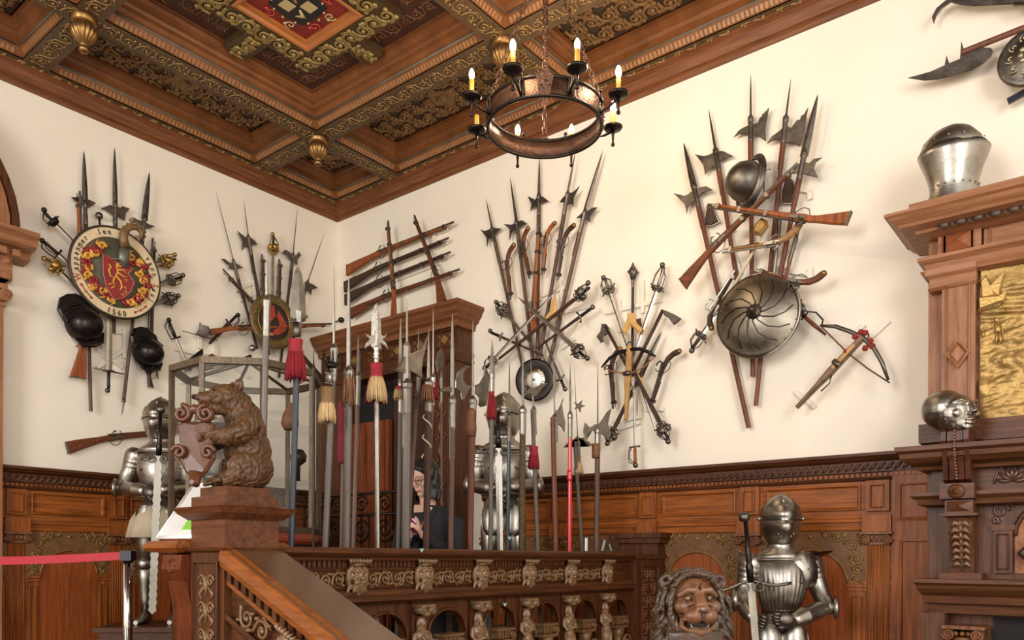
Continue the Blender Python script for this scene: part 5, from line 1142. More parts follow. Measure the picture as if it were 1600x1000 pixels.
# ================================================= upper right weapons
t=thing('glaive','broad fork-backed glaive blade pointing left near the top right','glaive',tuple(RW((1560,60),.05))); GP=[(1418,122),(1454,112),(1476,102),(1479,86),(1483,99),(1500,92),(1502,64),(1506,77),(1520,74),(1534,74),(1548,75),(1552,80),(1549,88),(1537,99),(1518,110),(1492,118),(1466,124),(1444,126)]
link('blade',poly(RW,GP,.12,.012,.004),dsteel,t); link('shaft',MB().tube([RW((1503,82),.13),RW((1660,20),.13)],.018,8,sm=False),shaft2,t)
t=thing('war_scythe','long curved dark scythe blade cut by the top of the picture','scythe',tuple(RW((1600,0),.05))); link('blade',poly(RW,[(1459,38),(1456,27),(1463,13),(1476,2),(1486,-6),(1520,-12),(1640,-14),(1640,4),(1560,8),(1521,10),(1500,8),(1486,4),(1473,13),(1463,26)],.10,.014,.005),dsteel,t); link('shaft',MB().tube([RW((1585,7),.12),RW((1680,10),.12)],.014,8),steel,t)
c=RW((1612,88),.16); t=thing('embossed_shield','round embossed shield cut by the right edge of the picture','shield',tuple(c)); link('disc',MB(True).lathe([(.0,.0),(.165,-.006),(.17,.004),(.155,.02),(.14,.014),(.09,.045),(.0,.055)],c,-Y,40,cap=False),dsteel,t)
m=MB()
for k in range(10): a=2*PI*k/10; d_=X*cos(a)+Z*sin(a); m.tube(spiral(c-Y*.04+d_*.1,d_,d_.cross(Y),.026,1.3,1,12),.006,5,nrm=Y); m.ball(c-Y*.05+d_*.05,(.016,.01,.016),8,6)
link('embossing',m,mat('worn_gilding','#a89a7c',.35,.8,.2,60,.3,20),t)
link('painted_bar',MB().prism([RW((1573,155),.09),RW((1576,163),.09),RW((1640,128),.09),RW((1637,120),.09)],Y,.03,.005),mat('blue_black_paint','#23252f',.35),thing('painted_staff','blue-black painted staff end below the embossed shield','staff',tuple(RW((1575,160),.09))))
t=thing('mace','ribbed brown mace head left of the embossed shield','mace',tuple(RW((1580,110),.1))); link('head',MB(True).lathe([(.01,-.03),(.028,-.02),(.022,-.01),(.03,0),(.022,.01),(.028,.03)],RW((1576,113),.1),(RW((1600,107),.1)-RW((1576,113),.1)).normalized(),16,6,.15),gunw,t); link('handle',MB().tube([RW((1580,112),.1),RW((1640,98),.1)],.012,8),gund,t)
# white plastic mounting frames behind the trophies
wm=mat('white_mount','#e6dccb',.5)
def mounts(P,label,segs):
    t=thing('mounting_frame',label,'mount',tuple(P(segs[0][0],.01)))
    for i_,(a,b) in enumerate(segs):
        A,B=P(a,.0),P(b,.0); u=(B-A); L=u.length; u.normalize(); w=P.N.cross(u); link('bar',MB().ob((A+B)/2+P.N*(.014+.0015*i_),u*L/2,w*.014,P.N*.012),wm,t)
mounts(LW,'white plastic bars behind the painted shield trophy',[((160,520),(160,560)),((150,545),(190,575)),((192,515),(192,560)),((166,512),(166,540)),((178,520),(192,520)),((105,520),(118,540)),((150,575),(190,548)),((150,360),(150,380)),((155,352),(175,352))])
mounts(LW,'white plastic bars behind the picture shield trophy',[((272,546),(330,558)),((283,550),(283,600)),((335,530),(335,556)),((365,455),(400,440)),((372,470),(410,452)),((395,440),(395,520)),((350,560),(385,590)),((310,520),(310,545))])
mounts(RW,'white plastic bars behind the gun rack over the door',[((622,385),(690,358)),((622,410),(692,385)),((618,440),(690,412)),((680,360),(680,420)),((620,385),(620,440)),((686,365),(702,360)),((686,385),(702,380))])
mounts(RW,'white plastic bars behind the fanned halberds',[((828,470),(885,450)),((835,500),(920,480)),((845,400),(845,470)),((880,440),(880,520)),((880,545),(900,530)),((905,500),(880,540))])
mounts(RW,'white plastic bars behind the crossbow group',[((948,490),(1036,470)),((1006,440),(1006,490)),((970,470),(970,520)),((975,655),(975,672)),((960,660),(1002,652)),((1010,640),(1040,640)),((965,672),(1003,660)),((1003,600),(1003,655))])
mounts(RW,'white plastic bars behind the big trophy',[((1180,268),(1206,262)),((1200,280),(1200,300)),((1250,298),(1266,300)),((1266,300),(1268,313)),((1150,400),(1160,430)),((1210,420),(1270,432)),((1268,420),(1268,440)),((1120,380),(1150,360))])
mounts(RW,'white plastic bars holding the large crossbow',[((1362,528),(1390,502)),((1245,612),(1260,627)),((1262,625),(1275,637)),((1340,520),(1352,508))])
# =================== polearms standing in a row behind the balustrade
FP=Pl(0,1,3.70)
def strands(c,u,L,r0,r1,n,seed=0,a0=0,a1=2*PI,th=.0042,layers=2):
    rn=random.Random(seed); m=MB(); e1=u.orthogonal().normalized(); e2=u.cross(e1)
    # e1 must be comparable between tassels: use world axes
    e1=(Y-u*Y.dot(u)).normalized(); e2=u.cross(e1)
    for i in range(n):
        a=a0+(a1-a0)*(i+rn.random()*.8)/n; l=L*(.9+.14*rn.random()); k=.75+.25*(i%layers)
        d=e1*cos(a)+e2*sin(a); m.tube([c+d*r0*k,c-u*l*.35+d*(r0+(r1-r0)*.55)*k,c-u*l*.75+d*r1*.98*k,c-u*l+d*r1*(.95+.1*rn.random())*k],[th,th*1.1,th,th*.5],4)
    return m
def tassel(t,c,u,Lc,L,r0,r1,mc,ms_,n=54,collar='collar'):
    m=MB(True); m.lathe([(r0*.8,Lc),(r0*1.15,Lc*.95),(r0*1.05,Lc*.6),(r0*1.0,Lc*.1),(r0*1.2,0),(r0*1.15,-.012),(r0,-.02)],c,u,20,10,.03); link(collar,m,mc,t)
    for k,mm in enumerate(ms_):
        w=2*PI/len(ms_); core=MB(True).lathe([(r0*.9,-.005),((r0+r1)*.45,-L*.35),(r1*.85,-L*.85),(r1*.8,-L*.88)],c,u,16); 
        if k==0: link('core',core,mm,t)
        link('fringe',strands(c,u,L,r0,r1,n//len(ms_),k,w*k-(.3 if len(ms_)>1 else 0),w*(k+1)-(.3 if len(ms_)>1 else 0)),mm,t,kind='stuff')
grp=None
def standing(label,px,tipy,necky,bx_,bw,r,sm,plates=(),straps=False,d=0.,st=None,bprof=None,name='halberd',cat='halberd',tipx=None,socket=True,neckx=None):
    """bx_ = pixel x at the rail; stands on the landing"""
    a=FP((px,necky),d); b=FP((bx_,856),d); k=(LZ+.01-a.z)/(b.z-a.z); foot=a+(b-a)*k
    t=polearm(FP,d,label,(tipx or px,tipy),(neckx or px,necky),(bx_,856),bw,plates,r,sm,st or mat('blade_steel','#8f897f',.36,1,.08,40,.25,12),name,cat,None,straps,False,bprof,socket)
    so=[c for c in t.children if c.name.startswith('shaft')][0]; bpy.data.objects.remove(so)
    m=MB(); m.tube([foot,a],r,8,sm=False); link('shaft',m,sm or shaft,t); return t
grs=mat('grey_shaft','#5f544b',.45,0,.2,12,.15,5,stretch=(9,9,1)); bls=mat('blue_black_shaft','#2a2e36',.35,.1,0,0,.1,8)
fur=mat('mottled_hide','#6e5636',.8,0,.8,90,.5,70,col2='#30241a'); reds=mat('red_lacquer','#d0202a',.3,0,0,0,.08,6,coat=.4); burl=mat('burlap','#8a6b45',.85,0,.9,220,.2,90)
redc=mat('red_cord','#9a1f2c',.75,0,.7,200,.2,60)
up=Z
leaf=[(0,.75),(.1,1),(.25,.95),(.6,.6),(.9,.2),(1,.02)]
standing('tall plain pole with long thin point, leftmost in front of the bear',417,386,470,408,.016,.014,grs,straps=False,name='pike',cat='pike')
t=standing('spear with large red tassel and broad leaf blade beside the glass case',466,414,497,455,.09,.015,bls,bprof=[(0,.3),(.06,1),(.2,1),(.55,.9),(.85,.5),(1,.02)],name='boar_spear',cat='spear')
m=MB(); m.tube([FP((451,503),0),FP((458,502)),FP((466,499)),FP((474,498)),FP((480,494))],[.006,.008,.012,.008,.007],6); m.tube([FP((465,505)),FP((463,528))],[.022,.019],12); link('cross_bar',m,dsteel,t)
tassel(t,FP((462,548)),up,.055,.145,.030,.048,redc,[redfr],64)
t=standing('spear with straw tassel and spiked crown beside the glass case',522,412,545,508,.016,.016,grs,name='brandistock',cat='spear')
m=MB()
for a in range(6): q_=2*PI*a/6; d_=Y*cos(q_)+X*sin(q_); c=FP((518,575)); m.tube([c+d_*.012,c+d_*.035+Z*.03,c+d_*.045+Z*.08],[.009,.008,.002],5)
m.lathe([(.02,-.01),(.03,.0),(.02,.02)],FP((518,572)),Z,12); link('spiked_crown',m,iron,t)
m=MB(); c=FP((515,603)); m.tube([c,c+Z*.085],.018,12)
for i in range(24): a=i*.9; m.ball(c+Z*(.0035*i)+Y*cos(a)*.018+X*sin(a)*.018,.0065,5,4)
link('twisted_socket',m,steel,t)
tassel(t,FP((511,628)),up,.075,.105,.030,.042,burl,[yelfr],60)
t=standing('long bladed glaive with brown hanging straps near the door frame',545,430,580,541,.030,.020,grs,bprof=[(0,1),(.4,.95),(.8,.6),(.97,.2),(1,.02)],name='glaive',cat='glaive')
link('leather_straps',strands(FP((545,585)),up,.17,.022,.032,14,3,th=.006),leath,t,kind='stuff')
standing('broad grey knife blade behind the long glaive',560,522,588,552,.030,.013,shaft,d=-.25,st=dsteel,bprof=[(0,1),(.5,.85),(.9,.3),(1,.02)],name='glaive',cat='glaive')
standing('small thin spear point at left behind the straw tassel',490,541,575,490,.010,.008,iron,d=-.4,st=iron,name='pike',cat='pike')
t=standing('thin pike with long faded red cloth sleeve near the room corner',537,600,625,533,.012,.010,shaft,d=-.3,st=dsteel,name='pike',cat='pike')
link('red_sleeve',MB(True).lathe([(.012,0),(.026,.02),(.024,.16),(.018,.18),(.026,.20),(.024,.33),(.012,.35)],FP((534,725),-.3),Z,12,5,.1),mat('faded_red_cloth','#6a1822',.9,0,.5,80,.2,20),t)
# ornate partisan
pb=mat('bright_etched_steel','#cfccc4',.28,.85,.3,120,.3,40)
t=standing('bright etched partisan with winged base and red and straw tassel',588,474,538,590,.072,.013,steel,st=pb,bprof=[(0,1),(.5,.95),(.8,.7),(.95,.35),(1,.02)],name='partisan',cat='partisan',socket=False)
poly_=[(570,545),(572,536),(578,530),(574,527),(571,521),(578,525),(582,523),(582,515),(595,515),(595,523),(599,525),(605,520),(602,528),(597,531),(603,536),(607,547),(601,541),(595,538),(588,537),(581,538),(575,541)]
link('winged_base',poly(FP,poly_,.0,.012,.005),pb,t)
m=MB(True); c=FP((588,562)); m.lathe([(.012,0),(.016,.01),(.010,.02),(.018,.03),(.010,.045),(.02,.06),(.012,.075)],c,Z,14); link('baluster_socket',m,pb,t)
tassel(t,FP((588,588)),up,.07,.14,.030,.056,redc,[redfr,yelfr],70)
t=standing('knife-bladed glaive with tiny red and yellow fringe left of the large axe',626,497,600,622,.040,.012,grs,d=-.1,bprof=[(0,.7),(.1,1),(.5,.75),(.9,.25),(1,.02)],name='glaive',cat='glaive')
tassel(t,FP((624,608),-.1),up,.015,.06,.022,.03,redc,[yelfr],30)
standing('large halberd with broad crescent axe head before the door',636,462,600,634,.055,.024,grs,[('axe_blade',[(605,576),(616,578),(624,571),(630,560),(635,549),(644,552),(656,546),(669,522),(666,540),(661,560),(659,576),(660,593),(650,585),(640,580),(637,586),(630,583)])],straps=True,d=.035,bprof=[(0,1),(.45,.95),(.5,.35),(.8,.25),(1,.02)],st=steel)
standing('narrow pointed blade half hidden behind the large crescent halberd',654,512,590,636,.022,.012,shaft,d=-.10,st=dsteel,name='pike',cat='pike')
t=standing('spear with brown strap fringe and pale ribbon spiral above the reading woman',670,512,598,666,.030,.020,gund,bprof=leaf,name='spear',cat='spear')
link('strap_fringe',strands(FP((668,602)),up,.10,.022,.034,22,3,th=.006),leath,t,kind='stuff')
c0=FP((668,640)); c1=FP((666,715)); m=MB(); m.tube([c0+(c1-c0)*(i/36)+Y*cos(-i*.42)*.024+X*sin(-i*.42)*.024 for i in range(37)],.0045,5); link('spiral_ribbon',m,mat('pale_ribbon','#c9b79c',.6),t)
t=standing('thin bright rod spear with red fringe close to the spiral-wrapped spear',677,481,590,666,.014,.011,shaft2,d=-.1,st=psteel,name='spear',cat='spear')
tassel(t,FP((678,606),-.1),up,.03,.07,.015,.024,redc,[redfr],30)
t=standing('wavy pierced ornamental partisan dimly seen beside the door pilaster',690,543,590,690,.02,.008,shaft,d=-.5,st=dsteel,name='partisan',cat='partisan',straps=False)
m=poly(FP,[(683,582),(680,565),(684,550),(690,543),(692,552),(695,562),(692,578),(693,590),(688,578)],-.5,.01,.003); link('pierced_blade',m,dsteel,t)
standing('long narrow blade spear with studs standing right of the woman',707,490,625,704,.040,.018,shaft,bprof=[(0,.5),(.1,.95),(.6,.8),(.9,.4),(1,.02)],name='glaive',cat='glaive',straps=True,plates=[('hook',[(706,605),(700,603),(690,607),(684,614),(690,612),(699,612),(706,614)])])
t=standing('battle axe spear with double crescent blades and leather wrapping',739,500,625,734,.022,.020,shaft2,[('crescent_blade',[(740,603),(749,599),(755,588),(757,572),(761,578),(765,587),(764,605),(763,625),(761,632),(757,635),(750,636),(746,631),(747,621),(744,616),(740,618)]),('crescent_blade',[(738,603),(732,609),(728,619),(724,626),(721,624),(719,614),(711,606),(711,595),(714,582),(721,575),(728,571),(735,572),(728,577),(724,584),(724,594),(729,602)])],bprof=[(0,1),(.3,.9),(.9,.4),(1,.02)],d=-.05)
link('leather_wrap',MB(True).lathe([(.028,0),(.032,.05),(.028,.1),(.031,.15),(.024,.17)],FP((736,682),-.05),Z,14,7,.08),leath,t)
t=standing('leaf-headed spear with yellow and red tassel in front of the middle armour',769,528,585,766,.052,.014,grs,bprof=[(0,.4),(.08,1),(.3,.95),(.7,.45),(1,.02)],name='spear',cat='spear')
tassel(t,FP((768,618)),up,.025,.155,.016,.032,redc,[yelfr,redfr],50)
standing('plain blue-black shafted pike in front of the middle armour',796,565,650,793,.020,.013,bls,st=dsteel,name='pike',cat='pike',bprof=[(0,.8),(.5,1),(.9,.6),(1,.02)])
t=standing('pike with mottled hide-covered shaft and long grey blade',817,540,640,815,.030,.020,fur,bprof=[(0,1),(.5,.8),(.9,.35),(1,.02)],name='pike',cat='pike')
t=standing('hooked halberd with short red tassel beside the middle armour',832,560,640,840,.018,.014,grs,[('hook',[(828,606),(822,612),(814,622),(822,617),(830,616),(836,620),(848,606),(856,598),(846,600),(836,606)])],tipx=829,neckx=834)
tassel(t,FP((834,710)),up,.055,.10,.026,.036,redc,[redfr],60)
standing('halberd with small double pointed axe on plain brown shaft',864,562,652,868,.022,.018,shaft2,[('axe_blade',[(880,622),(876,632),(872,640),(867,643),(863,652),(859,664),(864,662),(868,668),(873,664),(877,667),(882,676),(883,660),(880,645),(878,632)])],tipx=864,neckx=867)
t=standing('serrated flame-bladed spear on a bright red lacquered shaft',891,567,648,890,.036,.015,reds,bprof=[(0,.7),(.1,.9),(.2,.75),(.35,.9),(.45,.7),(.6,.8),(.7,.55),(.85,.4),(1,.02)],name='spear',cat='spear')
link('red_wrap',MB(True).lathe([(.017,0),(.02,.02),(.017,.04),(.02,.06),(.017,.08)],FP((890,752)),Z,12),reds,t)
t=standing('poleaxe with star and crescent hooks above a straw broom-like tassel',898,570,690,909,.016,.014,grs,[('star_spike',[(897,628),(903,631),(910,625),(908,632),(915,634),(908,637),(907,645),(903,638),(897,640),(901,634)]),('crescent_blade',[(880,700),(886,694),(893,690),(899,692),(901,685),(905,692),(910,689),(918,690),(926,696),(919,697),(914,692),(920,682),(926,672),(918,678),(911,684),(905,684),(902,680),(898,686),(890,688)])],tipx=897,neckx=903,d=-.06)
tassel(t,FP((904,722),-.06),up,.045,.09,.015,.036,burl,[yelfr],54)
t=standing('halberd with pierced crescent plate and red-brown leather sleeve, rightmost of the row',934,565,672,932,.024,.020,shaft,[('axe_blade',[(955,638),(948,644),(941,655),(936,662),(930,663),(922,668),(914,660),(911,674),(914,690),(922,697),(917,688),(918,678),(926,673),(934,676),(943,680),(951,690),(954,676),(950,662)])])
link('leather_sleeve',MB(True).lathe([(.024,0),(.030,.005),(.030,.105),(.024,.11)],FP((931,716)),Z,16,12,.03),leath,t)
# brochure stand bits on the rail
m=MB(); a=onx(916,860,3.93); m.ob(a+Z*.04,Y*.012,Z*.045,X*.003); tagm('white_card',m,mat('card_white','#e8ebe8',.5),'upright narrow white card standing on the rail beside the red shaft','card')
m=MB(); a=onx(941,861,3.93); m.prism([a-Y*.012,a+Y*.012,a+Y*.045+Z*.075,a+Y*.02+Z*.08],X,.004); b=onx(955,861,3.93); m.prism([b-Y*.006,b+Y*.01,b-Y*.02+Z*.05,b-Y*.03+Z*.05],X,.004); tagm('folded_leaflet',m,mat('leaflet','#9aa6ac',.4),'grey folded leaflet leaning on the rail near its right end','leaflet')
# floor rack that holds the row of shafts
tagm('weapon_rack',MB().box(3.65,3.672,-3.3,-.55,1.02,1.06).box(3.65,3.672,-3.3,-3.26,LZ,1.05).box(3.65,3.672,-.6,-.56,LZ,1.05),WDK('y'),'low dark wooden rack behind the balustrade holding the upright polearms','rack')
# =================== suits of armour
def armour(name,label,O_,Fw,s,arms,helm='close',tasset=True,fl=0,legs=True,pl_h=.4,base=None,pw=.34,haute=False,mats=None,skirt=None,ped=True,fingers_=((1,),)):
    Fw=V(Fw).normalized(); Ri=Z.cross(Fw); O_=V(O_); S0,S1=mats or (steel,dsteel)
    q=lambda r,f,u: O_+(Ri*r+Fw*f+Z*u)*s
    e=lambda r,f,u,a,b: (q(r,f,u),Ri*a*s,Fw*b*s)
    if base is not None:
        tagm('armour_plinth',MB().ob(V((O_.x,O_.y,(base+O_.z-.01)/2)),Ri*pw,Fw*pw,Z*((O_.z-.01-base)/2)).ob(V((O_.x,O_.y,O_.z-.02)),Ri*(pw+.03),Fw*(pw+.03),Z*.018),WDK('x'),ped,'plinth')
    t=thing(name,label,'armour',tuple(O_))
    hb=q(0,0,1.545)
    def hs(m_): m_.v=[hb+(v_-hb)*1.12 for v_ in m_.v]; return m_
    m=MB(True); m.loft([e(0,0,1.54,.07,.085),e(0,0,1.58,.088,.105),e(0,0,1.64,.114,.13),e(0,-.005,1.71,.122,.138),e(0,-.005,1.77,.113,.13),e(0,-.005,1.82,.075,.095),e(0,-.005,1.85,.035,.05),e(0,-.005,1.858,.005,.02)],28); m.tube([q(0,.13*cos(a)-.005,1.715+.145*sin(a)) for a in [R_(35+i*14) for i in range(9)]],.007*s,6); H=link('helmet_skull',hs(m),S0,t)
    lv=[(1.535,.07,.01),(1.56,.092,.04),(1.60,.112,.07),(1.645,.124,.085),(1.675,.129,.065),(1.69,.127,.03),(1.705,.132,.05),(1.74,.13,.04),(1.775,.118,.02)]
    L=[]
    for u_,r_,pr in lv:
        L.append([q(sin(a)*r_*.97,cos(a)*(r_*1.12)+pr*max(0,cos(a))**5,u_) for a in [R_(-105+210*i/26) for i in range(27)]])
    m=MB(True); m.ring(L,False,False); V_=link('visor',hs(m),S0,t)
    m=MB(); 
    for g in(-1,1): m.tube([q(sin(a)*.126,cos(a)*.143+.036*max(0,cos(a))**5,1.69) for a in [g*R_(12+i*9) for i in range(6)]],.0055*s,5)
    link('eye_slit',hs(m),mat('dark_void','#140c09'),V_)
    m=MB()
    for g in(-1,1):
        for rr,uu_ in ((.045,1.60),(.03,1.585)): m.ball(q(g*rr,.185,uu_),.006*s,6,5)
        m.ball(q(g*.132,.01,1.70),.013*s,8,6)
    link('rivets',hs(m),psteel,V_)
    m=MB(True); m.loft([e(0,0,1.43,.205,.145),e(0,0,1.47,.165,.13),e(0,0,1.50,.115,.105),e(0,0,1.52,.09,.10),e(0,0,1.555,.085,.098),e(0,0,1.565,.098,.108),e(0,0,1.56,.075,.09)],28); m.tube([q(.205*cos(a),.145*sin(a),1.43) for a in [2*PI*i/32 for i in range(32)]],.006*s,6,closed=True); link('gorget',m,S0,t)
    # cuirass
    fr=[1,1,1,.6,0,0,0]
    m=MB(True); m.loft([e(0,.0,1.04,.128,.10),e(0,.012,1.09,.13,.108),e(0,.03,1.17,.155,.14),e(0,.035,1.26,.175,.155),e(0,.03,1.35,.185,.145),e(0,.02,1.42,.18,.12),e(0,.0,1.465,.15,.09)],160 if fl else 28,fl=fl,fa=.022 if fl else 0,fr=fr); C_=link('breastplate',m,S0,t)
    m=MB(); m.tube([q(.15*cos(a),.02+.125*sin(a),1.405+.01*sin(a)) for a in [R_(20+14*i) for i in range(11)]],.007*s,6); 
    for g in(-1,1): m.tube([q(g*.10,.14,1.26+.0),q(g*.115,.15,1.27),q(g*.105,.17,1.28)],.007*s,6)
    m.tube([q(.12*cos(a),.005+.105*sin(a),1.075) for a in [2*PI*i/24 for i in range(24)]],.008*s,6,closed=True); link('plate_edges',m,S1,C_)
    for i in range(3):
        u0=1.05-.03*i; m=MB(True); m.loft([e(0,0,u0,.13+.012*i,.105+.012*i),e(0,0,u0-.035,.145+.014*i,.12+.014*i)],28,cap=False); link('fauld_lame',m,S0,t)
    if skirt: m=MB(True); m.loft([e(0,0,.98,.16,.14),e(0,0,.86,.235,.20),e(0,0,.72,.265,.23),e(0,0,.715,.25,.215)],60,fl=14,fa=.035); link('mail_skirt',m,skirt,t)
    if tasset:
        for g in(-1,1):
            L=[]
            for u_,w_,o_ in ((.985,.05,.0),(.95,.075,.01),(.88,.085,.022),(.80,.08,.028),(.76,.06,.026),(.745,.03,.02)):
                L.append([q(g*.085+w_*sin(a),.105+o_+.055*cos(a)-.03,u_) for a in [R_(-80+160*i/12) for i in range(13)]])
            m=MB(True); m.ring(L,False,False); m.tube([L[-1][6]]+[L[k][12] for k in (4,3,2,1)],.005*s,5); m.tube([L[-1][6]]+[L[k][0] for k in (4,3,2,1)],.005*s,5); link('tasset',m,S0,t)
    for g,(sh,el,wr,hd_) in zip((-1,1),arms):
        sh,el,wr,hd_=[V(x) for x in (sh,el,wr,hd_)]; Q=lambda v: q(*v)
        u1=(el-sh).normalized(); u2=(wr-el).normalized()
        m=MB(True); m.tube([Q(sh),Q(sh+(el-sh)*.5),Q(el)],[.072*s,.066*s,.058*s],16); A_=link('upper_arm',m,S0,t)
        ax_=(Q(el)-Q(sh)).normalized()
        m=MB(True); m.lathe([(.02,-.07),(.06,-.06),(.085,-.03),(.09,.0),(.083,.04),(.08,.045),(.083,.05),(.076,.08),(.073,.082),(.076,.087),(.068,.115),(.066,.118),(.069,.122),(.06,.15)],Q(sh)+ax_*.0,ax_,20); m.v=[Q(sh)+(p_-Q(sh))*s for p_ in m.v]; link('pauldron',m,S0,t)
        m=MB(True); m.ball(Q(el),(.064*s,.064*s,.06*s),14,10); o_=(Q(el)-q(0,0,el.z)).normalized(); m.lathe([(.02,.03),(.07,.035),(.075,.05),(.02,.07)],Q(el)+o_*.01,o_,16,8,.05); link('couter',m,S0,A_)
        m=MB(True); m.tube([Q(el),Q(el+(wr-el)*.3),Q(el+(wr-el)*.8),Q(wr)],[.055*s,.063*s,.052*s,.044*s],16); a2=(Q(wr)-Q(el)).normalized(); m.lathe([(.038*s,.02*s),(.05*s,-.02*s),(.064*s,-.10*s),(.066*s,-.105*s),(.052*s,-.105*s)],Q(wr),a2,16); F_=link('forearm',m,S0,t)
        m=MB(True); hc=Q(wr+(hd_-wr)*.45); a3=(Q(hd_)-Q(wr)).normalized(); b3=a3.cross(Fw).normalized(); n3=b3.cross(a3); m.ball(hc,(.045*s,.055*s,.026*s),12,8,(b3,a3,n3)); gl=link('gauntlet',m,S1,F_)
        m=MB()
        for k in range(4):
            o2=b3*(.033-.022*k)*s; st_=hc+a3*.04*s+o2; l=(.9,1,.95,.75)[k]*s
            m.tube([st_,st_+a3*.03*l+n3*.008*s,st_+a3*.048*l-n3*.012*s,st_+a3*.045*l-n3*.035*s],[.0115*s,.011*s,.010*s,.008*s],7)
        th_=hc+b3*.045*s*-g; m.tube([th_,th_+a3*.035*s-b3*g*.015*s,th_+a3*.055*s-n3*.02*s],[.013*s,.012*s,.009*s],7); link('fingers',m,S1,F_)
    if haute:
        g=1; c=q(.15,.10,1.36); ax_=(Fw+Ri*.35+Z*.05).normalized(); m=MB(True); m.lathe([(.13*s,-.02*s),(.135*s,-.01*s),(.12*s,.005*s),(.02*s,.03*s),(0,.031*s)],c,ax_,48,12,.02); link('besagew',m,psteel,t)
        m=MB(); m.prism([q(.06,.06,1.475),q(.14,.10,1.475),q(.25,.05,1.475),q(.36,-.03,1.49),q(.30,-.08,1.46),q(.18,-.04,1.46)],(Z+Fw*.4).normalized(),.012*s,.004); link('haute_piece',m,blk,t)
        m=MB(); m.prism([q(-.18,.06,1.42),q(-.22,.05,1.46),q(-.30,.0,1.50),q(-.27,.0,1.42)],(Fw).normalized(),.012*s,.004); link('haute_piece',m,S0,t)
    if legs:
        for g in(-1,1):
            hp,kn,an=(g*.09,0,.93),(g*.115,.03,.50),(g*.12,-.02,.08)
            m=MB(True); m.tube([q(*hp),q(g*.105,.02,.72),q(*kn)],[.085*s,.075*s,.058*s],16); link('cuisse',m,S0,t)
            m=MB(True); m.ball(q(g*.115,.045,.50),(.062*s,.06*s,.06*s),14,10); m.tube([q(g*.06,.06,.5),q(g*.115,.095,.5),q(g*.17,.05,.5)],.012*s,6); link('poleyn',m,S0,t)
            m=MB(True); m.tube([q(*kn),q(g*.12,-.0,.36),q(g*.12,-.015,.2),q(*an)],[.052*s,.06*s,.044*s,.04*s],16); link('greave',m,S0,t)
            m=MB(True); m.loft([(q(g*.12,-.08,.045),Ri*.035*s,Z*.035*s),(q(g*.122,-.02,.055),Ri*.045*s,Z*.055*s),(q(g*.125,.06,.04),Ri*.046*s,Z*.04*s),(q(g*.13,.13,.028),Ri*.04*s,Z*.028*s),(q(g*.132,.19,.02),Ri*.018*s,Z*.018*s)],16); link('sabaton',m,S0,t)
    return t,q
def dir2(px,py,Yd,tx=0,): return None
toCam=-YA
# armour by the staircase wall (lower floor)
def gsword(label,pm,gd,tp,Yd,bw,guardw,hm,grip,blade_m,wavy=0,lug=None,group=None):
    p,g,T=Dp(*pm,Yd),Dp(*gd,Yd),Dp(*tp,Yd); N_=(-YA); u=(T-g).normalized(); w=N_.cross(u).normalized(); t=thing('two_handed_sword',label,'sword',tuple(T))
    b=MB(); L=(T-g).length
    if wavy:
        n=40; P1=[g+u*L*i/n+w*(bw/2+(.007 if i%2 else 0)) for i in range(n)]; P2=[g+u*L*i/n-w*(bw/2+(.007 if i%2 else 0)) for i in range(n)]; b.prism(P1+[T]+P2[::-1],N_,.008)
    else: blade(b,g,T,N_,bw,.01,prof=[(0,1),(.9,.75),(1,.05)])
    link('blade',b,blade_m,t); h=(g-p).length
    link('grip',MB(True).lathe([(.02,0),(.022,h*.25),(.015,h*.3),(.02,h*.34),(.015,h*.38),(.019,h*.42),(.015,h*.46),(.013,h*.95)],g,-u,14),grip,t)
    link('pommel',MB(True).lathe([(.012,-.03),(.03,-.02),(.034,.0),(.03,.02),(.012,.028)],p,u,14),hm,t)
    G=MB(); n=12; G.tube([g+w*guardw*(i/n*2-1)+u*.012*sin(i/n*10)+u*(.03*abs(i/n*2-1)) for i in range(n+1)],[.010]*(n+1),8,flat=.6,nrm=N_); 
    for sg in(-1,1): G.tube(arc3(g+w*sg*.045+u*.03+N_*.02,w,u,.026,0,2*PI,12)[:-1],.005,6,closed=True)
    link('guard',G,hm,t)
    if lug:
        m=MB(); c=g+u*lug; 
        for sg in(-1,1): m.prism([c+w*sg*bw*.4,c+w*sg*.07+u*-.03,c+w*sg*.045+u*.01,c+w*sg*bw*.4+u*.05],N_,.008)
        link('parrying_lugs',m,blade_m,t)
    return t
Yk=5.0; tp=Dp(1220,772,Yk); O1=V((tp.x,tp.y,tp.z-1.895*.9)); F1=(-YA-XA*.16)
armour('suit_of_armour','fluted suit of armour with closed visor by the lower wall beside the lion',O1,F1,.90,
 [((-.20,.0,1.40),(-.27,.05,1.14),(-.22,.24,1.03),(-.19,.31,1.02)),((.20,.0,1.40),(.30,.04,1.10),(.05,.25,1.02),(-.07,.27,1.03))],fl=32,base=0,haute=True,ped='wooden plinth under the fluted armour on the lower floor',mats=(steel,dsteel))
gsword('great sword with black grip and wavy guard held by the fluted armour',(1163,808),(1173,910),(1196,1180),4.66,.045,.24,dsteel,blk,steel)
Yk=6.05; tp=Dp(788,614,Yk); O2=V((tp.x,tp.y,tp.z-1.895*.96)); F2=(-YA-XA*.05)
armour('suit_of_armour','suit of armour standing behind the row of polearms beside the door',O2,F2,.96,
 [((-.19,.0,1.40),(-.24,.04,1.15),(-.02,.22,1.10),(.02,.26,1.03)),((.19,.0,1.40),(.24,.05,1.14),(.06,.23,1.12),(.0,.26,1.09))],base=LZ,ped='wooden plinth under the armour beside the carved door',mats=(steel,dsteel))
gsword('two-handed sword with side lugs held by the armour beside the door',(777,640),(779,700),(783,960),5.70,.05,.17,dsteel,blk,steel,lug=.13)
Yk=6.3; tp=Dp(252,622,Yk); O3=V((tp.x,tp.y,tp.z-1.895*.955)); F3=(-YA*1.+XA*.12)
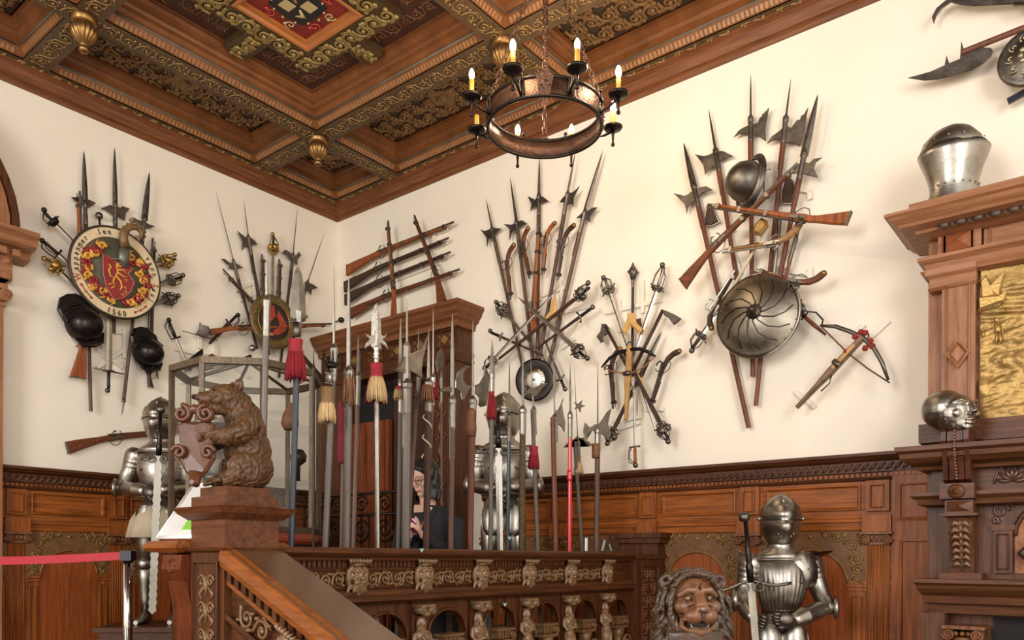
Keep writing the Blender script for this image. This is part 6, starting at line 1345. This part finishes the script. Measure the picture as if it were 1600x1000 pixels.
armour('suit_of_armour','suit of armour with pale cloth skirt at left of the glass case',O3,F3,.955,
 [((-.20,.0,1.40),(-.29,.04,1.13),(-.05,.24,1.09),(.03,.27,1.07)),((.19,.0,1.40),(.25,.05,1.14),(.08,.24,1.10),(.03,.27,1.03))],base=LZ,skirt=mat('pale_cloth','#b8a78c',.85,0,.3,60,.1,10),ped='wooden plinth under the armour at the far left',mats=(steel,dsteel))
gsword('two-handed sword with wavy blade edge held by the left armour',(251,640),(248,712),(238,960),5.93,.05,.13,dsteel,blk,mat('pale_blade','#8f8a7e',.45,.8,.1,40,.2,12),wavy=1)
# =================== seated bear holding a shield
bw_=mat('carved_bear_wood','#543820',.45,0,.3,90,.35,24,coat=.1,spec=.3)
BO=V((NXc,NYc,1.885)); Fb=V((-.30,-.95,0)).normalized(); Rb=Fb.cross(Z)  # Rb: bear's right side
Q=lambda f,r,u: BO+Fb*f+Rb*r+Z*u
A3=(Fb,Rb,Z); m=MB()
for (f,r,u,a,b,c) in [(-.055,0,.085,.10,.105,.09),(-.05,0,.16,.095,.10,.10),(-.04,0,.235,.085,.095,.09),(-.03,0,.30,.075,.08,.07),(.0,0,.345,.07,.065,.065),(.03,0,.375,.068,.062,.055),(.06,0,.375,.05,.05,.045)]: m.ball(Q(f,r,u),(a,b,c),14,10,A3)
m.tube([Q(.05,0,.37),Q(.10,0,.362),Q(.148,0,.358)],[.045,.034,.024],12); m.ball(Q(.155,0,.362),(.014,.016,.012),8,6,A3)
m.tube([Q(.06,0,.33),Q(.10,0,.322),Q(.135,0,.318)],[.028,.021,.014],10)
for g in(-1,1):
    m.ball(Q(.0,g*.052,.425),(.016,.022,.026),10,8,A3); m.ball(Q(.085,g*.030,.388),(.018,.012,.012),8,6,A3)
    m.ball(Q(-.02,g*.075,.075),(.075,.045,.075),12,9,A3); m.tube([Q(.0,g*.08,.06),Q(.05,g*.08,.03),Q(.075,g*.078,.022)],[.05,.032,.026],10)
    m.tube([Q(-.04,g*.075,.27),Q(.01,g*.10,.215),Q(.07,g*.085,.20),Q(.115,g*.055,.205)],[.052,.045,.036,.028],12); m.ball(Q(.125,g*.05,.20),(.03,.028,.026),10,8,A3)
    for k in range(4): m.tube([Q(.14,g*(.03+.014*k),.21),Q(.16,g*(.03+.014*k),.2),Q(.158,g*(.03+.014*k),.178)],[.009,.009,.005],6); m.tube([Q(.085,g*(.058+.013*k),.025),Q(.105,g*(.058+.013*k),.015)],[.011,.006],6)
def furd(p,n):
    if (p-Q(.13,0,.35)).length<.035: return 0
    d=p-BO; a=math.atan2(d.dot(Rb),d.dot(Fb)); w=noise.noise(p*22)*1.2
    return .006*abs(math.sin((a*9+d.z*46+w*3.2)))**.8+.004*noise.noise(V((p.x*90,p.y*90,p.z*35)))-.003
t=thing('bear_statue','brown carved wooden bear sitting upright and holding a scrolled shield','statue',tuple(BO))
link('bear_body',organic(m,.0034,2,furd),bw_,t)
m=MB(); 
for g in(-1,1): m.ball(Q(.096,g*.034,.392),.0065,8,6)
link('eyes',m,blk,t); link('nose',MB().ball(Q(.166,0,.364),(.01,.014,.01),10,8,A3),blk,t)
link('teeth',(lambda mm:[mm.tube([Q(.12+.006*k,g*.012,.345),Q(.12+.006*k,g*.012,.335)],[.003,.001],5) for g in(-1,1) for k in range(4)] and mm)(MB()),mat('old_ivory','#b09a70',.4),t)
sw=mat('statue_shield_wood','#5a3520',.36,0,.15,30,.2,10,coat=.15,spec=.3)
Rs=Rb; c=Q(.165,-.035,.142); Rb=(Rs*.62+Fb*.78).normalized(); Fo=Fb; Fb=Rb.cross(Z)*-1; Fb=Fb if Fb.dot(Fo)>0 else -Fb
P_=[c+Rb*a+Z*b+Fb*(-.015*abs(a)*8+.03*b) for a,b in ((-.075,.105),(-.045,.12),(0,.11),(.045,.12),(.075,.105),(.068,.03),(.078,-.03),(.045,-.085),(.0,-.135),(-.045,-.085),(-.078,-.03),(-.068,.03))]
m=MB(); m.prism(P_,Fb,.03,.010); sh_=link('cartouche_shield',m,sw,t)
for g in(-1,1):
    m=MB(); m.tube(spiral(c+Rb*g*.05+Z*.145+Fb*.012,Z,Rb*-g,.036,1.5,1,20),[.011]*21,8,flat=1.6,nrm=Fb); link('scroll',m,sw,t); m=MB(); m.tube(spiral(c+Rb*g*.06-Z*.01+Fb*.022,Rb*g,Z,.03,1.3,1,16),.009,8); link('scroll',m,sw,t)
m=MB(); m.tube([c+Rb*-.06+Z*.15,c+Z*.165+Fb*.01,c+Rb*.06+Z*.15],[.016,.02,.016],10); link('scroll',m,sw,t); m=MB(); m.tube([c-Z*.09,c-Z*.135+Fb*.012,c-Z*.13+Fb*.035],[.03,.022,.010],10); link('scroll',m,sw,t); Rb=Rs; Fb=Fo
# =================== lion head statue
lw=mat('lion_mane_wood','#3f2b1b',.42,0,.2,60,.35,14,coat=.12,spec=.35); lf_=mat('lion_face_wood','#66422a',.4,0,.15,50,.35,14,coat=.12,spec=.35)
Yl=1.95; LO=Dp(1084,944,Yl); Fl=(-YA*.97+XA*.14+Z*.05).normalized(); Rl=Fl.cross(Z)*-1; Rl.normalize(); Ul=Rl.cross(Fl)*-1
if Ul.z<0: Ul=-Ul
k=1.6e-3  # metres per pixel here
Q=lambda a,b,f: LO+Rl*a*k+Ul*b*k+Fl*f*k   # a right, b up (pixels of the photo), f forward
A3=(Rl,Fl,Ul); m=MB()
m.ball(Q(0,2,-5),(36*k,26*k,42*k),18,14,A3); m.ball(Q(0,-2,16),(14*k,15*k,20*k),12,9,A3)
m.tube([Q(0,16,20),Q(-1,2,30),Q(-1,-4,34)],[8*k,10*k,11*k],10); m.ball(Q(-1,-7,38),(12*k,8*k,7*k),12,8,A3)
for g in(-1,1):
    m.ball(Q(g*12,-18,29),(15*k,14*k,12*k),12,9,A3); m.tube([Q(g*5,21,23),Q(g*17,22,23),Q(g*31,12,14)],[6*k,6.5*k,4*k],8); m.ball(Q(g*25,-4,16),(13*k,10*k,11*k),10,8,A3)
    m.tube([Q(g*8,3,25),Q(g*18,-1,24),Q(g*30,4,15)],[3*k,3.4*k,2*k],6)
    m.tube([Q(g*24,-20,18),Q(g*26,-34,14),Q(g*14,-42,20)],[5*k,5*k,4*k],8)
    for j in range(3): m.tube([Q(g*(6+2*j),-10-4*j,42-j),Q(g*(18+2*j),-13-5*j,38-2*j),Q(g*(27+j),-16-4*j,29)],[1.4*k,2.2*k,1.2*k],6)
m.tube([Q(-16,-40,20),Q(0,-43,27),Q(16,-40,20)],[6*k,7*k,6*k],10); m.ball(Q(0,-52,14),(20*k,14*k,14*k),12,9,A3)
for j in (-1,1): m.tube([Q(j*3,20,27),Q(j*4,28,23),Q(j*9,35,14)],[2.2*k,2.4*k,1.2*k],6)
t=thing('lion_statue','dark carved wooden lion head with open mouth and curly mane','statue',(6.03,-3.69,1.13))
link('lion_face',organic(m,.0022,2),lf_,t)
m=MB(); rn=random.Random(3)
m.ball(Q(0,2,-30),(46*k,26*k,44*k),16,12,A3); m.ball(Q(0,-50,-34),(46*k,26*k,55*k),16,12,A3)
for ring,(ra,rb,f0,n,ln) in enumerate([(39,43,6,24,16),(47,47,-6,24,20),(50,47,-20,22,24)]):
    for j in range(n):
        a=R_(-50+280*j/(n-1)); p=Q(cos(a)*ra,sin(a)*rb+2,f0); dr=(Rl*cos(a)+Ul*sin(a)); dn=-Ul; g=1 if cos(a)>0 else -1
        pts=[]; 
        for i in range(8):
            s_=i/7; dd=dr*(ln*s_*(.55 if sin(a)>.3 else .4))*k+dn*(ln*s_**1.5*(1.6 if sin(a)<.5 else .15))*k+Fl*(5*sin(s_*PI)*k); w_=(Fl.cross(dr))*(3.2*sin(s_*7+j*1.3)*k); pts.append(p+dd+w_)
        m.tube(pts,[4.2*k,5*k,5*k,4.8*k,4.4*k,3.8*k,2.8*k,1.4*k],6)
for j in range(44):
    g=-1 if j%2 else 1; a0=g*(34+rn.random()*26); b0=22-rn.random()*75; f0=-10+rn.random()*14; pts=[Q(a0+g*(4.5*sin(i*.95+j)+i*.5),b0-i*6,f0+5*cos(i*.95+j)) for i in range(9)]; m.tube(pts,[2.5*k,3.8*k,4.4*k,4.4*k,4.2*k,3.8*k,3.2*k,2.2*k,1*k],6)
for g in(-1,1): m.tube(arc3(Q(g*42,34,-4),Rl,Ul,10*k,0,2*PI,10)[:-1],4*k,6,closed=True)
link('mane',organic(m,.0022,0),lw,t)
m=MB(); 
for g in(-1,1): m.ball(Q(g*17+1,9,19),(5.6*k,5*k,4.6*k),12,9,A3)
link('eyes',m,mat('eye_wood','#6a4a32',.2,coat=.6),t); m=MB()
for g in(-1,1): m.ball(Q(g*17+3,9,23.6),(1.9*k,1.4*k,1.9*k),8,6,A3)
link('pupils',m,blk,t)
link('mouth_cavity',MB().ball(Q(0,-31,16),(20*k,12*k,8*k),12,8,A3),mat('dark_void','#140c09'),t)
m=MB()
for j in range(6): m.ball(Q(-9+3.6*j,-29.5,25),(1.9*k,1.5*k,2.6*k),7,5,A3); m.ball(Q(-8+3.2*j,-36,24),(1.6*k,1.4*k,2.2*k),7,5,A3)
for g in(-1,1): m.tube([Q(g*14,-25,23),Q(g*14,-34,24)],[2.6*k,.8*k],6); m.tube([Q(g*12.5,-39,22),Q(g*12.5,-31,24)],[2.4*k,.8*k],6)
link('teeth',m,mat('carved_teeth','#8a7560',.35,coat=.3),t)
link('nose',organic(MB().ball(Q(-1,-8,41),(10*k,5*k,5.5*k),12,8,A3).ball(Q(-1,-15,40),(2.2*k,3*k,7*k),8,6,A3),.002,1),mat('nose_wood','#4a3028',.3,coat=.3),t)
m=MB(); m.tube([Q(0,-40,-30),Q(0,-120,-30),Q(0,-180,-35),Q(0,-270,-30)],[60*k,58*k,66*k,60*k],16)
for g in(-1,1): m.tube([Q(g*34,-110,-5),Q(g*36,-200,10),Q(g*36,-262,14)],[20*k,17*k,15*k],10); m.ball(Q(g*36,-266,22),(20*k,26*k,10*k),10,8,A3)
link('lion_body',organic(m,.007,2),lw,t)
# =================== glass display case with armour pieces
glass=bpy.data.materials.new('case_glass'); glass.use_nodes=True; nt=glass.node_tree; nt.nodes.clear()
o_=nt.nodes.new('ShaderNodeOutputMaterial'); mx=nt.nodes.new('ShaderNodeMixShader'); tr=nt.nodes.new('ShaderNodeBsdfTransparent'); gl=nt.nodes.new('ShaderNodeBsdfGlossy'); fz=nt.nodes.new('ShaderNodeFresnel')
fz.inputs[0].default_value=1.5; gl.inputs['Roughness'].default_value=.02; mx.inputs[0].default_value=.07; tr.inputs[0].default_value=(.93,.95,.94,1)
nt.links.new(tr.outputs[0],mx.inputs[1]); nt.links.new(gl.outputs[0],mx.inputs[2]); nt.links.new(mx.outputs[0],o_.inputs[0])
bz=mat('case_bronze','#5e4c3a',.4,.5,.2,60,.3,14)
GC=Dp(388,700,5.2); gx,gy=GC.x,GC.y; Rg=.47; zt=2.79; zb=1.77
t=thing('display_case','octagonal glass display case with bronze frame behind the bear statue','display case',(gx,gy,LZ))
an=[R_(22.5+45*i) for i in range(8)]; cs=[V((gx+Rg*cos(a),gy+Rg*sin(a),0)) for a in an]
for i in range(8):
    a,b=cs[i],cs[(i+1)%8]; u=(b-a).normalized(); n_=V((u.y,-u.x,0))
    link('corner_post',MB().ob(a+Z*((zt+zb)/2),u*.014,n_*.014,Z*((zt-zb)/2)),bz,t)
    link('top_bar',MB().ob((a+b)/2+Z*zt,u*((b-a).length/2+.01),n_*.018,Z*.02),bz,t); link('bottom_bar',MB().ob((a+b)/2+Z*zb,u*((b-a).length/2+.01),n_*.018,Z*.018),bz,t)
    p1,p2=a+u*.014,b-u*.014; link('glass_pane',MB().add([p1+Z*(zb+.02),p2+Z*(zb+.02),p2+Z*(zt-.02),p1+Z*(zt-.02)],[(0,1,2,3)],False),glass,t)
    A_=V((gx,gy,zt+.10)); link('roof_bar',MB().tube([a+Z*(zt+.01),A_],.011,6),bz,t); link('roof_pane',MB().add([a+Z*(zt+.012),b+Z*(zt+.012),A_],[(0,1,2)],False),glass,t)
for z in (2.10,2.45): link('glass_shelf',MB().add([V((gx,gy,z))+(c-V((gx,gy,0)))*.95 for c in cs],[tuple(range(8))],False),glass,t)
oct_=lambda r,z:[V((gx+r*cos(a),gy+r*sin(a),z)) for a in an]
link('red_base',MB().ring([oct_(.50,1.68),oct_(.52,1.70),oct_(.52,1.72),oct_(.48,1.755)]),wood('case_base_wood','#8c3f2a','#6a2c1c','x',.3,.4),t)
link('cabinet',MB().ring([oct_(.46,LZ),oct_(.46,1.68)]),WDK('z'),t); link('cloth_floor',MB().ring([oct_(.44,1.775),oct_(.44,1.785)]),mat('crimson_cloth','#8f2430',.9,0,.2,80,.1,20),t)
def case_item(name,label,cat,c,f,m): tagm(name,f(V(c)),m,label,cat)
case_item('helmet','small open steel helmet on the middle shelf of the glass case','helmet',(gx-.18,gy-.12,2.11),lambda c: MB(True).lathe([(.12,.0),(.11,.02),(.09,.05),(.095,.12),(.07,.18),(.02,.215),(0,.218)],c,Z,20),dsteel)
case_item('helmet','grey conical helmet on the top shelf of the glass case','helmet',(gx-.12,gy-.2,2.46),lambda c: MB(True).lathe([(.13,.0),(.10,.02),(.10,.08),(.07,.15),(.01,.21),(0,.212)],c,Z,20),steel)
case_item('flask','brown tapered leather flask on the upper right of the glass case','flask',(gx+.12,gy+.24,2.46),lambda c: MB(True).lathe([(.04,.0),(.06,.04),(.05,.1),(.02,.16),(.025,.18),(0,.182)],c,Z,16),leath)
case_item('mace','short studded mace head standing inside the glass case at right','mace',(gx+.2,gy+.25,2.11),lambda c: MB(True).lathe([(.012,.0),(.012,.10),(.045,.13),(.05,.17),(.03,.21),(0,.215)],c,Z,16,8,.12),iron)
case_item('dagger_stand','dark dagger leaning upright inside the lower glass case','dagger',(gx-.2,gy-.1,1.79),lambda c: MB().tube([c,c+V((0,0,.22))],[.006,.02],6).tube([c+V((-.05,0,.22)),c+V((.05,0,.22))],.007,6).tube([c+V((0,0,.22)),c+V((0,0,.29))],.01,6),dsteel)
# info board on its wooden ledge left of the newel
a=ony(247,842,-3.80); b=V((3.80,-3.80,a.z)); c=ony(303,760,-3.45); tl=V((a.x+.0,c.y,c.z)); tr_=V((3.80,c.y,c.z))
U_=(b-a); W_=(c-a); W2=W_; N_=U_.cross(W_).normalized()
t=thing('info_board','slanted white information board in a white frame left of the bear newel','sign',tuple(a))
m=MB(); m.prism([a,b,b+W2,a+W2],N_,.012,.003); link('board',m,mat('white_enamel','#eceae6',.35),t)
m=MB(); 
for p1,p2 in ((a,b),(b,b+W2),(b+W2,a+W2),(a+W2,a)): m.tube([p1+N_*.006,p2+N_*.006],.008,6)
link('frame',m,mat('white_frame','#f4f2ee',.3),t); m=MB(); q0=a+U_*.62+W2*.12+N_*.008; m.prism([q0,q0+U_*.25,q0+U_*.25+W2*.35,q0+W2*.3],N_,.003); link('green_print',m,mat('print_green','#8fd44a',.5),t)
t=thing('side_ledge','rounded wooden ledge on a scrolled bracket left of the bear newel','ledge',(3.6,-3.7,0))
link('ledge_top',MB().prism([V((a.x-.02,-3.86,0)),V((3.79,-3.86,0)),V((3.79,-3.30,0)),V((a.x-.02,-3.30,0))],Z,.05,.02),hm,t).location.z+=a.z-.035
m=MB(); m.box(3.58,3.79,-3.74,-3.40,0,a.z-.06); link('ledge_pier',m,WDK('z'),t)
m=MB(); m.sweep([(0,a.z-.06),(.09,a.z-.07),(.10,a.z-.13),(.07,a.z-.18),(.045,a.z-.30),(.02,a.z-.5),(0,a.z-.6)],V((3.63,-3.74,0)),V((3.78,-3.74,0)),-Y,Z); m.tube(spiral(V((3.705,-3.835,a.z-.12)),X,Z,.035,1.5,1,16),.006,6); link('bracket',m,wood('bracket_wood','#6e3418','#4a200c','z',.35,.3),t)
# =================== belt barrier
t=thing('barrier_post','chrome belt barrier post with red belt in front of the left panelling','barrier',tuple(Dp(200,860,5.1)*1.))
c=Dp(200,860,5.1); chrome=mat('chrome','#d8d8d8',.12,1)
link('post',MB(True).lathe([(.031,LZ+.02),(.031,c.z)],V((c.x,c.y,0)),Z,24),chrome,t); link('foot',MB(True).lathe([(.18,LZ),(.175,LZ+.012),(.05,LZ+.035),(.03,LZ+.04)],V((c.x,c.y,0)),Z,32),chrome,t)
link('belt_head',MB().ob(V((c.x,c.y,c.z-.035)),XA*.036,YA*.036,Z*.032),mat('black_plastic','#15151a',.4),t)
m=MB(); n=10; A_=c-XA*.036+Z*-.035; B_=A_-XA*1.6+Z*-.035+YA*.0
L=[]
for i in range(n+1):
    s_=i/n; p=A_+(B_-A_)*s_+Z*(-.02*sin(PI*s_)); L.append([p+Z*.026,p+Z*.026+YA*.002,p-Z*.026+YA*.002,p-Z*.026])
m.ring(L,True,True,False); link('belt',m,mat('red_belt','#b00d22',.55,0,.2,90,.05,20),t)
# =================== helmets on the chimneypiece
c=ony(1490,298,-.40); c.z=3.642; Fh=(-YA-XA*.1).normalized(); Rh=Z.cross(Fh); k=1.0
t=thing('frog_mouth_helm','tall steel frog-mouthed jousting helm on top of the chimneypiece','helmet',tuple(c))
E_=lambda f,u,a,b,r=0: (c+Fh*f+Z*(u*1.3)+Rh*r,Rh*a,Fh*b)
m=MB(True); m.loft([E_(0,0,.148,.12),E_(0,.02,.145,.12),E_(0,.06,.125,.11),E_(0,.10,.128,.12),E_(0,.16,.15,.145),E_(0,.21,.178,.165),E_(0,.235,.19,.172),E_(0,.238,.18,.165),E_(-.01,.22,.15,.13)],36); link('helm_body',m,steel,t)
m=MB(True); m.loft([E_(-.015,.222,.178,.135),E_(-.02,.25,.175,.15),E_(-.025,.29,.155,.145),E_(-.03,.33,.11,.115),E_(-.03,.355,.05,.06),E_(-.03,.362,.01,.02)],36,fl=18,fa=.008); link('helm_dome',m,steel,t)
m=MB(); 
for g in(-1,1): m.tube([c+Fh*(.165*cos(a_)-.012)+Rh*sin(a_)*.176+Z*(.316) for a_ in [g*R_(8+9*i) for i in range(7)]],[.002,.010,.013,.013,.011,.008,.002],8,flat=.6,nrm=Z)
link('sight_opening',m,mat('dark_void','#140c09'),t)
m=MB()
for i in range(9): a_=R_(-80+20*i); m.ball(c+Fh*.118*cos(a_)+Rh*.133*sin(a_)+Z*(.098),.0065,6,5); 
for i in range(7): a_=R_(-80+26*i); m.ball(c+Fh*(.158*cos(a_)-.02)+Rh*.17*sin(a_)+Z*.357,.005,6,5)
link('rivets',m,psteel,t)
c=ony(1484,645,-.56); t=thing('mask_helmet','round steel helmet with a human face visor on the scroll corbel','helmet',tuple(c-Z*.12))
Fh=(-YA*.95+XA*.22-Z*.05).normalized(); Rh=Z.cross(Fh).normalized(); Uh=Fh.cross(Rh); A3=(Rh,Fh,Uh); Q=lambda a,f,u: c+Rh*a+Fh*f+Uh*u
m=MB(); m.ball(Q(-.012,-.03,.02),(.116,.12,.108),22,16,A3); m.ball(Q(.015,.03,-.01),(.112,.095,.108),20,14,A3); m.ball(Q(.02,.05,-.06),(.085,.07,.06),16,10,A3)
m.tube([Q(.02,.118,.045),Q(.02,.137,.015),Q(.02,.152,-.015)],[.012,.015,.021],10); m.ball(Q(.008,.137,-.02),.012,8,6); m.ball(Q(.034,.137,-.02),.012,8,6)
for g in(-1,1): m.tube([Q(.02+g*.02,.118,.045),Q(.02+g*.05,.108,.058),Q(.02+g*.078,.085,.045)],[.006,.008,.004],8); m.ball(Q(.02+g*.058,.098,-.015),(.030,.02,.025),10,7,A3); m.ball(Q(.02+g*.045,.108,.03),(.022,.008,.01),10,7,A3)
m.tube([Q(-.01,.128,-.05),Q(.02,.135,-.046),Q(.05,.126,-.05)],[.005,.008,.005],8); m.tube([Q(-.005,.124,-.065),Q(.02,.13,-.068),Q(.045,.122,-.065)],[.006,.009,.006],8); m.ball(Q(.02,.11,-.088),(.03,.02,.018),10,7,A3)
link('mask_shell',organic(m,.004,3),steel,t)
m=MB()
for g in(-1,1): m.tube([Q(.02+g*.028,.118,.028),Q(.02+g*.045,.1175,.031),Q(.02+g*.062,.109,.028)],[.001,.0028,.001],6)
m.tube([Q(.0,.128,-.057),Q(.02,.134,-.057),Q(.04,.126,-.057)],.0028,6); m.tube([Q(-.13,.02,-.01),Q(-.10,.085,-.035),Q(-.04,.115,-.085),Q(.03,.10,-.112)],.002,5); link('slits',m,mat('dark_void','#140c09'),t)
m=MB()
for a_,f_,u_ in ((-.10,.07,-.05),(-.09,.07,-.068),(-.06,.085,-.085),(-.11,.05,-.03)): m.ball(Q(a_,f_+.012,u_),.004,6,5)
link('rivets',m,psteel,t)
# =================== woman reading a phone behind the balustrade
Yw=4.85; HC=Dp(661,747,Yw); Fw=(-XA*.48-YA*.88).normalized(); Rw=Z.cross(Fw); fd=(Fw*.93-Z*.36).normalized(); fu=(Rw.cross(fd)*-1); fu=fu if fu.z>0 else -fu
skin=mat('skin','#d8ab93',.5,0,.05,80,.06,20); hair=mat('black_hair','#17120f',.4,0,.5,140,.3,40,stretch=(1,1,.2)); blkc=mat('black_cloth','#1c1a1d',.85,0,.3,90,.2,12)
t=thing('person','dark-haired woman in glasses and black jacket looking down at a phone','person',(HC.x,HC.y,LZ))
Q=lambda a,f,u: HC+Rw*a+fd*f+fu*u; A3=(Rw,fd,fu)
B_=lambda a,f,z: V((HC.x,HC.y,0))+Rw*a+Fw*f+Z*z
zc=HC.z; m=MB()
m.ball(Q(0,-.01,.02),(.073,.088,.095),18,14,A3); m.ball(Q(0,.028,-.035),(.052,.052,.065),14,10,A3); m.ball(Q(0,.06,-.085),(.022,.02,.018),10,7,A3)
m.tube([Q(0,.088,.02),Q(0,.103,-.01),Q(0,.108,-.022)],[.007,.010,.012],8)
for g in(-1,1):
    m.tube([Q(g*.012,.086,.032),Q(g*.03,.086,.038),Q(g*.05,.07,.03)],.0055,6); m.ball(Q(g*.036,.062,-.022),(.02,.018,.018),8,6,A3); m.ball(Q(g*.073,-.012,-.002),(.008,.014,.026),8,6,A3); m.ball(Q(g*.029,.079,.012),(.014,.008,.008),8,6,A3)
m.tube([Q(-.02,.085,-.052),Q(0,.091,-.05),Q(.02,.085,-.052)],[.003,.006,.003],6); m.tube([Q(-.016,.083,-.060),Q(0,.089,-.062),Q(.016,.083,-.060)],[.003,.006,.003],6)
# neck, torso, hips, legs, arms: one skin
m.tube([Q(0,-.02,-.06),B_(0,-.055,zc-.17),B_(0,-.07,zc-.23)],[.052,.05,.06],14)
m.loft([(B_(0,-.07,zc-.19),Rw*.10,Fw*.06),(B_(0,-.08,zc-.24),Rw*.175,Fw*.09),(B_(0,-.075,zc-.34),Rw*.175,Fw*.115),(B_(0,-.06,zc-.46),Rw*.165,Fw*.13),(B_(0,-.06,zc-.60),Rw*.16,Fw*.12),(B_(0,-.07,zc-.74),Rw*.18,Fw*.135),(B_(0,-.07,zc-.84),Rw*.17,Fw*.13)],20)
for g in(-1,1):
    m.tube([B_(g*.09,-.07,zc-.82),B_(g*.09,-.06,zc-1.05),B_(g*.085,-.07,zc-1.2),B_(g*.085,-.08,LZ+.07)],[.09,.065,.055,.036],14); m.loft([(B_(g*.085,-.13,LZ+.04),Rw*.03,Z*.035),(B_(g*.085,-.06,LZ+.045),Rw*.038,Z*.045),(B_(g*.088,.04,LZ+.025),Rw*.04,Z*.024),(B_(g*.09,.11,LZ+.015),Rw*.02,Z*.013)],12)
ph=Dp(645,822,Yw-.22)
def hand_pts(g,wr,pc): pass
arm={}
for g in(-1,1):
    sh=B_(g*.17,-.08,zc-.26); el=B_(g*.215,-.03,zc-.50); wr=ph+Rw*g*.045-Z*.045-Fw*.03; arm[g]=(sh,el,wr)
    m.tube([sh,sh+(el-sh)*.5,el,el+(wr-el)*.5,wr],[.055,.048,.042,.036,.024],12)
    pd=(ph+Rw*g*.03-wr).normalized(); m.ball(wr+pd*.035,(.018,.036,.03),10,8,(pd.cross(Z).normalized(),pd,Z))
    for j in range(4):
        s0=wr+pd*.055+Z*(.022-.015*j); m.tube([s0,s0+pd*.022+Fw*.012,s0+pd*.02+Fw*.03-Rw*g*.018,s0+pd*.012+Fw*.034-Rw*g*.034],[.0085,.008,.0075,.006],7)
    m.tube([wr+pd*.02+Z*.022,wr+pd*.05+Z*.04,wr+pd*.06+Z*.055-Rw*g*.012],[.010,.009,.007],7)
link('body',organic(m,.006,2),skin,t)
# clothes
m=MB(True)
m.loft([(B_(0,-.075,zc-.165),Rw*.08,Fw*.06),(B_(0,-.08,zc-.205),Rw*.165,Fw*.10),(B_(0,-.08,zc-.27),Rw*.195,Fw*.11),(B_(0,-.075,zc-.36),Rw*.195,Fw*.13),(B_(0,-.06,zc-.47),Rw*.185,Fw*.145),(B_(0,-.06,zc-.62),Rw*.18,Fw*.14),(B_(0,-.07,zc-.78),Rw*.20,Fw*.155),(B_(0,-.07,zc-.98),Rw*.215,Fw*.165)],32,fl=9,fa=.012)
for g in(-1,1):
    sh,el,wr=arm[g]; m.tube([sh,sh+(el-sh)*.5,el,el+(wr-el)*.45,el+(wr-el)*.85],[.070,.062,.056,.048,.040],14)
link('black_jacket',organic(m,.008,3,lambda p,n:.004*noise.noise(p*14)),blkc,t)
m=MB(); m.prism([B_(-.055,.012,zc-.165),B_(.055,.012,zc-.165),B_(.035,.045,zc-.225),B_(0,.064,zc-.275),B_(-.035,.045,zc-.225)],Fw,.02,.006); link('neckline_skin',m,skin,t)
m=MB(); m.prism([B_(-.05,.055,zc-.215),B_(.05,.055,zc-.215),B_(.055,.088,zc-.36),B_(.03,.095,zc-.46),B_(-.03,.095,zc-.46),B_(-.055,.088,zc-.36)],Fw,.02,.006); link('dark_top',m,blkc,t)
m=MB(); rn=random.Random(2)
pc=[mat('coral_bead','#c06a4a',.4),mat('cream_bead','#d8c3a0',.4),mat('magenta_print','#b32a5c',.6)]
for j in range(26):
    a_=R_(-78+156*j/25); p=B_(sin(a_)*.095,.035+.055*cos(a_),zc-.185-.16*cos(a_)**2); MBj=MB(); link('necklace_bead',MBj.ball(p,(.009,.009,.009),7,5),pc[j%2],t)
m=MB()
for (a_,z_,r_) in ((-.02,.42,.035),(.03,.52,.04),(-.05,.55,.03)): m.ball(B_(a_,.088,zc-z_),(r_,.012,r_),10,6,(Rw,Fw,Z))
link('printed_flowers',m,pc[2],t)
# hair: cap plus shoulder-length wavy locks
m=MB(); m.ball(Q(0,-.026,.04),(.090,.092,.090),18,12,A3); rn=random.Random(9)
for j in range(46):
    a_=R_(72+216*j/45); d_=Rw*sin(a_)+Fw*cos(a_); p0=Q(0,-.02,.07)+d_*.05; P_=[p0]
    for i in range(1,8): P_.append(Q(0,-.02,.07)+d_*(.080+.012*sin(i*.9+j)+(.016 if i>4 else 0))-Z*(.030*i)+Rw*.006*sin(i*1.7+j*2))
    m.tube(P_,[.014,.017,.017,.016,.015,.014,.011,.005],6)
for g in(-1,1): m.tube([Q(0,.066,.088),Q(g*.045,.058,.07),Q(g*.074,.022,.02),Q(g*.084,.0,-.05)],[.014,.018,.016,.010],8)
link('hair',organic(m,.006,1),hair,t)
m=MB()
for g in(-1,1): m.tube(arc3(Q(g*.031,.099,.008),Rw,fu,.023,0,2*PI,16)[:-1],.0018,5,closed=True); m.tube([Q(g*.054,.096,.012),Q(g*.075,.0,.01)],.0018,5)
m.tube([Q(-.009,.1,.011),Q(.009,.1,.011)],.0018,5); link('glasses',m,mat('glasses_frame','#4a4450',.3,.5),t)
m=MB()
for g in(-1,1): m.ball(Q(g*.030,.088,.011),(.009,.003,.004),8,6,A3)
link('eyes',m,mat('eye_dark','#2a1c18',.3),t); link('lips',MB().tube([Q(-.017,.088,-.056),Q(0,.0955,-.056),Q(.017,.088,-.056)],[.002,.0045,.002],6),mat('lips','#a85a5c',.4),t)
pn=(Fw*-.55+Z*.83).normalized(); pu=(Fw*.83+Z*.55).normalized()
t2=thing('smartphone','phone with pink case and lit screen held in the woman hands','phone',tuple(ph)); link('case',MB().prism([ph+Rw*a_*.036+pu*b_*.07 for a_,b_ in((-1,-1),(1,-1),(1,1),(-1,1))],pn,.009,.003),pc[2],t2); link('screen',MB().prism([ph+pn*.005+Rw*a_*.033+pu*b_*.066 for a_,b_ in((-1,-1),(1,-1),(1,1),(-1,1))],pn,.001),mat('lit_screen','#c9d4ff',.2,emit='#b9c4ff',es=2.5),t2)
link('earring',MB().ball(Q(.076,-.012,-.035),(.004,.004,.01),6,5,A3),gold,t)
